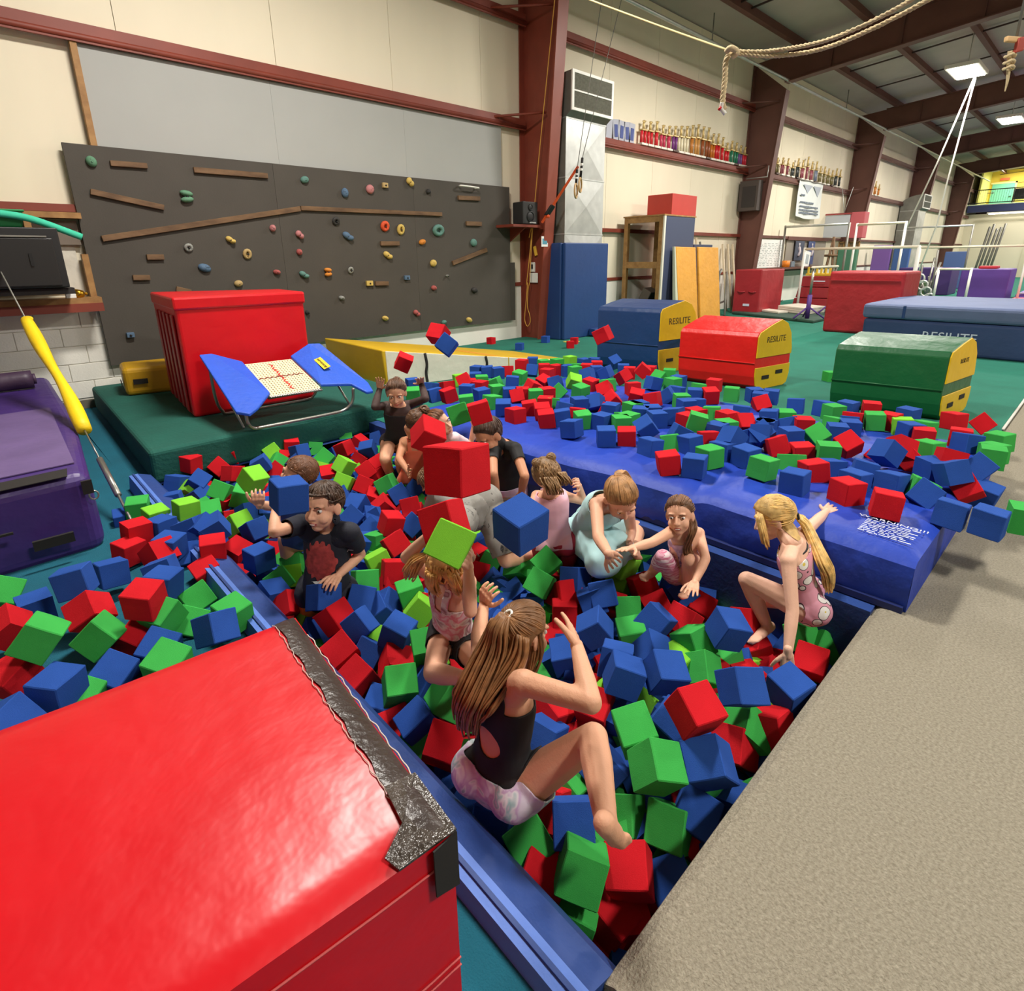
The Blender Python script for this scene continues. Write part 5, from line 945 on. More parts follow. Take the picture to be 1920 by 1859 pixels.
def make_hand(mb,W,T,pn,side,h,curl,spread=.22):
    """palm with four fingers of unequal length and a thumb from the side; pn: direction the palm faces"""
    W=np3(W);d=unit(np3(T)-W); pn=np3(pn); pn=unit(pn-d*(pn@d)); lat=np.cross(pn,d)*side  # lat points to the thumb side
    s=h/1.3; Lp=.062*s; wid=.027*s
    c=W+d*Lp*.55
    capsule(mb,W-d*.02,W+d*.01,.019*s,.019*s)
    for q in (-1,-.33,.33,1): capsule(mb,W+d*.008+lat*q*wid*.5,W+d*Lp+lat*q*wid*.86,.0125*s,.0105*s,8)
    for q,(fl,off) in enumerate(((.052,.9),(.060,.32),(.056,-.3),(.044,-.9))):
        p=W+d*(Lp-.004)+lat*off*wid*.95; dirv=unit(d+lat*off*spread); ang=0
        for seg,(fr,cu) in enumerate(((.46,.55),(.30,.9),(.24,.7))):
            ang+=curl*cu; v=unit(dirv*math.cos(ang)+pn*math.sin(ang)); r=.0080*s-.0009*seg*s
            e=p+v*fl*s*fr; capsule(mb,p,e,r,r-.0006*s,8); p=e
    p=W+d*.014*s+lat*wid*.75+pn*.004
    for seg,(L,v) in enumerate(((.030,d*.75+lat*.75+pn*.25),(.024,d*.95+lat*.5+pn*.35*(1+curl)),(.020,d*1+lat*.25+pn*.4*(1+curl)))):
        e=p+unit(v)*L*s; capsule(mb,p,e,.0105*s-.0012*seg*s,.0095*s-.0012*seg*s,8); p=e
def person(key,label,skin,hair,garments,hair_style,vox=.006,curlL=.35,curlR=.35,pat=None,smile=False,hk=1.0,slim=1.0):
    J={k:(np3(v) if isinstance(v,(list,tuple)) else v) for k,v in PEOPLE[key].items()}; h=J['h']
    P,N,H=J['P'],J['N'],J['H']; sp=unit(N-P); L=np.linalg.norm(N-P)
    latS=unit(J['SR']-J['SL']); latH=unit(J['IR']-J['IL']); latS=unit(latS-sp*(latS@sp)); latH=unit(latH-sp*(latH@sp))
    fw=np.cross(sp,latS); sg=1 if fw@J['face']>=0 else -1; 
    face=unit(J['face']); up=J['up']; up=unit(up-face*(up@face)); rt=np.cross(face,up)
    mb=MB(); n=20; vs=[];fs=[]
    def tframe(t):
        a=min(1,max(0,t)); lat=unit(latH*(1-a)+latS*a); f=np.cross(sp,lat)*sg; return lat,unit(f)
    for t,a,b in TP:
        lat,f=tframe(t); c=P+sp*L*t+f*h*(.006*math.sin(PI*min(1,max(0,t))))
        for i in range(n):
            q=2*PI*i/n; x,y=math.cos(q),math.sin(q); e=.85; x=math.copysign(abs(x)**e,x);y=math.copysign(abs(y)**e,y)
            vs.append(c+lat*a*h*x*slim+f*b*h*y*slim)
    m_=len(TP)
    for j in range(m_-1):
        for i in range(n): fs.append((j*n+i,j*n+(i+1)%n,(j+1)*n+(i+1)%n,(j+1)*n+i))
    fs+= [tuple(range(n-1,-1,-1)),tuple(range((m_-1)*n,m_*n))]
    mb.add(vs,fs,True)
    segs=[]
    for s in 'LR':
        S,E,Wr,T=J['S'+s],J['E'+s],J['W'+s],J['T'+s]; I,K_,A,Ft=J['I'+s],J['K'+s],J['A'+s],J['F'+s]
        capsule(mb,P+sp*L*.93,S,.026*h,.029*h); capsule(mb,P+sp*L*.72,S,.035*h,.026*h)
        capsule(mb,S,E,.0265*h,.0215*h); capsule(mb,E,E+(Wr-E)*.35,.0215*h,.0215*h); capsule(mb,E+(Wr-E)*.35,Wr,.0215*h,.0150*h)
        capsule(mb,I,I+(K_-I)*.5,.052*h,.045*h); capsule(mb,I+(K_-I)*.5,K_,.045*h,.034*h)
        capsule(mb,K_,K_+(A-K_)*.3,.033*h,.034*h); capsule(mb,K_+(A-K_)*.3,A,.034*h,.021*h)
        lat,f=tframe(0); mb.ell(I-f*.02*h+sp*.005*h,(.054*h*slim,)*3)
        fd=unit(Ft-A); capsule(mb,A-fd*.018*h,A+(Ft-A)*.45,.021*h,.020*h); capsule(mb,A+(Ft-A)*.4,Ft,.020*h,.013*h)
        tl=unit(np.cross(fd,A-K_))
        for q in range(5): p=Ft+tl*(q-2)*.0085*h-fd*abs(q-1.3)*.006*h; capsule(mb,p-fd*.02*h,p+fd*.012*h,.0075*h,.0065*h,8)
        segs+=[('ua'+s,S,E,.025*h),('fa'+s,E,Wr,.020*h),('th'+s,I,K_,.043*h),('sh'+s,K_,A,.030*h)]
    k=h*.155/.203*hk
    def hp(x,y,z): return H+(rt*x+face*y+up*z)*k
    Mh=Matrix([[rt[i],face[i],up[i]] for i in range(3)])
    capsule(mb,P+sp*L*.95,hp(0,-.018,-.062),.034*h,.032*h)
    bc,bt=remesh(mb,vox,5)
    # head
    hm=MB(); S_=lambda r:tuple(q*k for q in r)
    hm.ell(hp(0,-.012,.026),S_((.071,.087,.078)),Mh,24,16); hm.ell(hp(0,.026,-.030),S_((.056,.056,.066)),Mh,20,14); hm.ell(hp(0,.046,-.078),S_((.027,.026,.022)),Mh)
    for s in (-1,1):
        hm.ell(hp(s*.032,.045,-.034),S_((.026,.030,.028)),Mh); hm.ell(hp(s*.071,-.008,-.008),S_((.008,.019,.029)),Mh@Matrix.Rotation(s*.35,3,'Z'))
        hm.ell(hp(s*.010,.083,-.028),S_((.008,.010,.007)),Mh); hm.ell(hp(s*.028,.066,.024),S_((.024,.014,.008)),Mh)
    capsule(hm,hp(0,.076,.008),hp(0,.093,-.024),.007*k,.010*k,8)
    hm.ell(hp(0,.076,-.050),S_((.020,.011,.0055)),Mh); hm.ell(hp(0,.074,-.060),S_((.017,.011,.006)),Mh)
    capsule(hm,hp(0,-.018,-.05),P+sp*L*1.0,.033*h,.033*h)
    hc,ht=remesh(hm,.0042 if vox<.0075 else .0055,3)
    loc=((hc-H)@np.stack([rt,face,up],1))/k
    for s in (-1,1):
        d2=((loc[:,0]-s*.031)**2+(loc[:,2]-.006)**2)/(.016**2); w_=np.exp(-d2)*(loc[:,1]>.03); hc-=face*(w_*.011*k)[:,None]
    # hands
    hd=MB()
    lat,f=tframe(.8); aright=np.cross(f,sp)
    for s,cu in (('L',curlL),('R',curlR)):
        side=1 if (J['S'+s]-N)@aright<0 else -1   # anatomical left: thumb on +cross(palm,dir)
        make_hand(hd,J['W'+s],J['T'+s],J['n'+s],side,h,cu)
    dc,dt=remesh(hd,.0026 if vox<.0075 else .0034,2)
    allc=np.concatenate([bc,hc,dc]); allt=np.concatenate([bt,ht+len(bc),dt+len(bc)+len(hc)])
    root=thing('person',label,'person',tuple(P))
    sk=mat('skin_%d_%d_%d'%skin,skin,.55,.04,14,.0006,200,spec=.35)
    tri_obj('body',allc,allt,sk,root)
    nb=normals(bc,bt)
    # bone weights on the body
    rel=bc-P; tt=(rel@sp)/L; latm=unit((latH+latS)/2); uu=(rel-np.outer(rel@sp,sp))@latm/(.085*h); fm=np.cross(sp,latm)*sg; ff=(rel@fm)/(.06*h)
    dT=np.abs(rel@latm)-.075*h; dF=np.abs(rel@fm)-.055*h; dZ=np.maximum(np.maximum(-.12-tt,tt-.98)*L,-1)
    distT=np.maximum(np.maximum(dT,dF),dZ); W_={'torso':distT}; par={}
    for nm,a,b,r in segs:
        ab=b-a; q=((bc-a)@ab)/(ab@ab); qc=np.clip(q,0,1); W_[nm]=np.linalg.norm(bc-a-np.outer(qc,ab),axis=1)-r; par[nm]=(q,np.linalg.norm(ab))
    D=np.stack([W_[x] for x in W_],1); keys=list(W_); E_=np.exp(-np.clip(D,-.05,.3)/(.010*h)); E_/=E_.sum(1,keepdims=True)
    gobjs={}
    for g in garments:
        val=np.zeros(len(bc))
        for i,kx in enumerate(keys):
            if kx=='torso': v=g['torso'](tt,uu,ff)*L if 'torso' in g else np.full(len(bc),-.08)
            else:
                q,ln=par[kx]; spec=g.get(kx[:2]+kx[2],g.get(kx[:2]))
                v=np.full(len(bc),-.08) if spec is None else np.minimum((spec-q)*ln,.1)
            val+=E_[:,i]*np.clip(v,-.1,.1)
        mix,t2=clip(bc,bt,val)
        off=g.get('off',.006)*(h/1.3)
        nz=np.array([noise.noise(Vector(p*g.get('fs',16))) for p in bc[::1]]) if g.get('fold',.004) else 0
        loose=g.get('loose',0)*np.clip((g.get('lt',.4)-tt),0,1) if g.get('loose') else 0
        c2=mix(bc+nb*(off+g.get('fold',.004)*(nz+.4)+loose)[:,None]) if not np.isscalar(nz) else mix(bc+nb*off)
        if g.get('rim',1):
            pass
        o=tri_obj(g['name'],c2,t2,g['mat'],root); gobjs[g['name']]=(c2,t2,mix(tt),mix(uu),mix(ff),o,mix(nb))
        so=o.modifiers.new('thickness','SOLIDIFY'); so.thickness=.004; so.offset=-1
    # face
    ew=mat('eye_white',(232,228,222),.25); ei=mat('iris_brown',(64,42,28),.25); br=mat('hair_%d_%d_%d'%hair,hair,.6,.35,30,0,1,stretch=(1,1,.25)); 
    for s in (-1,1):
        m=MB(); m.ell(hp(s*.031,.0655,.005),S_((.0118,.009,.0085)),Mh,12,8); e=m.build('eye',ew,root)
        m=MB(); m.ell(hp(s*.031,.0725,.004),S_((.0058,.003,.0062)),Mh,10,6); m.build('iris',ei,e)
        m=MB(); m.tube([hp(s*.016,.080,.022),hp(s*.030,.079,.027),hp(s*.045,.069,.022)],.0026*k,6); m.build('eyebrow',br,root)
    lv=.0175-np.hypot(loc[:,0]/1.15,(loc[:,2]+.055)*2.2); lv[loc[:,1]<.05]=-1
    mix,t2=clip(hc,ht,lv)
    if len(t2)>4:
        tri_obj('lips',mix(hc+face*.0012),t2,mat('lips',(186,96,88),.4),root)
    if smile:
        m=MB(); m.ell(hp(0,.083,-.055),S_((.0135,.0045,.0038)),Mh,12,6); m.build('teeth',mat('teeth',(236,230,220),.3),root)
    # hair
    hs=hair_style
    base=(.022-loc[:,1])+.8*(loc[:,2]-.035)+hs.get('low',0); 
    ear=np.hypot((loc[:,1]+.006)/.7,loc[:,2]+.010); base=np.where((np.abs(loc[:,0])>.055)&(ear<.034),np.minimum(base,ear-.034),base)
    base=np.minimum(base,loc[:,2]+hs.get('nape',.075))
    mix,t2=clip(hc,ht,base)
    hn=normals(hc,ht)
    hz=np.array([noise.noise(Vector(p*55)) for p in hc])
    th_=hs.get('thick',.010)*k
    c2=mix(hc+hn*((th_*np.clip(base*40,.25,1))+hz*hs.get('rough',.0025))[:,None])
    tri_obj('hair',c2,t2,br,root)
    # strands over the scalp
    br2=mat('hair_strand_%d_%d_%d'%hair,tuple(min(255,int(v*1.12)) for v in hair),.5,.4,30,0,1)
    R=random.Random(hash(key)%1000 if False else sum(map(ord,key)))
    def scal(az,el,rr=1.0):  # az 0 = front, el up
        return hp(.080*rr*math.cos(el)*math.sin(az),-.012+.097*rr*math.cos(el)*math.cos(az),.024+.088*rr*math.sin(el))
    m=MB(); ns=int(hs.get('n',70)*1.5)
    tie=hs.get('tie')
    for i in range(ns):
        az=R.uniform(-PI,PI); el=R.uniform(.05,.9) if abs(az)<.9 else R.uniform(-.35,.8)
        if abs(az)<1.1: el=max(el,.62)
        if abs(abs(az)-1.6)<.4: el=max(el,.05)
        if tie is not None:
            taz,tel=tie; a=unit([math.cos(el)*math.sin(az),math.cos(el)*math.cos(az),math.sin(el)]); b=unit([math.cos(tel)*math.sin(taz),math.cos(tel)*math.cos(taz),math.sin(tel)])
            om=math.acos(max(-1,min(1,a@b))); pts=[]
            for q in range(7):
                s=q/6; v=(math.sin((1-s)*om)*a+math.sin(s*om)*b)/max(1e-4,math.sin(om)); rr=1.02+.03*math.sin(PI*s)+R.uniform(-.01,.01)
                pts.append(hp(.080*rr*v[0],-.012+.097*rr*v[1],.024+.088*rr*v[2]))
            m.tube(pts,lambda q:(.0034*math.sin(PI*min(1,max(.06,q*.85+.1))))*k,5)
        elif hs.get('down'):
            pts=[]; dn=hs['down']
            for q in range(8):
                s=q/7; e2=el-s*(el+.9)*dn; rr=1.03+.06*s*dn; pts.append(scal(az+.1*math.sin(i+q),e2,rr))
            m.tube(pts,lambda q:(.0055*(1-.5*q))*k,5)
        else:
            e0=R.uniform(-.1,1.5); a0=R.uniform(-PI,PI); lim=.55 if abs(a0)<1.0 else (.12 if abs(a0)<1.9 else -.45)
            e0=max(e0,lim+.1); pts=[]; wv=hs.get('wave',0)
            for q in range(5):
                s_=q/4; pts.append(scal(a0+wv*math.sin(i*1.7+q*1.5),max(e0-.42*s_,lim),1.03+.025*s_+R.uniform(-.004,.006)))
            m.tube(pts,lambda q:(.0036*(1-.7*q))*k,5)
    m.build('hair_strands',br2,root)
    def gpt(p):
        kind=p[0]
        if kind=='h': return hp(*p[1:])
        lat,f=tframe(p[3] if len(p)>3 else p[1]); 
        return P+sp*L*p[1]+latm*p[2]*.085*h+fm*p[3]*.06*h
    for tail in hs.get('tails',()):
        G=curve_pts([gpt(p) for p in tail['path']],8); m=MB(); w0=tail['w']; 
        for i in range(int(tail.get('n',36)*1.7)):
            a=R.uniform(0,2*PI); r=math.sqrt(R.random()); ph=R.uniform(0,6); cut=R.uniform(.72,1.0); pts=[]
            GG=G[:max(4,int(len(G)*cut))]
            for q,p in enumerate(GG[::2]):
                s=q*2/len(G); wd=w0*(tail.get('root',.35)+(1-tail.get('root',.35))*min(1,s*2.6))*(1-.35*max(0,s-.7)/.3)
                off=latm*math.cos(a)*r*wd+np.cross(latm,unit(np3(G[-1])-np3(G[0])))*math.sin(a)*r*wd*.6
                pts.append(np3(p)+off*1.0+latm*.004*math.sin(ph+s*9))
            m.tube(pts,lambda q:(.0046*(1-.55*q)+.0010)*k*tail.get('sr',1),5)
        m.build(tail.get('name','ponytail'),br2 if tail.get('c',1) else br,root)
    for bun in hs.get('buns',()):
        c=hp(*bun[:3]); m=MB(); r=bun[3]*k; m.ell(c,(r*.8,)*3,None,14,9)
        for i in range(14):
            ax=unit(np.array([R.gauss(0,1) for _ in range(3)])); u=unit(np.cross(ax,[.3,.5,.8])); v=np.cross(ax,u)
            m.tube([c+(u*math.cos(a)+v*math.sin(a))*r*.9+ax*r*.35 for a in [q*PI/7 for q in range(14)]],.0062*k,5,closed=True)
        m.build('hair_bun',br2,root)
    if hs.get('tie_at'):
        p=hp(*hs['tie_at']); m=MB(); ax=unit(np3(p)-H); u=unit(np.cross(ax,latm)); v=np.cross(ax,u); r=hs.get('tie_r',.016)*k
        m.tube([p+(u*math.cos(a)+v*math.sin(a))*r for a in [q*PI/6 for q in range(12)]],.006*k,6,closed=True); m.build('hair_tie',hs.get('tie_mat',M_white),root)
    return dict(root=root,g=gobjs,hp=hp,P=P,sp=sp,L=L,lat=latm,f=fm,h=h,J=J,k=k,Mh=Mh)
def printed(pr,gname,name,fn,material,off=.002):
    c,t,tt,uu,ff,o,nb=pr['g'][gname]; val=fn(tt,uu,ff); mix,t2=clip(c,t,val)
    if len(t2)>3:
        n=normals(c,t); tri_obj(name,mix(c+n*off),t2,material,o)
mx,mn=np.maximum,np.minimum
def tee(lo,hi=.985): return lambda t,u,f:mn(t-lo,mn(hi-t,(np.hypot(u*.8,(t-1.06)*2.6*1.0)-.34)*.3+0*t))
def tank(lo,strap=.50,arm=.80): return lambda t,u,f:mn(t-lo,mx(arm-.04-t-.10*(f>0)*(np.abs(u)<.35),mn((strap-np.abs(u))*.3,mn((np.abs(u)-.20)*.3,1.0-t))))
def leot(lo=-.3): return lambda t,u,f:mn(t-lo,mn(.90-t,.5-t*.3+0*u))
def shorts(hi,lo=-.6): return lambda t,u,f:mn(hi-t,t-lo)
G_black=mat('black_jersey',(20,19,21),.75,.1,8); G_navy=mat('navy_tee',(26,29,42),.8,.1,8,.001,120)
G_tiedye=ramp_mat('tie_dye_shorts',[(.36,(214,206,222)),(.47,(196,168,206)),(.54,(226,226,232)),(.62,(150,190,192)),(.70,(214,196,214))],16,.7)
G_tiedye2=ramp_mat('tie_dye_top',[(.36,(226,196,204)),(.46,(214,120,140)),(.54,(226,214,210)),(.64,(150,96,100)),(.72,(222,180,190))],16,.7)
G_floral=ramp_mat('flower_leotard',[(0,(228,206,92)),(.13,(240,238,234)),(.42,(70,56,60)),(.47,(226,158,178))],17,.6,'voronoi')
G_pur=ramp_mat('lilac_leotard',[(.36,(214,178,196)),(.5,(168,140,166)),(.58,(226,206,214)),(.68,(140,120,150))],15,.6)
G_stripe=ramp_mat('pink_stripe_legging',[(.42,(226,170,190)),(.5,(196,90,128)),(.58,(236,214,220))],26,.6,stretch=(.5,.5,2.5))
G_gray=ramp_mat('gray_print_shorts',[(.40,(138,136,130)),(.62,(146,144,138)),(.68,(50,48,48)),(.72,(148,146,140))],26,.85)
G_lilac=mat('lilac_shorts',(206,178,206),.8,.06,8); G_pink=mat('pink_tank',(238,186,202),.8,.05,10); G_redsh=mat('raspberry_shorts',(176,34,60),.75)
G_sky=mat('pale_aqua_dress',(174,214,216),.8,.05,8); G_orange=mat('orange_shorts',(226,122,20),.7,.1,10); G_blueT=mat('dark_blue_tee',(34,60,120),.8,.08,8); G_rust=mat('coral_tank',(222,110,80),.8,.05,8); G_gtee=mat('white_gray_tee',(166,164,160),.85,.05,8)
G_sheer=mat('sheer_black_mesh',(66,48,44),.8,.15,60)
SK1=(226,172,142);SK2=(214,160,128);SK3=(200,140,106);SK4=(232,184,158)
# front girl
A_=person('front','girl in black racerback top and tie-dye shorts, back turned, arms raised',SK2,(122,84,50),[
 dict(name='tie_dye_shorts',mat=G_tiedye,torso=shorts(.14),th=.27,off=.010,fold=.006,fs=22),
 dict(name='black_top',mat=G_black,torso=lambda t,u,f:mn(mn(t-.10,mx(mn(.80-t,1),mn((.55-np.abs(u))*.3,1.0-t))),np.where(f<0,(np.hypot(u/.42,(t-.44)/.13)-1)*.12,1)),off=.005,fold=.002)],
 dict(tie=(PI,.62),n=110,tie_at=(0,-.085,.082),tie_r=.014,thick=.012,nape=.09,low=.01,tails=[
  dict(path=[('h',0,-.098,.080),('h',0,-.122,.04),('h',-.01,-.125,-.04),('b',.93,-.15,-1.35),('b',.78,-.28,-1.45),('b',.60,-.40,-1.35),('b',.46,-.42,-1.2)],w=.055,n=64,root=.3,name='ponytail'),
  dict(path=[('h',-.05,-.07,.03),('h',-.06,-.085,-.03),('b',.95,-.45,-1.0),('b',.80,-.60,-1.25),('b',.66,-.62,-1.2)],w=.045,n=50,root=.8,name='loose_hair'),
  dict(path=[('h',.05,-.07,.03),('h',.055,-.085,-.04),('b',.98,.25,-.9),('b',.85,.12,-1.3),('b',.70,-.10,-1.3)],w=.040,n=44,root=.8,name='loose_hair'),
  dict(path=[('h',.068,.0,.03),('h',.076,.0,-.03),('h',.07,-.01,-.10),('h',.06,-.02,-.15)],w=.02,n=14,root=.8,name='loose_hair')]),vox=.0055,curlL=.75,curlR=.15,hk=.86,slim=.93)
# blonde girl on the carpet edge side
B_=person('blonde','blonde girl in flower print leotard crouching by the carpet, one arm out to mat',SK4,(196,160,96),[
 dict(name='flower_leotard',mat=G_floral,torso=lambda t,u,f:mn(.88-t,mn(t+.5,(1.25-np.abs(u))*.3)),th=.05,off=.004,fold=.0015)],
 dict(tie=(PI,-.35),n=120,tie_at=(0,-.105,-.03),tie_r=.018,tie_mat=G_black,thick=.013,nape=.09,low=.016,tails=[
  dict(path=[('h',0,-.108,-.03),('h',.01,-.125,-.08),('b',.72,0,-1.35),('b',.52,0.1,-1.5),('b',.30,.1,-1.45),('b',.16,.1,-1.35)],w=.048,n=64,root=.35),
  dict(path=[('h',.06,.02,.05),('h',.078,.04,-.01),('h',.075,.06,-.07),('h',.06,.075,-.11)],w=.03,n=30,root=.9,name='loose_hair'),
  dict(path=[('h',-.05,.05,.06),('h',-.074,.06,-.0),('h',-.072,.07,-.06),('h',-.06,.075,-.12)],w=.03,n=34,root=.9,name='loose_hair')]),vox=.0055,curlL=.12,curlR=.2)
m=MB(); kk=B_; c=[kk['P']+kk['sp']*kk['L']*(.93+.0*a)+kk['lat']*.052*kk['h']*math.cos(a)+kk['f']*.046*kk['h']*math.sin(a) for a in [q*PI/9 for q in range(18)]]; m.tube(c,.004,6,closed=True); m.build('choker_cord',G_black,B_['root'])
# girl holding the lime cube before her head
C_=person('limegirl','blonde girl in pink tie-dye tank holding a lime cube against her head',SK1,(200,150,88),[
 dict(name='black_shorts',mat=G_black,torso=shorts(.24),th=.42,off=.009,fold=.004),
 dict(name='tie_dye_tank',mat=G_tiedye2,torso=tank(.16),off=.007,fold=.004)],
 dict(down=.9,n=90,thick=.012,nape=.1,low=.02,tails=[dict(path=[('h',.05,.06,.06),('h',.06,.09,.0),('h',.045,.10,-.07)],w=.03,n=26,root=.9,name='loose_hair'),dict(path=[('h',-.03,.07,.06),('h',-.04,.10,.0),('h',-.035,.10,-.08)],w=.03,n=26,root=.9,name='loose_hair'),dict(path=[('h',.07,-.02,.05),('h',.12,-.02,.02),('h',.16,.0,-.03),('h',.19,.02,-.08)],w=.035,n=40,root=.4)]),vox=.006,curlL=.5,curlR=.6)
# boy
D_=person('boy','dark haired boy in navy t-shirt with red print holding a blue cube',SK1,(62,42,28),[
 dict(name='orange_shorts',mat=G_orange,torso=shorts(.0),th=.62,off=.010,fold=.006),
 dict(name='navy_tee',mat=G_navy,torso=tee(-.20),ua=.62,off=.016,fold=.007,fs=13,loose=.012,thL=.12,thR=.12)],
 dict(n=330,thick=.012,rough=.0006,nape=.05),vox=.0055,curlL=.4,curlR=.7,smile=True,hk=1.1)
printed(D_,'navy_tee','red_print',lambda t,u,f:np.where(f>0.1,.62-np.hypot((u+.02),(t-.58)*2.3)+.08*np.sin(u*23)*np.cos(t*31),-1),mat('red_tee_print',(158,58,56),.8,.35,40))
def swoosh(u,t,u0,t0,s): 
    x=(u-u0)/s; y=(t-t0)/s*2.2
    return mn(mn(y-(.55*x*x-.35),(.22*x*x+.24*x-.12)-y+.05),mn(x+.75,1.05-x))
printed(D_,'navy_tee','white_tick',lambda t,u,f:np.where(f>.1,swoosh(u,t,-.10,.30,.36),-1),M_white)
Sv=D_['J']['SR']+(D_['J']['ER']-D_['J']['SR'])*.42
c_,t_,_,_,_,o_,n_=D_['g']['navy_tee']; dv=c_-Sv; axv=unit(D_['J']['ER']-D_['J']['SR']); av=dv@axv; bv=dv@unit(np.cross(axv,D_['f'])); cam_side=(dv@unit(np.array([0,0,1.5])-Sv))>0
val=np.where(cam_side&(np.linalg.norm(dv,axis=1)<.07),swoosh(bv/.05,av/.05*.45,0,0,.5),-1); mix,t2=clip(c_,t_,val)
if len(t2)>2: tri_obj('sleeve_tick',mix(c_+normals(c_,t_)*.002),t2,M_white,o_)
person('hiddenboy','brown haired boy mostly hidden behind the raised blue cube',SK1,(96,60,36),[dict(name='blue_tee',mat=G_blueT,torso=tee(-.04),ua=.7,off=.010)],dict(n=300,thick=.014,rough=.002,nape=.05,wave=.12),vox=.008,curlL=.8)
person('leotard','girl in black sheer sleeved leotard at pit corner with both hands up',SK2,(84,56,36),[
 dict(name='sheer_sleeves',mat=G_sheer,torso=lambda t,u,f:mn(.97-t,t-.66),ua=1.2,fa=.96,off=.003,fold=.001),dict(name='black_leotard',mat=G_black,torso=lambda t,u,f:mn(.80-t,t+.5),th=.0,off=.005,fold=.002)],
 dict(tie=(PI,.3),n=70,thick=.008,nape=.06,buns=[(0,-.11,.05,.032)]),vox=.0065,curlL=.15,curlR=.2)
person('curly','girl with curly dark hair seen from behind by the far pit corner',SK3,(84,56,34),[dict(name='coral_tank',mat=G_rust,torso=tank(.0),off=.006)],
 dict(down=.8,n=110,thick=.018,rough=.008,nape=.08,buns=[(0,-.06,.105,.04)]),vox=.008)
person('smiling','smiling brown haired girl in pale pink tee lifting a red cube',SK1,(104,66,40),[dict(name='pink_tee',mat=mat('pale_pink_tee',(240,208,212),.8,.05,10),torso=tee(-.04),ua=.6,off=.009)],
 dict(tie=(PI,.2),n=80,thick=.010,nape=.07,tails=[dict(path=[('h',0,-.11,.03),('h',0,-.14,-.02),('h',0,-.13,-.12)],w=.035,n=24)]),vox=.007,curlR=.5,smile=True)
person('bunwoman','girl with dark bun in black tee and lilac shorts looking down',SK3,(66,46,34),[
 dict(name='lilac_shorts',mat=G_lilac,torso=shorts(.10),th=.45,off=.012,fold=.005),dict(name='black_tee',mat=G_black,torso=tee(.02),ua=.45,off=.006,fold=.003)],
 dict(tie=(PI,1.0),n=90,thick=.010,nape=.07,buns=[(0,-.055,.118,.034)]),vox=.006)
person('pinktank','small girl in pink sleeveless tank with two hair buns, fist raised',SK1,(128,98,64),[
 dict(name='raspberry_shorts',mat=G_redsh,torso=shorts(.06),th=.5,off=.011,fold=.004),dict(name='pink_tank',mat=G_pink,torso=lambda t,u,f:mn(t+.02,mn(.97-t,(1.15-np.abs(u)-.5*np.clip(t-.7,0,1))*.3)),off=.010,fold=.006,fs=12)],
 dict(down=.75,n=130,thick=.014,rough=.006,nape=.1,low=.015,buns=[(-.045,-.05,.10,.026),(.05,-.055,.095,.026)],tails=[dict(path=[('h',-.03,-.09,.0),('h',-.03,-.11,-.06),('h',-.03,-.10,-.13)],w=.045,n=40,root=.9,name='loose_hair'),dict(path=[('h',.04,-.09,.0),('h',.045,-.105,-.05),('h',.045,-.10,-.10)],w=.04,n=34,root=.9,name='loose_hair')]),vox=.006,curlR=1.1)
E2=person('bluedress','girl in pale aqua dress bending over the cubes, ponytail hanging',SK1,(150,110,68),[
 dict(name='aqua_dress',mat=G_sky,torso=lambda t,u,f:mn(t+.6,mn(.95-t,(1.2-np.abs(u)-.5*np.clip(t-.7,0,1))*.3)),th=.66,off=.014,fold=.007,fs=11)],
 dict(tie=(PI,.55),n=110,tie_at=(0,-.085,.075),tie_r=.013,thick=.011,nape=.08,low=.006,tails=[dict(path=[('h',0,-.095,.075),('h',-.03,-.115,.05),('h',-.075,-.07,-.03),('h',-.095,-.01,-.11),('h',-.10,.02,-.17)],w=.034,n=48,root=.4)]),vox=.006,curlL=.4)
sk_=MB(); J=E2['J']; capsule(sk_,J['P'],lerp(J['KL'],J['KR'],.3),.105,.115); capsule(sk_,J['P']+E2['sp']*.05,J['KL'],.09,.10); cs_,ts_=remesh(sk_,.010,10)
cs_=cs_+normals(cs_,ts_)*(np.array([noise.noise(Vector(p*11)) for p in cs_])*.012)[:,None]
tri_obj('dress_skirt',cs_,ts_,G_sky,E2['root'])
F_=person('sitter','small smiling girl in lilac leotard seated among the cubes by the blue mat',SK1,(100,68,44),[
 dict(name='striped_leggings',mat=G_stripe,thL=1.15,shL=.35,off=.003,fold=.001),dict(name='lilac_leotard',mat=G_pur,torso=lambda t,u,f:mn(t+.6,mn(.90-t,(1.25-np.abs(u))*.3)),th=.12,off=.004,fold=.002)],
 dict(tie=(PI,.0),n=100,thick=.009,nape=.07,tails=[dict(path=[('h',-.05,-.07,-.03),('h',-.065,-.01,-.09),('b',.86,-.45,.9),('b',.70,-.45,1.2),('b',.52,-.45,1.25)],w=.02,n=22,root=.8,name='braid')]),vox=.006,curlL=.1,curlR=.15,smile=True)
person('grayshorts','child in gray printed shorts tumbling behind the flying red cubes',SK1,(110,80,52),[
 dict(name='gray_shorts',mat=G_gray,torso=shorts(.22),th=.93,off=.018,fold=.010,fs=13),dict(name='white_tee',mat=G_gtee,torso=tee(.12),ua=.6,off=.010)],
 dict(n=200,thick=.012,nape=.06),vox=.007)

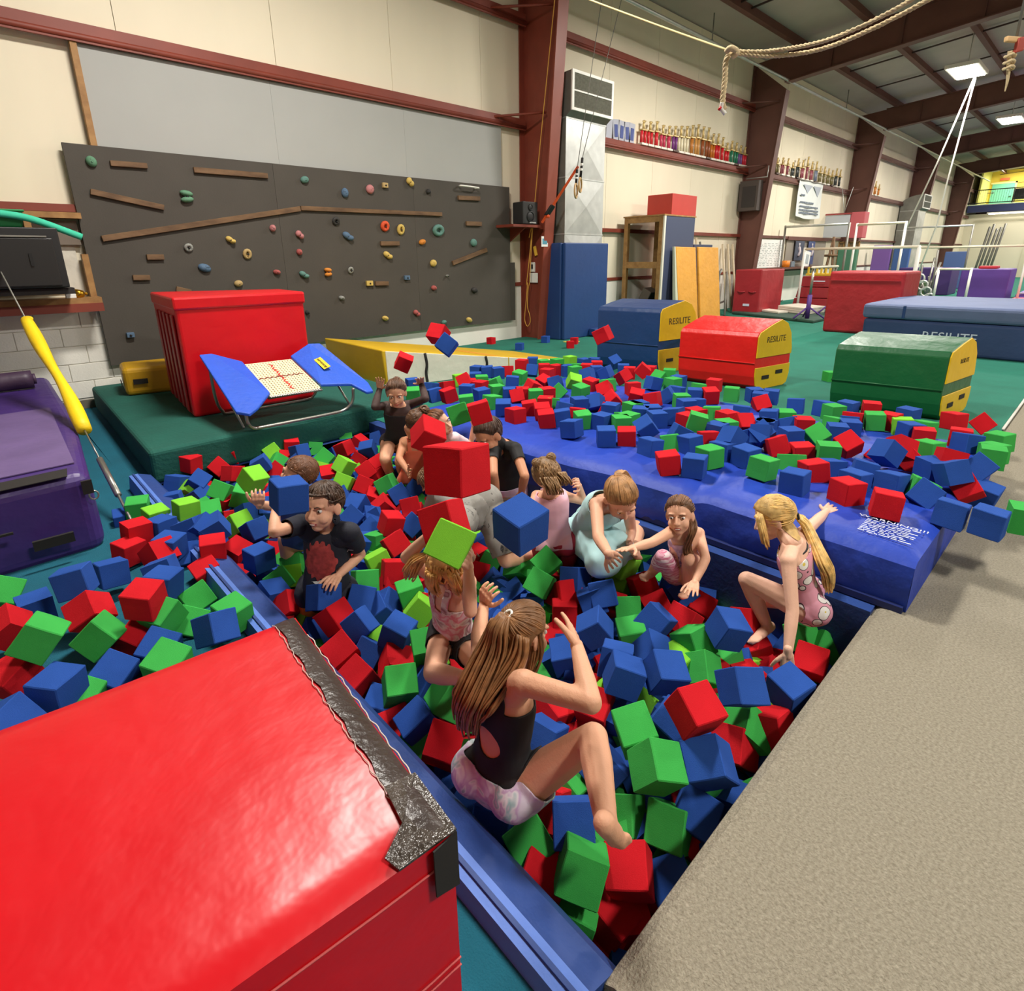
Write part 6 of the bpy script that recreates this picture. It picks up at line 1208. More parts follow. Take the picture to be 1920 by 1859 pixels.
# ------------------------------------------------------------------ foam cubes: one object each
CUBE=.124
FOAM={'r':(196,26,36),'b':(40,78,156),'g':(60,166,74),'l':(124,200,56)}
FM={}
for k_,c in FOAM.items():
    FM[k_]=mat('foam_'+{'r':'red','b':'blue','g':'green','l':'lime'}[k_],c,.95,.05,9,.0012,420,spec=.15)
def cube_mesh(i):
    R=random.Random(50+i); bm=bmesh.new(); bmesh.ops.create_cube(bm,size=CUBE)
    bmesh.ops.bevel(bm,geom=bm.edges[:],offset=.0035,segments=1,affect='EDGES')
    bmesh.ops.subdivide_edges(bm,edges=[e for e in bm.edges if e.calc_length()>.05],cuts=2,use_grid_fill=True)
    sk=[R.uniform(-.05,.05) for _ in range(3)]
    for v in bm.verts:
        p=v.co; n=noise.noise_vector(p*9+Vector((i*7,0,0)))
        p+= n*.003; p.x+=sk[0]*p.y*.6; p.z+=sk[1]*p.x*.6
        s=1-.05*(p.z/CUBE)*sk[2]*8
        p.x*=s
    if i%4==3:  # a bitten corner
        c=Vector([R.choice((-1,1))*CUBE/2 for _ in range(3)])
        for v in bm.verts:
            d=(v.co-c).length
            if d<.055: v.co-= c.normalized()*(.055-d)*.55*(1+.5*noise.noise(v.co*60))
    me=bpy.data.meshes.new('foam_cube'); bm.to_mesh(me); bm.free(); me.materials.append(FM['r']); return me
CM=[cube_mesh(i) for i in range(12)]
CUBES=[
('r',0.824,1.082,0.988,-2.984,0.141,1.815,'large blurred red foam cube flying in the middle of the picture','foam cubes in mid air'),
('b',1.108,1.142,0.71,2.944,-0.218,1.579,'blue foam cube flying in front of the pink tank girl','foam cubes in mid air'),
('l',0.961,1.311,0.633,-0.917,-0.879,0.098,'lime foam cube held against the head of the blonde girl','foam cubes in mid air'),
('r',1.061,1.482,0.619,-2.795,0.393,2.141,'lower red foam cube flying beside the gray shorts','foam cubes in mid air'),
('g',0.931,0.724,-0.166,-2.828,0.535,0.747,'rightmost tilted green foam cube in the pit by the near end of edge pad','foam cubes in the pit'),
('b',1.01,0.821,-0.149,-2.39,0.065,2.335,'second from left of tilted blue foam cubes in pit by near end of edge pad','foam cubes in the pit'),
('g',1.267,0.699,-0.034,-2.638,-0.418,0.842,'third from left of tilted green foam cubes in pit by beige carpet edge','foam cubes in the pit'),
('r',1.447,0.678,0.084,-3.116,-0.477,1.183,'second from left of tilted red foam cubes in pit by beige carpet edge','foam cubes in the pit'),
('r',1.067,0.651,-0.236,-1.844,-0.366,0.707,'rightmost tilted red foam cube in the pit by the near end of edge pad','foam cubes in the pit'),
('g',0.908,0.903,-0.225,-1.112,-0.373,-0.292,'leftmost tilted green foam cube in the pit by the near end of edge pad','foam cubes in the pit'),
('b',1.405,0.595,-0.041,-2.168,-0.485,0.819,'rightmost tilted blue foam cube in the pit by the beige carpet edge','foam cubes in the pit'),
('r',0.98,0.658,-0.359,-2.896,-0.323,1.556,'third from left of tilted red foam cubes in pit by near end of edge pad','foam cubes in the pit'),
('g',1.35,0.837,-0.046,2.865,-0.367,1.025,'second from left of tilted green foam cubes in pit by beige carpet edge','foam cubes in the pit'),
('b',1.185,0.573,-0.331,-2.781,-0.266,-0.622,'rightmost tilted blue foam cube in the pit by the near end of edge pad','foam cubes in the pit'),
('g',1.283,0.646,-0.247,-2.379,0.195,1.818,'rightmost tilted green foam cube in the pit by the beige carpet edge','foam cubes in the pit'),
('b',1.356,0.598,-0.213,-1.261,-0.612,0.116,'third from left of tilted blue foam cubes in pit by beige carpet edge','foam cubes in the pit'),
('r',0.912,1.351,-0.18,2.622,-0.269,2.215,'leftmost tilted red foam cube in the pit by the girl in black top','foam cubes in the pit'),
('g',1.259,0.792,-0.314,-2.41,0.517,1.809,'leftmost tilted green foam cube in the pit by the beige carpet edge','foam cubes in the pit'),
('b',1.292,0.911,-0.235,-0.982,0.588,0.461,'leftmost tilted blue foam cube in the pit by the beige carpet edge','foam cubes in the pit'),
('b',1.738,0.651,0.01,-1.913,0.748,-2.342,'second from left of tilted blue foam cubes in pit by crouching blonde girl','foam cubes in the pit'),
('b',1.542,1.021,-0.049,-2.757,1.235,2.669,'upright blue foam cube in the pit by the girl in black top','foam cubes in the pit'),
('b',0.902,1.489,-0.175,-2.08,0.079,1.335,'second from left of tilted blue foam cubes in pit by taped red block','foam cubes in the pit'),
('b',1.649,0.906,-0.029,-2.905,-0.393,0.886,'third from left of tilted blue foam cubes in pit by small smiling girl','foam cubes in the pit'),
('g',0.901,1.468,-0.218,-1.034,-0.505,0.023,'rightmost tilted green foam cube in the pit by the taped red block','foam cubes in the pit'),
('g',1.038,1.483,-0.131,-2.399,0.193,1.276,'leftmost tilted green foam cube in the pit by the girl in black top','foam cubes in the pit'),
('r',1.688,0.629,-0.208,-2.08,-0.749,0.363,'third from left of tilted red foam cubes in pit by beige carpet edge','foam cubes in the pit'),
('r',1.466,1.094,-0.199,-1.537,-0.45,0.321,'rightmost tilted red foam cube in the pit by the girl in black top','foam cubes in the pit'),
('b',0.794,2.187,0.585,-3.036,-0.048,1.481,'blue foam cube held up by the boy in navy shirt','foam cubes in mid air'),
('b',1.615,1.112,-0.072,-1.785,1.222,-2.827,'leftmost upright blue foam cube in the pit by the small smiling girl','foam cubes in the pit'),
('g',0.939,1.676,-0.136,-2.99,-0.494,1.074,'leftmost tilted green foam cube in the pit by the taped red block','foam cubes in the pit'),
('b',1.959,0.557,-0.08,2.959,-0.158,1.244,'upright blue foam cube in the pit by the crouching blonde girl','foam cubes in the pit'),
('g',1.112,1.726,-0.078,3.077,-0.368,1.121,'rightmost upright green foam cube in the pit by the girl holding lime cube','foam cubes in the pit'),
('b',2.021,0.843,0.01,-2.816,-0.204,0.936,'leftmost tilted blue foam cube in the pit by the crouching blonde girl','foam cubes in the pit'),
('b',1.827,1.065,-0.124,-2.572,-0.238,0.769,'leftmost tilted blue foam cube in the pit by the small smiling girl','foam cubes in the pit'),
('r',0.864,1.884,-0.187,-2.028,-0.191,1.696,'second from left of tilted red foam cubes in pit by taped red block','foam cubes in the pit'),
('g',1.959,0.956,-0.088,-3.118,0.536,1.441,'tilted green foam cube in the pit by the small smiling girl','foam cubes in the pit'),
('r',1.458,2.13,0.708,-0.861,-0.844,-1.144,'upper red foam cube flying before the curly haired girl','foam cubes in mid air'),
('b',-0.056,2.322,0.056,3.105,-0.094,2.295,'upright blue foam cube on the left floor pile by the taped red block top edge','foam cubes on the left floor pile'),
('b',1.764,1.337,-0.112,-2.21,-0.06,0.672,'second from left of tilted blue foam cubes in pit by girl in aqua dress','foam cubes in the pit'),
('b',0.462,2.292,0.057,-2.512,-0.985,1.36,'tilted blue foam cube on the left floor pile by the blue edge pad','foam cubes on the left floor pile'),
('b',1.105,1.948,-0.119,3.125,-0.321,2.071,'upright blue foam cube in the pit by the girl holding lime cube','foam cubes in the pit'),
('g',1.894,1.223,-0.156,2.95,-0.094,0.822,'upright green foam cube in the pit by the small smiling girl','foam cubes in the pit'),
('g',-0.006,2.341,-0.034,2.75,-0.442,2.435,'leftmost tilted green cube on the left floor pile by the taped red block top edge','foam cubes on the left floor pile'),
('b',1.986,1.16,-0.098,-2.571,-0.382,1.507,'second from left of tilted blue foam cubes in pit by small smiling girl','foam cubes in the pit'),
('r',0.882,2.071,-0.17,-2.018,-0.464,1.74,'leftmost tilted red foam cube in the pit by the taped red block','foam cubes in the pit'),
('g',-0.069,2.489,0.186,-2.943,-0.684,2.701,'rightmost tilted green foam cube on the left floor pile by the purple mat','foam cubes on the left floor pile'),
('b',0.111,2.394,-0.026,2.683,-0.457,2.391,'third from left of tilted blue foam cubes at left by taped red block top edge','foam cubes on the left floor pile'),
('b',0.271,2.414,-0.007,2.589,-0.421,2.471,'rightmost tilted blue cube on the left floor pile by the taped red block top edge','foam cubes on the left floor pile'),
('g',0.56,2.403,0.019,3.048,-0.164,1.802,'upright green foam cube on the left floor pile by the blue edge pad','foam cubes on the left floor pile'),
('r',2.128,1.101,-0.135,-2.465,-0.112,1.582,'second from left of tilted red foam cubes in pit by small smiling girl','foam cubes in the pit'),
('r',0.278,2.565,0.152,2.99,-0.092,2.376,'leftmost upright red foam cube on the left floor pile by the blue edge pad','foam cubes on the left floor pile'),
('b',1.024,2.171,-0.156,-2.635,-0.776,1.875,'fifth from left of tilted blue foam cubes in pit by navy shirted boy','foam cubes in the pit'),
('b',1.985,1.461,-0.091,-2.604,0.283,2.306,'rightmost tilted blue foam cube in the pit by the girl in aqua dress','foam cubes in the pit'),
('b',1.943,1.496,-0.132,-2.753,0.352,2.45,'leftmost tilted blue foam cube in the pit by the girl in aqua dress','foam cubes in the pit'),
('r',0.961,2.272,-0.13,-2.262,0.073,0.372,'leftmost tilted red foam cube in the pit by the navy shirted boy','foam cubes in the pit'),
('l',1.314,2.076,-0.158,-2.393,0.18,0.945,'tilted lime foam cube in the pit by the girl holding lime cube','foam cubes in the pit'),
('g',0.105,2.585,0.051,-2.842,-0.798,2.402,'second from left of tilted green foam cubes at left by taped red block top edge','foam cubes on the left floor pile'),
('g',2.059,1.361,-0.173,2.98,-0.895,0.8,'tilted green foam cube in the pit by the girl in aqua dress','foam cubes in the pit'),
('b',0.957,2.369,-0.06,-2.73,0.413,1.753,'leftmost tilted blue foam cube in the pit by the navy shirted boy','foam cubes in the pit'),
('b',0.948,2.314,-0.185,-0.669,-0.308,-0.216,'second from left of tilted blue foam cubes in pit by navy shirted boy','foam cubes in the pit'),
('r',0.224,2.604,-0.029,2.707,-0.669,2.529,'rightmost tilted red cube on the left floor pile by the taped red block top edge','foam cubes on the left floor pile'),
('g',1.332,2.182,-0.127,2.96,0.039,1.166,'leftmost upright green foam cube in the pit by the girl holding lime cube','foam cubes in the pit'),
('r',2.187,1.279,-0.162,-2.513,0.507,2.434,'leftmost tilted red foam cube in the pit by the small smiling girl','foam cubes in the pit'),
('r',1.362,2.124,-0.184,-2.283,-0.947,0.649,'tilted red foam cube in the pit by the girl holding lime cube','foam cubes in the pit'),
('b',1.125,2.316,-0.127,-1.186,-0.841,0.616,'sixth from left of tilted blue foam cubes in pit by navy shirted boy','foam cubes in the pit'),
('r',1.95,1.658,-0.162,-2.225,0.037,-0.516,'leftmost tilted red foam cube in the pit by the girl in pink tank','foam cubes in the pit'),
('g',1.871,1.787,-0.128,-1.1,-0.823,-0.03,'leftmost tilted green foam cube in the pit by the girl in pink tank','foam cubes in the pit'),
('g',0.429,2.595,-0.06,2.392,-0.432,2.551,'second from left of tilted green foam cubes at left by blue edge pad','foam cubes on the left floor pile'),
('b',2.016,1.667,-0.115,-2.676,0.315,1.715,'tilted blue foam cube in the pit by the girl in pink tank','foam cubes in the pit'),
('r',0.101,2.741,0.091,-2.281,-0.635,1.602,'tilted red foam cube on the left floor pile by the purple mat','foam cubes on the left floor pile'),
('g',1.975,1.838,-0.071,-0.83,-0.618,-0.346,'rightmost tilted green foam cube in the pit by the girl in pink tank','foam cubes in the pit'),
('r',2.447,0.929,-0.222,-2.534,0.344,1.548,'leftmost tilted red foam cube in the pit by the crouching blonde girl','foam cubes in the pit'),
('r',2.273,1.416,-0.16,2.874,0.492,0.954,'tilted red foam cube in the pit by the girl in aqua dress','foam cubes in the pit'),
('b',0.386,2.789,0.076,-1.438,0.051,0.786,'upright blue foam cube on the left floor pile by the blue edge pad','foam cubes on the left floor pile'),
('b',2.378,1.24,-0.163,2.291,-0.659,1.544,'rightmost tilted blue foam cube in the pit by the small smiling girl','foam cubes in the pit'),
('r',2.436,0.875,-0.31,-0.945,1.045,-0.101,'second from left of tilted red foam cubes in pit by crouching blonde girl','foam cubes in the pit'),
('g',1.222,2.455,-0.131,-2.92,0.504,1.385,'rightmost tilted green foam cube in the pit by the navy shirted boy','foam cubes in the pit'),
('l',2.287,1.564,-0.097,-2.759,-0.13,1.454,'rightmost tilted lime foam cube in the pit by the girl in aqua dress','foam cubes in the pit'),
('r',1.376,2.412,-0.116,-2.94,0.338,1.227,'second from left of tilted red foam cubes in pit by navy shirted boy','foam cubes in the pit'),
('b',2.423,1.325,-0.174,-2.923,0.033,0.231,'rightmost upright blue foam cube in the pit by the small smiling girl','foam cubes in the pit'),
('b',0.085,2.937,0.157,-2.961,0.155,2.753,'leftmost upright blue foam cube on the left floor pile by the purple mat','foam cubes on the left floor pile'),
('g',0.511,2.803,-0.069,2.72,-0.854,1.996,'rightmost tilted green foam cube on the left floor pile by the blue edge pad','foam cubes on the left floor pile'),
('r',3.056,0.576,0.332,-3.06,0.117,0.304,'rightmost upright red foam cube on the blue mat by the WARNING print','foam cubes on the blue mat'),
('r',2.248,1.897,-0.088,2.738,-0.277,2.077,'rightmost tilted red foam cube in the pit by the girl in pink tank','foam cubes in the pit'),
('l',1.382,2.581,-0.134,2.86,0.357,1.264,'tilted lime foam cube in the pit by the navy shirted boy','foam cubes in the pit'),
('r',2.079,2.485,0.632,2.89,0.107,0.925,'red foam cube lifted by the smiling girl','foam cubes in mid air'),
('b',3.201,0.2,0.317,-3.079,-0.023,1.478,'rightmost upright blue foam cube on the blue mat by the beige carpet corner','foam cubes on the blue mat'),
('r',3.126,0.771,0.32,-3.108,-0.001,1.071,'leftmost upright red foam cube on the blue mat by the WARNING print','foam cubes on the blue mat'),
('r',0.617,3.005,-0.055,2.828,-0.197,1.628,'rightmost upright red foam cube on the left floor pile by the blue edge pad','foam cubes on the left floor pile'),
('g',0.925,2.863,-0.176,-0.586,-0.431,-0.136,'leftmost tilted green foam cube in the pit by the navy shirted boy','foam cubes in the pit'),
('b',3.213,0.342,0.305,-2.952,-0.067,1.536,'rightmost upright blue foam cube on the blue mat by the WARNING print','foam cubes on the blue mat'),
('b',3.077,1.014,0.32,-3.125,0.037,1.605,'second from left of upright blue foam cubes on mat by blonde girl outstretched arm','foam cubes on the blue mat'),
('r',1.544,2.661,-0.106,-2.137,-0.334,-0.114,'rightmost tilted red foam cube in the pit by the navy shirted boy','foam cubes in the pit'),
('b',-0.263,2.957,-0.319,-1.53,-0.534,1.728,'leftmost tilted blue cube on the left floor pile by the taped red block top edge','foam cubes on the left floor pile'),
('b',0.877,2.99,-0.067,-3.126,-0.036,1.774,'upright blue foam cube in the pit by the navy shirted boy','foam cubes in the pit'),
('b',2.916,1.523,0.32,-3.109,-0.009,1.902,'fifth from left of upright blue foam cubes on mat by mat middle front edge','foam cubes on the blue mat'),
('r',0.684,3.098,0.023,3.052,-0.055,2.869,'upright red foam cube on the left floor pile by the teal floor strip','foam cubes on the left floor pile'),
('r',2.848,1.659,0.323,2.979,0.006,0.746,'second from left of upright red foam cubes on mat by mat middle front edge','foam cubes on the blue mat'),
('b',0.239,3.18,0.029,-1.779,0.113,0.107,'rightmost upright blue foam cube on the left floor pile by the purple mat','foam cubes on the left floor pile'),
('g',2.084,2.693,0.579,-2.407,-1.166,1.743,'green foam cube flying above the smiling girl','foam cubes in mid air'),
('b',0.511,3.225,0.055,3.14,-0.086,2.309,'rightmost upright blue foam cube on the left floor pile by the teal floor strip','foam cubes on the left floor pile'),
('g',3.147,1.221,0.327,-3.034,-0.04,1.456,'leftmost upright green foam cube on the blue mat by the blonde girl outstretched arm','foam cubes on the blue mat'),
('b',3.321,0.791,0.309,-3.048,0.023,1.274,'leftmost upright blue foam cube on the blue mat by the WARNING print','foam cubes on the blue mat'),
('b',3.404,0.48,0.302,-0.778,-0.918,-0.794,'tilted blue foam cube on the blue mat by the WARNING print','foam cubes on the blue mat'),
('r',1.644,2.866,-0.078,-2.847,-0.072,1.382,'upright red foam cube in the pit by the navy shirted boy','foam cubes in the pit'),
('g',3.115,1.535,0.324,3.115,0.031,1.201,'rightmost upright green foam cube on the blue mat by the mat middle front edge','foam cubes on the blue mat'),
('b',0.59,3.271,-0.049,-3.046,-0.909,1.422,'tilted blue foam cube on the left floor pile by the teal floor strip','foam cubes on the left floor pile'),
('r',3.343,1.008,0.307,2.998,0.081,0.798,'rightmost upright red foam cube on the blue mat by the blonde girl outstretched arm','foam cubes on the blue mat'),
('b',3.45,0.647,0.305,-2.999,0.111,1.303,'fourth from left of upright blue foam cubes on mat by WARNING print','foam cubes on the blue mat'),
('g',-0.164,3.39,0.002,-0.864,-0.706,0.821,'leftmost tilted green foam cube on the left floor pile by the purple mat','foam cubes on the left floor pile'),
('g',3.5,0.518,0.289,-2.785,0.219,0.416,'tilted green foam cube on the blue mat by the WARNING print','foam cubes on the blue mat'),
('b',1.787,2.85,-0.137,2.237,-0.709,2.096,'rightmost tilted blue foam cube in the pit by the navy shirted boy','foam cubes in the pit'),
('b',3.455,0.814,0.271,-2.924,-0.179,1.662,'second from left of upright blue foam cubes on mat by WARNING print','foam cubes on the blue mat'),
('b',3.314,1.398,0.31,3.135,-0.035,1.309,'leftmost upright blue foam cube on the blue mat by the blonde girl outstretched arm','foam cubes on the blue mat'),
('r',0.358,3.468,-0.01,-3.1,-0.082,1.953,'upright red foam cube on the left floor pile by the purple mat','foam cubes on the left floor pile'),
('g',3.428,1.161,0.288,-2.903,0.215,1.525,'rightmost upright green foam cube on the blue mat by the blonde girl outstretched arm','foam cubes on the blue mat'),
('b',3.07,1.928,0.301,-2.995,0.039,1.433,'second from left of upright blue foam cubes on mat by mat middle front edge','foam cubes on the blue mat'),
('b',0.984,3.343,-0.064,-3.108,-1.004,1.753,'rightmost tilted blue foam cube in the pit by the hidden brown haired boy','foam cubes in the pit'),
('b',3.553,0.809,0.303,-2.956,0.221,0.338,'third from left of upright blue foam cubes on mat by WARNING print','foam cubes on the blue mat'),
('b',3.507,0.972,0.282,-3.059,0.14,0.967,'rightmost upright blue foam cube on the blue mat by the blonde girl outstretched arm','foam cubes on the blue mat'),
('b',3.313,1.552,0.305,-3.042,0.07,1.501,'rightmost upright blue foam cube on the blue mat by the mat middle front edge','foam cubes on the blue mat'),
('r',1.863,2.976,-0.078,2.828,-1.019,1.376,'rightmost tilted red foam cube in the pit by the black leotard girl','foam cubes in the pit'),
('b',3.269,1.752,0.317,3.116,0.174,1.205,'fourth from left of upright blue foam cubes on mat by mat middle front edge','foam cubes on the blue mat'),
('b',0.543,3.572,0.027,-3.068,-0.003,2.018,'second from left of upright blue foam cubes at left by teal floor strip','foam cubes on the left floor pile'),
('r',3.699,0.358,0.289,2.292,-0.708,0.973,'second from left of tilted red foam cubes on mat by beige carpet corner','foam cubes on the blue mat'),
('b',1.557,3.211,-0.125,-0.692,-0.656,-0.112,'third from left of tilted blue foam cubes in pit by navy shirted boy','foam cubes in the pit'),
('b',3.003,2.241,0.325,3.123,-0.02,0.757,'leftmost upright blue foam cube on the blue mat by the mat middle front edge','foam cubes on the blue mat'),
('l',1.08,3.551,0.188,-0.953,0.148,0.33,'tilted lime foam cube in the pit by the hidden brown haired boy','foam cubes in the pit'),
('g',3.253,1.89,0.293,2.963,0.288,0.579,'second from left of upright green foam cubes on mat by mat middle front edge','foam cubes on the blue mat'),
('l',0.94,3.51,-0.061,-3.065,-0.956,1.849,'another tilted lime cube in the pit by the hidden brown haired boy','foam cubes in the pit'),
('r',3.119,2.152,0.313,3.097,-0.042,0.632,'leftmost upright red foam cube on the blue mat by the mat middle front edge','foam cubes on the blue mat'),
('b',1.626,3.27,-0.083,2.633,-0.025,2.064,'fourth from left of tilted blue foam cubes in pit by navy shirted boy','foam cubes in the pit'),
('r',3.628,1.34,0.316,2.844,0.328,0.684,'tilted red foam cube on the blue mat by the blonde girl outstretched arm','foam cubes on the blue mat'),
('b',3.84,0.288,0.228,2.973,-0.223,1.545,'second from left of upright blue foam cubes on mat by beige carpet corner','foam cubes on the blue mat'),
('r',3.683,1.196,0.287,3.058,0.051,0.664,'leftmost upright red foam cube on the blue mat by the blonde girl outstretched arm','foam cubes on the blue mat'),
('b',2.97,2.523,0.331,-3.091,0.127,1.759,'rightmost upright blue foam cube on the blue mat by the bun girl','foam cubes on the blue mat'),
('l',0.717,3.729,0.036,-3.045,0.017,1.698,'rightmost upright lime foam cube on the left floor pile by the teal floor strip','foam cubes on the left floor pile'),
('b',3.422,1.921,0.314,-2.654,0.122,0.803,'rightmost tilted blue foam cube on the blue mat by the mat middle front edge','foam cubes on the blue mat'),
('r',3.508,1.75,0.291,3.095,0.222,0.713,'rightmost upright red foam cube on the blue mat by the mat middle front edge','foam cubes on the blue mat'),
('b',3.936,0.346,0.344,-0.637,-0.851,-0.929,'tilted blue foam cube on the blue mat by the beige carpet corner','foam cubes on the blue mat'),
('b',1.963,3.279,-0.103,-0.479,-0.449,-0.321,'rightmost tilted blue foam cube in the pit by the black leotard girl','foam cubes in the pit'),
('b',3.357,2.155,0.331,-2.242,-0.331,0.93,'leftmost tilted blue foam cube on the blue mat by the mat middle front edge','foam cubes on the blue mat'),
('r',3.891,1,0.339,2.57,-0.509,1.212,'leftmost tilted red foam cube on the blue mat by the green barrel block','foam cubes on the blue mat'),
('r',3.952,0.667,0.298,1.978,-0.67,1.461,'leftmost tilted red foam cube on the blue mat by the beige carpet corner','foam cubes on the blue mat'),
('b',3.707,1.564,0.299,2.326,-1.088,1.337,'leftmost tilted blue foam cube on the blue mat by the blonde girl outstretched arm','foam cubes on the blue mat'),
('b',2.49,3.329,0.907,-0.419,-0.857,-0.425,'blue foam cube flying diamond-wise below the climbing wall','foam cubes in mid air'),
('g',1.939,3.398,-0.058,-2.646,-1.01,1.836,'rightmost tilted green foam cube in the pit by the black leotard girl','foam cubes in the pit'),
('l',0.58,3.895,-0.023,-3.107,-0.153,1.752,'leftmost upright lime foam cube on the left floor pile by the teal floor strip','foam cubes on the left floor pile'),
('r',0.995,3.799,-0.147,-3.072,0.41,1.414,'tilted red foam cube in the pit by the hidden brown haired boy','foam cubes in the pit'),
('g',0.889,3.892,-0.092,-1.041,-0.004,-0.209,'tilted green foam cube on the left floor pile by the teal floor strip','foam cubes on the left floor pile'),
('r',4.035,0.848,0.271,1.951,-0.541,1.505,'rightmost tilted red foam cube on the blue mat by the green barrel block','foam cubes on the blue mat'),
('g',4.112,0.617,0.339,-3.094,0.059,1.173,'leftmost upright green foam cube on the blue mat by the beige carpet corner','foam cubes on the blue mat'),
('g',3.226,2.631,0.318,3.097,-0.078,1.014,'rightmost upright green foam cube on the blue mat by the bun girl','foam cubes on the blue mat'),
('r',1.85,3.576,-0.089,-0.784,-0.931,0.137,'second from left of tilted red foam cubes in pit by black leotard girl','foam cubes in the pit'),
('l',1.728,3.652,-0.059,-0.958,-0.938,0.16,'leftmost tilted lime foam cube in the pit by the black leotard girl','foam cubes in the pit'),
('r',3.057,2.856,0.321,3.025,-0.14,0.861,'fourth from left of upright red foam cubes on mat by bun girl','foam cubes on the blue mat'),
('g',4.004,1.22,0.324,2.481,-0.601,1.252,'tilted green foam cube on the blue mat by the blonde girl outstretched arm','foam cubes on the blue mat'),
('g',1.106,3.946,-0.063,2.933,1.161,2.471,'rightmost tilted green foam cube in the pit by the hidden brown haired boy','foam cubes in the pit'),
('b',3.181,2.798,0.318,3.006,0.116,0.775,'second from left of upright blue foam cubes on mat by bun girl','foam cubes on the blue mat'),
('r',3.894,1.684,0.338,-3.063,-0.748,0.922,'leftmost tilted red foam cube on the blue mat by the red barrel block','foam cubes on the blue mat'),
('r',2.566,3.533,0.96,0.917,0.096,-1.163,'red foam cube flying behind the blue diamond cube','foam cubes in mid air'),
('g',0.523,4.116,-0.016,3.034,-0.044,2.829,'upright green foam cube on the left floor pile by the teal floor strip','foam cubes on the left floor pile'),
('g',3.51,2.447,0.296,-2.958,0.189,1.411,'leftmost upright green foam cube on the blue mat by the mat middle front edge','foam cubes on the blue mat'),
('r',2.973,3.112,0.314,-3.119,0.065,1.464,'leftmost upright red foam cube on the blue mat by the bun girl','foam cubes on the blue mat'),
('b',0.448,4.157,-0.087,-1.446,0.016,-0.11,'leftmost upright blue foam cube on the left floor pile by the teal floor strip','foam cubes on the left floor pile'),
('r',3.328,2.772,0.307,-3.055,0.17,0.753,'fifth from left of upright red foam cubes on mat by bun girl','foam cubes on the blue mat'),
('g',1.019,4.097,-0.038,-2.642,-0.459,2.475,'leftmost tilted green foam cube in the pit by the hidden brown haired boy','foam cubes in the pit'),
('b',3.77,2.172,0.332,-3.075,0.183,1.724,'third from left of upright blue foam cubes on mat by mat middle front edge','foam cubes on the blue mat'),
('r',1.973,3.761,-0.06,-0.466,-0.531,-0.264,'third from left of tilted red foam cubes in pit by black leotard girl','foam cubes in the pit'),
('r',3.182,3.016,0.322,3.074,-0.189,0.864,'third from left of upright red foam cubes on mat by bun girl','foam cubes on the blue mat'),
('b',0.744,4.239,-0.078,-3.004,0.124,2.741,'leftmost upright blue foam cube in the pit by the hidden brown haired boy','foam cubes in the pit'),
('b',4.201,1.485,0.302,2.473,-1.182,1.202,'rightmost tilted blue foam cube on the blue mat by the blonde girl outstretched arm','foam cubes on the blue mat'),
('g',4.017,1.994,0.329,-2.989,0.115,1.926,'second from left of upright green foam cubes on mat by red barrel block','foam cubes on the blue mat'),
('b',3.025,3.313,0.329,3.01,0.003,2.372,'leftmost upright blue foam cube on the blue mat by the bun girl','foam cubes on the blue mat'),
('g',4.479,0.342,0.299,-3.092,0.067,1.132,'second from left of upright green foam cubes on mat by beige carpet corner','foam cubes on the blue mat'),
('b',3.396,2.976,0.306,-2.909,0.2,0.87,'third from left of upright blue foam cubes on mat by bun girl','foam cubes on the blue mat'),
('r',3.619,2.703,0.293,1.893,-0.45,2.052,'rightmost tilted red foam cube on the blue mat by the bun girl','foam cubes on the blue mat'),
('r',3.213,3.188,0.313,2.991,-0.007,0.844,'second from left of upright red foam cubes on mat by bun girl','foam cubes on the blue mat'),
('b',4.234,1.64,0.327,-3.086,0.112,1.836,'third from left of upright blue foam cubes on mat by red barrel block','foam cubes on the blue mat'),
('r',2.154,3.86,-0.08,2.667,-0.48,1.588,'fourth from left of tilted red foam cubes in pit by black leotard girl','foam cubes in the pit'),
('l',1.916,4.003,-0.066,-2.581,-0.254,1.797,'rightmost tilted lime foam cube in the pit by the black leotard girl','foam cubes in the pit'),
('b',4.532,0.487,0.319,-2.991,0.135,0.941,'leftmost upright blue foam cube on the blue mat by the beige carpet corner','foam cubes on the blue mat'),
('g',4.395,1.235,0.314,-2.957,0.086,1.218,'leftmost upright green foam cube on the blue mat by the green barrel block','foam cubes on the blue mat'),
('b',4.552,0.803,0.325,-3.102,0.007,0.854,'rightmost upright blue foam cube on the blue mat by the green barrel block','foam cubes on the blue mat'),
('g',4.351,1.567,0.315,3.13,0.019,0.599,'rightmost upright green foam cube on the blue mat by the red barrel block','foam cubes on the blue mat'),
('r',2.542,4.007,0.692,-2.672,-0.233,0.91,'red foam cube flying in front of the white wedge side','foam cubes in mid air'),
('b',3.685,2.87,0.331,-2.121,-0.936,0.801,'rightmost tilted blue foam cube on the blue mat by the bun girl','foam cubes on the blue mat'),
('g',3.435,3.174,0.305,-2.939,0.121,1.55,'leftmost upright green foam cube on the blue mat by the bun girl','foam cubes on the blue mat'),
('r',4.655,0.541,0.315,3.132,0.094,0.144,'rightmost upright red foam cube on the blue mat by the beige carpet corner','foam cubes on the blue mat'),
('b',4.301,1.892,0.302,-3.088,0.134,0.438,'second from left of upright blue foam cubes on mat by red barrel block','foam cubes on the blue mat'),
('b',0.98,4.496,-0.069,2.536,-0.704,2.588,'leftmost tilted blue foam cube in the pit by the hidden brown haired boy','foam cubes in the pit'),
('b',4.572,1.181,0.295,-2.908,0.033,1.66,'second from left of upright blue foam cubes on mat by green barrel block','foam cubes on the blue mat'),
('g',4.686,0.54,0.258,1.886,-0.486,1.523,'tilted green foam cube on the blue mat by the beige carpet corner','foam cubes on the blue mat'),
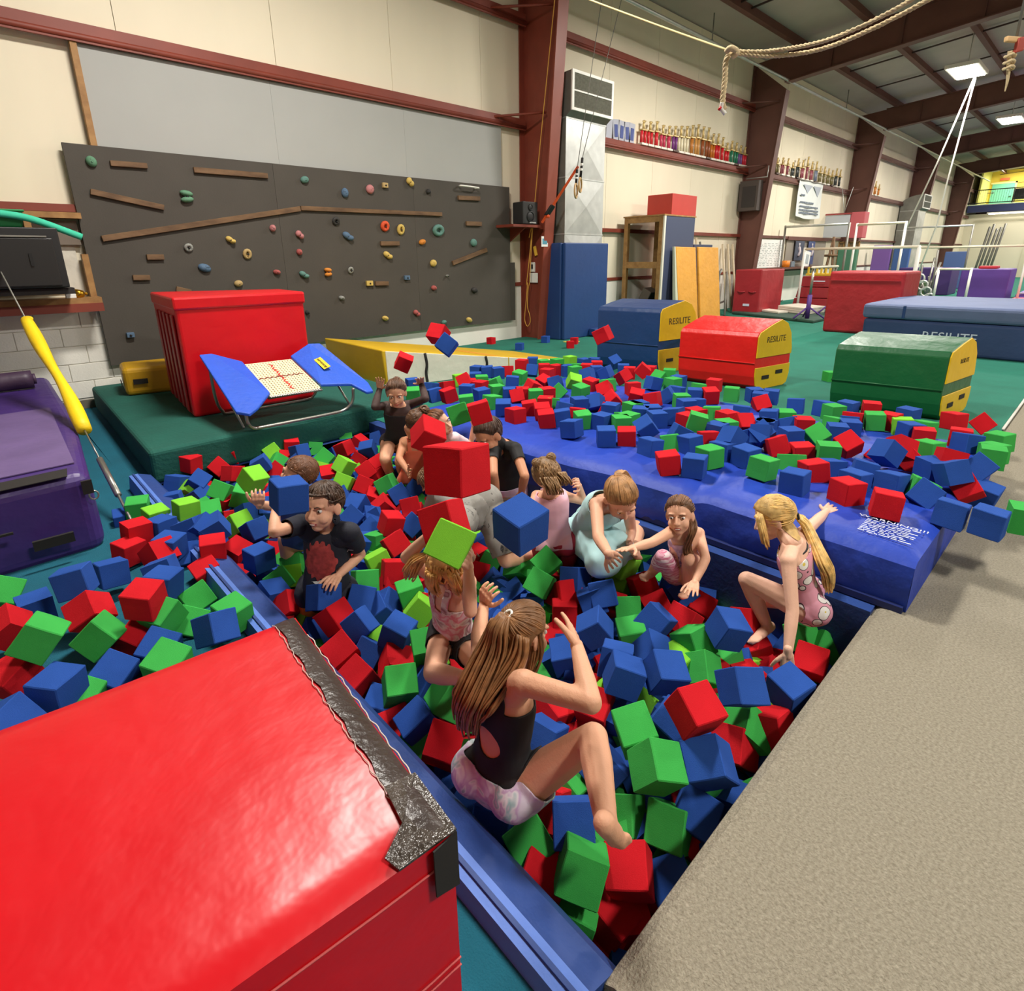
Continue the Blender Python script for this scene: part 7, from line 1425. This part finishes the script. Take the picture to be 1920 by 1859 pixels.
('g',3.123,3.561,0.318,-3.044,0.019,1.504,'rightmost upright green foam cube on the blue mat by the white wedge side','foam cubes on the blue mat'),
('r',4.601,1.178,0.322,-2.935,0.08,1.636,'upright red foam cube on the blue mat by the green barrel block','foam cubes on the blue mat'),
('r',3.855,2.828,0.326,2.646,0.736,2.294,'leftmost tilted red foam cube on the blue mat by the blue barrel block','foam cubes on the blue mat'),
('g',2.983,3.736,0.313,-3.131,0.124,2.468,'second from left of upright green foam cubes on mat by white wedge side','foam cubes on the blue mat'),
('l',4.705,0.888,0.315,3.088,0.053,0.354,'upright lime foam cube on the blue mat by the green barrel block','foam cubes on the blue mat'),
('g',4.782,0.351,0.299,3.103,0.075,1.104,'rightmost upright green foam cube on the blue mat by the beige carpet corner','foam cubes on the blue mat'),
('g',4.687,1.058,0.325,3.068,-0.006,0.384,'second from left of upright green foam cubes on mat by green barrel block','foam cubes on the blue mat'),
('b',1.441,4.481,-0.054,-2.033,0.037,1.189,'tilted blue foam cube in the pit by the trampoline base mat','foam cubes in the pit'),
('b',4.258,2.266,0.305,-3.095,0.096,1.066,'leftmost upright blue foam cube on the blue mat by the red barrel block','foam cubes on the blue mat'),
('g',1.905,4.322,-0.075,-0.588,-0.692,-0.112,'leftmost tilted green foam cube in the pit by the black leotard girl','foam cubes in the pit'),
('r',3.939,3.014,0.866,0.07,1.11,-1.235,'red foam cube flying before the blue barrel block','foam cubes in mid air'),
('r',4.122,2.595,0.326,-3.015,0.277,1.856,'rightmost upright red foam cube on the blue mat by the blue barrel block','foam cubes on the blue mat'),
('b',0.87,4.671,-0.104,-2.834,-0.141,2.324,'rightmost upright blue foam cube in the pit by the hidden brown haired boy','foam cubes in the pit'),
('g',4.809,0.77,0.293,-3.007,0.095,1.213,'rightmost upright green foam cube on the blue mat by the green barrel block','foam cubes on the blue mat'),
('r',1.251,4.591,-0.106,1.937,0.099,2.039,'second from left of tilted red foam cubes in pit by trampoline base mat','foam cubes in the pit'),
('b',2.258,4.225,-0.066,2.794,0.258,2.351,'leftmost tilted blue foam cube in the pit by the black leotard girl','foam cubes in the pit'),
('r',4.123,2.766,0.322,-2.944,-0.258,0.503,'second from left of upright red foam cubes on mat by blue barrel block','foam cubes on the blue mat'),
('r',2.119,4.382,-0.06,3.102,0.39,1.969,'leftmost tilted red foam cube in the pit by the black leotard girl','foam cubes in the pit'),
('r',3.452,3.587,0.303,-0.576,-0.196,-0.692,'leftmost tilted red foam cube on the blue mat by the bun girl','foam cubes on the blue mat'),
('r',1.014,4.797,-0.008,-3.106,-0.121,2.092,'leftmost upright red foam cube in the pit by the trampoline base mat','foam cubes in the pit'),
('r',4.638,1.875,0.313,2.677,-0.854,1.066,'rightmost tilted red foam cube on the blue mat by the red barrel block','foam cubes on the blue mat'),
('b',3.256,3.853,0.312,3.087,-0.01,1.31,'rightmost upright blue foam cube on the blue mat by the white wedge side','foam cubes on the blue mat'),
('r',3.021,4.045,0.32,2.92,0.008,1.292,'rightmost upright red foam cube on the blue mat by the white wedge side','foam cubes on the blue mat'),
('b',4.836,1.455,0.317,-3.026,0.065,1.145,'leftmost upright blue foam cube on the blue mat by the green barrel block','foam cubes on the blue mat'),
('b',1.812,4.604,-0.066,-2.922,-1.232,1.553,'upright blue foam cube in the pit by the trampoline base mat','foam cubes in the pit'),
('b',4.351,2.595,0.321,-2.978,-0.851,1.79,'rightmost tilted blue foam cube on the blue mat by the blue barrel block','foam cubes on the blue mat'),
('b',4.792,1.657,0.313,-2.983,0.052,1.862,'rightmost upright blue foam cube on the blue mat by the red barrel block','foam cubes on the blue mat'),
('r',1.217,4.809,-0.106,2.262,-0.755,2.299,'leftmost tilted red foam cube in the pit by the trampoline base mat','foam cubes in the pit'),
('g',3.932,3.242,0.329,3.07,-0.15,1.474,'second from left of upright green foam cubes on mat by bun girl','foam cubes on the blue mat'),
('r',4.58,2.303,0.332,3.088,-0.15,0.792,'upright red foam cube on the blue mat by the red barrel block','foam cubes on the blue mat'),
('g',2.814,4.315,0.316,3.004,0.015,2.545,'leftmost upright green foam cube on the blue mat by the white wedge side','foam cubes on the blue mat'),
('b',2.981,4.205,0.303,2.986,0.178,1.191,'second from left of upright blue foam cubes on mat by white wedge side','foam cubes on the blue mat'),
('r',1.355,4.896,-0.047,2.821,0.057,2.297,'second from left of upright red foam cubes in pit by trampoline base mat','foam cubes in the pit'),
('g',3.862,3.451,0.306,1.913,-0.727,2.062,'tilted green foam cube on the blue mat by the bun girl','foam cubes on the blue mat'),
('l',1.658,4.811,-0.08,2.256,-0.936,2.204,'tilted lime foam cube in the pit by the trampoline base mat','foam cubes in the pit'),
('r',5.163,0.66,0.306,-3.105,0.097,1.054,'leftmost upright red foam cube on the blue mat by the beige carpet corner','foam cubes on the blue mat'),
('r',1.825,4.807,-0.063,-3.049,-0.072,1.245,'rightmost upright red foam cube in the pit by the trampoline base mat','foam cubes in the pit'),
('b',4.564,2.625,0.307,-2.983,0.002,1.682,'rightmost upright blue foam cube on the blue mat by the blue barrel block','foam cubes on the blue mat'),
('r',3.777,3.71,0.319,-2.715,-0.261,1.312,'leftmost tilted red foam cube on the blue mat by the wedge thin end','foam cubes on the blue mat'),
('g',4.812,2.219,0.32,-3.103,0.023,1.899,'third from left of upright green foam cubes on mat by red barrel block','foam cubes on the blue mat'),
('r',4.386,2.983,0.32,3.118,0.103,0.904,'leftmost upright red foam cube on the blue mat by the blue barrel block','foam cubes on the blue mat'),
('g',4.757,2.517,0.319,-3.042,0.156,0.62,'leftmost upright green foam cube on the blue mat by the red barrel block','foam cubes on the blue mat'),
('b',3.088,4.429,0.308,-2.915,0.017,1.918,'leftmost upright blue foam cube on the blue mat by the white wedge side','foam cubes on the blue mat'),
('r',5.38,0.512,0.269,1.88,-0.705,1.459,'rightmost tilted red foam cube on the blue mat by the beige carpet corner','foam cubes on the blue mat'),
('g',4.35,3.25,0.316,-3.04,0.134,1.767,'upright green foam cube on the blue mat by the blue barrel block','foam cubes on the blue mat'),
('g',1.61,5.087,-0.066,-2.229,-1.145,0.995,'tilted green foam cube in the pit by the trampoline base mat','foam cubes in the pit'),
('r',3.24,4.361,0.306,-3.123,0.208,1.395,'leftmost upright red foam cube on the blue mat by the white wedge side','foam cubes on the blue mat'),
('b',3.741,3.956,0.34,-3.078,-0.064,2.315,'rightmost upright blue foam cube on the blue mat by the wedge thin end','foam cubes on the blue mat'),
('b',4.041,3.652,0.326,-2.307,-1.121,1.251,'leftmost tilted blue foam cube on the blue mat by the bun girl','foam cubes on the blue mat'),
('g',3.625,4.08,0.321,3.141,0.432,2.048,'tilted green foam cube on the blue mat by the wedge thin end','foam cubes on the blue mat'),
('r',4.274,3.402,0.312,3.087,-0.145,1.67,'rightmost upright red foam cube on the blue mat by the bun girl','foam cubes on the blue mat'),
('r',4.005,3.777,0.32,2.814,-0.263,1.645,'rightmost tilted red foam cube on the blue mat by the wedge thin end','foam cubes on the blue mat'),
('l',4.216,3.566,0.332,-2.784,-0.475,0.767,'tilted lime foam cube on the blue mat by the bun girl','foam cubes on the blue mat'),
('b',4.688,2.955,0.33,-1.829,-1.281,-0.124,'leftmost upright blue foam cube on the blue mat by the blue barrel block','foam cubes on the blue mat'),
('r',1.812,5.139,-0.096,2.508,-0.613,1.814,'rightmost tilted red foam cube in the pit by the trampoline base mat','foam cubes in the pit'),
('l',3.496,4.484,0.323,3.114,0.118,1.149,'upright lime foam cube on the blue mat by the white wedge side','foam cubes on the blue mat'),
('g',4.027,4.148,0.324,3.048,-0.169,1.864,'leftmost upright green foam cube on the blue mat by the wedge thin end','foam cubes on the blue mat'),
('r',4.754,3.356,0.328,2.615,-0.945,1.857,'rightmost tilted red foam cube on the blue mat by the blue barrel block','foam cubes on the blue mat'),
('g',4.975,3.078,0.318,2.388,-0.157,1.561,'tilted green foam cube on the blue mat by the blue barrel block','foam cubes on the blue mat'),
('b',4.785,3.607,0.332,3.092,-1.079,1.772,'leftmost tilted blue foam cube on the blue mat by the blue barrel block','foam cubes on the blue mat'),
('b',3.989,4.614,0.325,-3.102,0.092,2.419,'leftmost upright blue foam cube on the blue mat by the wedge thin end','foam cubes on the blue mat'),
('b',4.359,4.291,0.327,-1.339,-1.143,0.49,'tilted blue foam cube on the blue mat by the wedge thin end','foam cubes on the blue mat'),
('r',4.186,4.526,0.31,-3.05,0.142,1.511,'upright red foam cube on the blue mat by the wedge thin end','foam cubes on the blue mat'),
('g',4.857,4.065,0.306,-3.038,0.137,1.401,'rightmost upright green foam cube on the blue mat by the wedge thin end','foam cubes on the blue mat'),
('b',5.447,3.982,0.317,2.747,-0.606,1.426,'second from left of tilted blue foam cubes on mat by blue barrel block','foam cubes on the blue mat'),
('g',7.616,2.281,0.058,0,-0,0.948,'upright green foam cube on the green floor by the red steel column','foam cubes on the green floor'),
('b',6.784,6.977,0.058,0,-0,0.487,'leftmost upright blue foam cube on the green floor by the red steel column','foam cubes on the green floor'),
('r',7.538,6.475,0.058,0,-0,0.838,'second from left of upright red foam cubes on the green floor by red steel column','foam cubes on the green floor'),
('r',7.961,6.741,0.058,0,-0,0.445,'rightmost upright red foam cube on the green floor by the red steel column','foam cubes on the green floor'),
('r',6.941,7.903,0.058,0,-0,0.131,'leftmost upright red foam cube on the green floor by the red steel column','foam cubes on the green floor'),
('b',7.746,7.266,0.058,0,-0,0.28,'rightmost upright blue foam cube on the green floor by the red steel column','foam cubes on the green floor'),
('g',0.902,0.725,-0.329,0.985,-1.293,-0.49,'upright green foam cube in the pit by the near end of edge pad','foam cubes in the pit'),
('r',0.88,0.826,-0.255,-2.257,1.251,1.332,'upright red foam cube in the pit by the near end of edge pad','foam cubes in the pit'),
('b',0.891,1.057,-0.255,-2,0.106,-1.089,'leftmost tilted blue foam cube in the pit by the near end of edge pad','foam cubes in the pit'),
('r',1.357,0.594,-0.339,0.414,-0.445,-1.802,'leftmost tilted red foam cube in the pit by the beige carpet edge','foam cubes in the pit'),
('r',1.041,0.978,-0.255,-2.796,0.477,3.068,'leftmost tilted red foam cube in the pit by the near end of edge pad','foam cubes in the pit'),
('r',1.058,0.967,-0.255,-2.274,-0.101,-1.187,'second from left of tilted red foam cubes in pit by near end of edge pad','foam cubes in the pit'),
('g',1.167,0.993,-0.278,-0.465,0.43,-1.566,'second from left of tilted green foam cubes in pit by near end of edge pad','foam cubes in the pit'),
('b',1.24,0.983,-0.308,-0.912,-0.075,-0.243,'third from left of tilted blue foam cubes in pit by near end of edge pad','foam cubes in the pit'),
('b',1.24,1.159,-0.235,2.088,-0.062,1.749,'leftmost tilted blue foam cube in the pit by the girl in black top','foam cubes in the pit'),
('r',0.88,1.615,-0.266,-1.13,-0.224,-0.431,'rightmost tilted red foam cube in the pit by the taped red block','foam cubes in the pit'),
('g',1.115,1.458,-0.252,1.916,0.623,1.553,'rightmost tilted green foam cube in the pit by the girl in black top','foam cubes in the pit'),
('r',1.347,1.223,-0.236,-1.139,-0.335,1.432,'second from left of tilted red foam cubes in pit by girl in black top','foam cubes in the pit'),
('b',1.475,0.78,-0.072,0.3,0.418,-1.445,'second from left of tilted blue foam cubes in pit by beige carpet edge','foam cubes in the pit'),
('b',0.878,1.741,-0.251,1.645,0.259,-0.844,'upright blue foam cube in the pit by the taped red block','foam cubes in the pit'),
('r',1.827,0.559,-0.168,-1.076,-1.082,1.039,'rightmost tilted red foam cube in the pit by the beige carpet edge','foam cubes in the pit'),
('b',1.039,1.658,-0.19,-0.829,0.682,-0.824,'rightmost tilted blue foam cube in the pit by the taped red block','foam cubes in the pit'),
('b',1.614,1.38,-0.202,0.766,1.186,0.021,'rightmost tilted blue foam cube in the pit by the girl in black top','foam cubes in the pit'),
('r',1.038,1.872,-0.208,-0.247,-0.416,2.68,'third from left of tilted red foam cubes in pit by taped red block','foam cubes in the pit'),
('g',0.263,2.199,0.05,-1.204,0.362,-0.828,'rightmost tilted green cube on the left floor pile by the taped red block top edge','foam cubes on the left floor pile'),
('g',1.891,0.878,-0.142,-0.752,-0.661,0.719,'leftmost tilted green foam cube in the pit by the crouching blonde girl','foam cubes in the pit'),
('b',-0.196,2.246,0.05,-1.837,-0.997,2.475,'second from left of tilted blue foam cubes at left by taped red block top edge','foam cubes on the left floor pile'),
('l',1.908,0.966,-0.142,0.063,-0.154,-0.211,'upright lime foam cube in the pit by the small smiling girl','foam cubes in the pit'),
('b',1.002,2.037,-0.234,-0.817,-0.328,2.051,'leftmost tilted blue foam cube in the pit by the taped red block','foam cubes in the pit'),
('r',2.349,0.601,-0.202,-1.626,0.886,0.11,'rightmost tilted red foam cube in the pit by the crouching blonde girl','foam cubes in the pit'),
('r',1.851,1.596,-0.21,-1.572,0.243,0.783,'upright red foam cube in the pit by the girl in pink tank','foam cubes in the pit'),
('r',-0.17,2.53,0.05,1.193,-0.054,2.189,'leftmost tilted red cube on the left floor pile by the taped red block top edge','foam cubes on the left floor pile'),
('r',2.059,1.456,-0.207,1.838,-0.016,-1.345,'upright red foam cube in the pit by the girl in aqua dress','foam cubes in the pit'),
('g',0.327,2.563,0.05,1.934,1.036,0.909,'leftmost tilted green foam cube on the left floor pile by the blue edge pad','foam cubes on the left floor pile'),
('b',1.193,2.283,-0.212,0.512,0.917,0.204,'leftmost tilted blue foam cube in the pit by the girl holding lime cube','foam cubes in the pit'),
('g',2.603,0.635,-0.279,-0.664,-0.757,-0.036,'rightmost tilted green foam cube in the pit by the crouching blonde girl','foam cubes in the pit'),
('b',1.252,2.291,-0.213,2.584,-0.795,2.613,'rightmost tilted blue foam cube in the pit by the girl holding lime cube','foam cubes in the pit'),
('g',2.587,0.709,-0.249,-3.109,0.453,1.315,'second from left of tilted green foam cubes in pit by crouching blonde girl','foam cubes in the pit'),
('r',2.403,1.163,-0.228,2.335,0.951,1.083,'rightmost tilted red foam cube in the pit by the small smiling girl','foam cubes in the pit'),
('r',2.674,0.721,-0.249,-0.89,1.127,0.536,'third from left of tilted red foam cubes in pit by crouching blonde girl','foam cubes in the pit'),
('l',2.257,1.56,-0.218,0.186,0.545,-2.795,'leftmost tilted lime foam cube in the pit by the girl in aqua dress','foam cubes in the pit'),
('b',2.738,0.61,-0.249,0.45,-0.057,0.384,'rightmost tilted blue foam cube in the pit by the crouching blonde girl','foam cubes in the pit')]
first=None
for i,(c,x,y,z,rx,ry,rz,lab,grp) in enumerate(CUBES):
    if first is None:
        o=bpy.data.objects.new('foam_cube',CM[0]); first=o
    else:
        o=first.copy(); o.data=CM[(i*7)%12]
    COL.objects.link(o); o.location=(x,y,z); o.rotation_euler=(rx,ry,rz)
    o.material_slots[0].link='OBJECT'; o.material_slots[0].material=FM[c]
    o['label']=lab; o['category']='foam cube'; o['group']=grp
# smaller and buried cubes: one uncounted heap
REST=[('r',1.331,2.394,-0.2,-0.46,0.453,-0.133),
('r',0.882,2.624,-0.2,2.422,-0.668,-0.928),
('g',2.766,1.126,-0.307,0.481,-0.646,0.479),
('b',2.652,1.223,-0.261,0.625,0.301,1.644),
('g',2.915,0.7,-0.307,0.764,0.209,1.255),
('b',2.28,1.684,-0.199,-1.525,-0.369,2.44),
('g',1.95,2.029,-0.171,1.047,-0.636,0.66),
('r',-0.163,2.924,0.05,-2.586,0.88,0.453),
('b',0.843,2.751,-0.176,-1.839,0.282,-1.512),
('r',3.046,0.623,-0.307,2.497,0.372,1.949),
('b',2.307,1.788,-0.175,-0.967,0.797,-0.109),
('b',0.418,2.966,0.05,1.305,-0.25,-0.429),
('g',2.826,1.254,-0.261,1.793,-1.243,2.375),
('g',2.845,1.226,-0.261,-0.425,-0.269,1.03),
('r',2.846,1.319,-0.261,1.678,-1.24,-2.696),
('g',2.377,1.809,-0.175,-2.37,-0.595,-2.821),
('l',0.998,2.898,-0.199,-1.513,-0.951,1.091),
('g',2.661,1.635,-0.218,-1.097,-0.574,-1.12),
('b',-0.067,3.124,0,0,-0,0.093),
('g',1.048,2.941,-0.177,-1.14,0.682,-1.952),
('g',2.61,1.786,-0.19,2.083,0.016,-2.548),
('r',0.452,3.181,0.05,-0.189,-0.691,-1.034),
('g',3.348,0.088,0.32,0,-0,0.254),
('g',1.534,2.879,-0.181,-2.536,1.331,-2.279),
('b',1.464,2.917,-0.181,2.083,-1.103,-0.611),
('b',0.756,3.298,0.05,2.961,0.423,2.781),
('b',0.702,3.334,0.05,1.015,-0.369,0.646),
('b',0.645,3.373,0.05,2.878,-0.306,-0.507),
('b',1.603,3.076,-0.188,-2.226,0.618,1.166),
('r',0.847,3.295,-0.139,-1.927,1.144,1.73),
('b',3.664,0.426,0.37,2.6,-1.127,1.258),
('r',0.422,3.561,0.05,2.567,1.474,2.751),
('b',3.419,1.543,0.37,1.321,0.724,-0.436),
('b',1.673,3.206,-0.17,-1.041,-0.709,1.178),
('b',1.676,3.215,-0.17,-1.771,-0.276,-0.075),
('b',3.785,0.76,0.37,0.311,-0.672,2.408),
('g',3.702,1.053,0.32,0,-0,0.498),
('b',3.813,0.538,0.32,0,-0,0.935),
('r',1.825,3.267,-0.157,1.342,0.681,2.527),
('r',3.889,0.477,0.37,0.666,-1.236,-0.209),
('b',3.65,1.451,0.37,1.471,0.291,0.182),
('b',3.654,1.451,0.37,0.759,0.663,0.336),
('r',3.932,0.726,0.37,2.6,0.395,-0.867),
('g',1.167,3.702,-0.166,-0.783,1.023,0.159),
('b',3.648,1.764,0.32,0,-0,1.553),
('r',1.845,3.444,-0.158,0.452,-1.075,-1.085),
('g',3.61,1.897,0.37,0.228,-0.001,0.518),
('g',3.336,2.357,0.32,0,-0,0.938),
('b',3.873,1.346,0.32,0,-0,0.931),
('g',1.151,3.806,-0.166,-1.846,0.1,-2.779),
('b',3.29,2.495,0.32,0,-0,1.568),
('b',2.155,3.358,-0.158,2.472,-0.798,-0.383),
('b',1.682,3.592,-0.144,0.785,-0.441,-0.472),
('g',3.765,1.753,0.32,0,-0,1.037),
('g',3.445,2.365,0.32,0,-0,1.503),
('g',2.142,3.49,-0.158,1.847,0.158,-0.874),
('r',3.738,2.043,0.32,0,-0,1.358),
('b',3.966,1.559,0.32,0,-0,0.317),
('b',3.628,2.237,0.32,0,-0,0.997),
('b',3.967,1.562,0.32,0,-0,1.369),
('r',2.207,3.516,-0.149,-0.035,-0.212,-1.197),
('g',4.303,0.33,0.32,0,-0,0.179),
('b',4.192,1.156,0.32,0,-0,0.481),
('b',3.655,2.403,0.32,0,-0,0.495),
('r',1.014,4.083,-0.135,1.668,-1.351,-0.969),
('r',4.001,1.864,0.32,0,-0,1.24),
('r',4.209,1.388,0.32,0,-0,0.611),
('r',3.919,2.077,0.32,0,-0,1.196),
('r',2.043,3.749,-0.144,3.024,-1.138,2.354),
('b',3.758,2.363,0.32,0,-0,0.834),
('b',3.591,2.642,0.32,0,-0,0.298),
('b',4.359,1.127,0.32,0,-0,0.51),
('g',3.742,2.537,0.32,0,-0,1.337),
('r',4.485,0.717,0.32,0,-0,0.299),
('b',3.808,2.522,0.32,0,-0,1.168),
('b',1.683,4.088,-0.142,-1.36,-0.645,-0.865),
('b',3.572,2.956,0.32,0,-0,1.069),
('r',1.816,4.093,-0.142,1.98,-0.032,-0.312),
('r',3.394,3.181,0.32,0,-0,0.591),
('b',0.961,4.432,-0.159,-1.164,1.025,-0.659),
('b',4.128,2.277,0.32,0,-0,1.025),
('l',1.803,4.252,-0.142,-0.47,0.496,-0.059),
('l',0.935,4.538,-0.135,2.202,-0.933,2.958),
('r',4.768,0.982,0.32,0,-0,1.394),
('g',4.266,2.401,0.32,0,-0,0.812),
('r',1.557,4.5,-0.142,-0.5,-0.688,-0.012),
('g',3.539,3.442,0.32,0,-0,0.95),
('r',2.182,4.249,-0.142,0.341,0.938,2.6),
('g',4.753,1.357,0.32,0,-0,1.001),
('r',3.969,2.988,0.37,2.251,0.787,-2.144),
('r',3.508,3.58,0.32,0,-0,0.749),
('r',3.665,3.421,0.32,0,-0,1.202),
('b',3.43,3.663,0.32,0,-0,0.896),
('b',1.756,4.578,-0.145,-2.704,0.646,-3.01),
('g',1.643,4.691,-0.145,0.938,-0.615,0.586),
('b',5.036,0.924,0.32,0,-0,1.261),
('b',4.952,1.316,0.32,0,-0,1.397),
('g',3.421,3.834,0.32,0,-0,1.217),
('b',4.538,2.429,0.32,0,-0,0.542),
('b',4.789,1.953,0.32,0,-0,0.296),
('r',1.726,4.725,-0.145,0.766,0.265,-0.233),
('b',2.128,4.55,-0.142,-2.062,-0.08,0.06),
('r',5.049,1.177,0.32,0,-0,0.359),
('b',3.24,4.049,0.32,0,-0,0.586),
('b',4.952,1.928,0.32,0,-0,0.294),
('b',4.913,2.055,0.32,0,-0,0.852),
('r',3.435,4.087,0.32,0,-0,0.299),
('r',0.909,5.136,-0.148,1.418,0.508,-0.514),
('r',3.356,4.225,0.37,-0.769,-0.909,1.527),
('g',2.049,4.846,-0.15,-0.655,1.236,-2.521),
('r',2.405,4.651,-0.138,1.643,-0.56,2.037),
('r',3.424,4.228,0.32,0,-0,1.031),
('b',2.601,4.64,-0.142,1.163,0.471,0.132),
('r',1.99,5.009,-0.155,2.707,-0.745,-2.228),
('g',2.372,4.872,-0.148,-3.139,-0.371,-1.854),
('b',3.054,4.675,0.32,0,-0,1.264),
('g',4.822,2.82,0.32,0,-0,1.379),
('g',3.624,4.284,0.32,0,-0,0.944),
('b',2.124,5.078,-0.15,-1.278,0.695,2.238),
('r',5.043,2.507,0.32,0,-0,0.178),
('b',4.409,3.551,0.37,1.169,0.327,0.221),
('b',4.954,2.839,0.32,0,-0,0.042),
('b',3.682,4.451,0.32,0,-0,0.907),
('g',1.19,5.569,-0.145,2.419,0.781,2.892),
('r',4.344,4.051,0.32,0,-0,0.294),
('r',4.995,3.286,0.37,-0.039,-0.686,2.156),
('b',4.035,4.503,0.32,0,-0,1.2),
('g',5.202,3.091,0.32,0,-0,0.477),
('r',5.009,3.46,0.32,0,-0,0.568),
('g',4.657,3.937,0.32,0,-0,1.244),
('b',4.824,3.757,0.32,0,-0,0.891),
('b',3.942,4.735,0.32,0,-0,0.382),
('b',4.651,4.043,0.32,0,-0,1.182),
('r',4.592,4.141,0.32,0,-0,1.446),
('r',5.21,3.338,0.32,0,-0,0.359),
('r',4.535,4.271,0.32,0,-0,0.851),
('r',4.855,3.923,0.32,0,-0,0.578),
('b',5.11,3.613,0.32,0,-0,0.637),
('r',5.062,3.944,0.32,0,-0,0.699),
('g',4.726,4.457,0.32,0,-0,1.144),
('r',4.564,4.66,0.32,0,-0,0.4),
('g',4.886,4.395,0.32,0,-0,1.353),
('b',5.121,4.176,0.32,0,-0,1.4),
('b',5.219,4.108,0.32,0,-0,0.495),
('b',4.762,4.675,0.32,0,-0,0.715),
('l',5.128,4.405,0.32,0,-0,1.389)]
R=random.Random(3)
PT=np.array([(q[1],q[2],q[3]) for q in CUBES if q[8]=='foam cubes in the pit'])
def surf(x,y):
    d=np.hypot(PT[:,0]-x,PT[:,1]-y); w_=1/(d+.05)**3; return float((PT[:,2]*w_).sum()/w_.sum())
x=.80
while x<2.62:
    y=.52
    while y<4.74:
        sf=surf(x,y)
        for zz in (sf-.15,sf-.26,sf-.37):
            REST.append((R.choice('bbbbbrrrrgggl'),x+R.uniform(-.02,.02),y+R.uniform(-.02,.02),zz+R.uniform(-.025,.015),R.uniform(0,3),R.uniform(0,3),R.uniform(0,3)))
        y+=.118
    x+=.118
heap=bpy.data.meshes.new('foam_cube_heap'); vs=[];fs=[];mi=[]
hc=CUBE/2*.985
base=[Vector((sx*hc,sy*hc,sz*hc)) for sz in (-1,1) for sy in (-1,1) for sx in (-1,1)]
bf=[(0,2,3,1),(4,5,7,6),(0,1,5,4),(2,6,7,3),(0,4,6,2),(1,3,7,5)]
from mathutils import Euler
for (c,x,y,z,rx,ry,rz) in REST:
    M=Euler((rx,ry,rz)).to_matrix(); o_=len(vs); p=Vector((x,y,z)); vs+=[tuple(M@b+p) for b in base]; fs+=[tuple(q+o_ for q in f) for f in bf]; mi+=['rbgl'.index(c)]*6
heap.from_pydata(vs,[],fs)
for k_ in 'rbgl': heap.materials.append(FM[k_])
heap.polygons.foreach_set('material_index',mi); heap.update()
ho=bpy.data.objects.new('foam_cube_heap',heap); COL.objects.link(ho); ho['kind']='stuff'; ho['label']='deep heap of red, blue and green foam cubes filling the pit underneath'; ho['category']='foam cubes'
# pencilled letters on one green cube
L_=([0.0081, 2.3231, 0.0246], [0.6873, -0.5868, -0.4281], [0.7244, 0.5967, 0.3452], 'leftmost tilted green cube on the left floor pile by the taped red block top edge')
lt=text('FHOC',.032,frame(L_[0],L_[1],L_[2]),'letters',mat('faded_green_ink',(30,120,56),.9),None,depth=.0004)
lt.parent=None
for o in COL.objects:
    if o.get('label')==L_[3]:
        lt.parent=o; lt.matrix_parent_inverse=Matrix.LocRotScale(o.location,o.rotation_euler,None).inverted(); lt.name='letters'
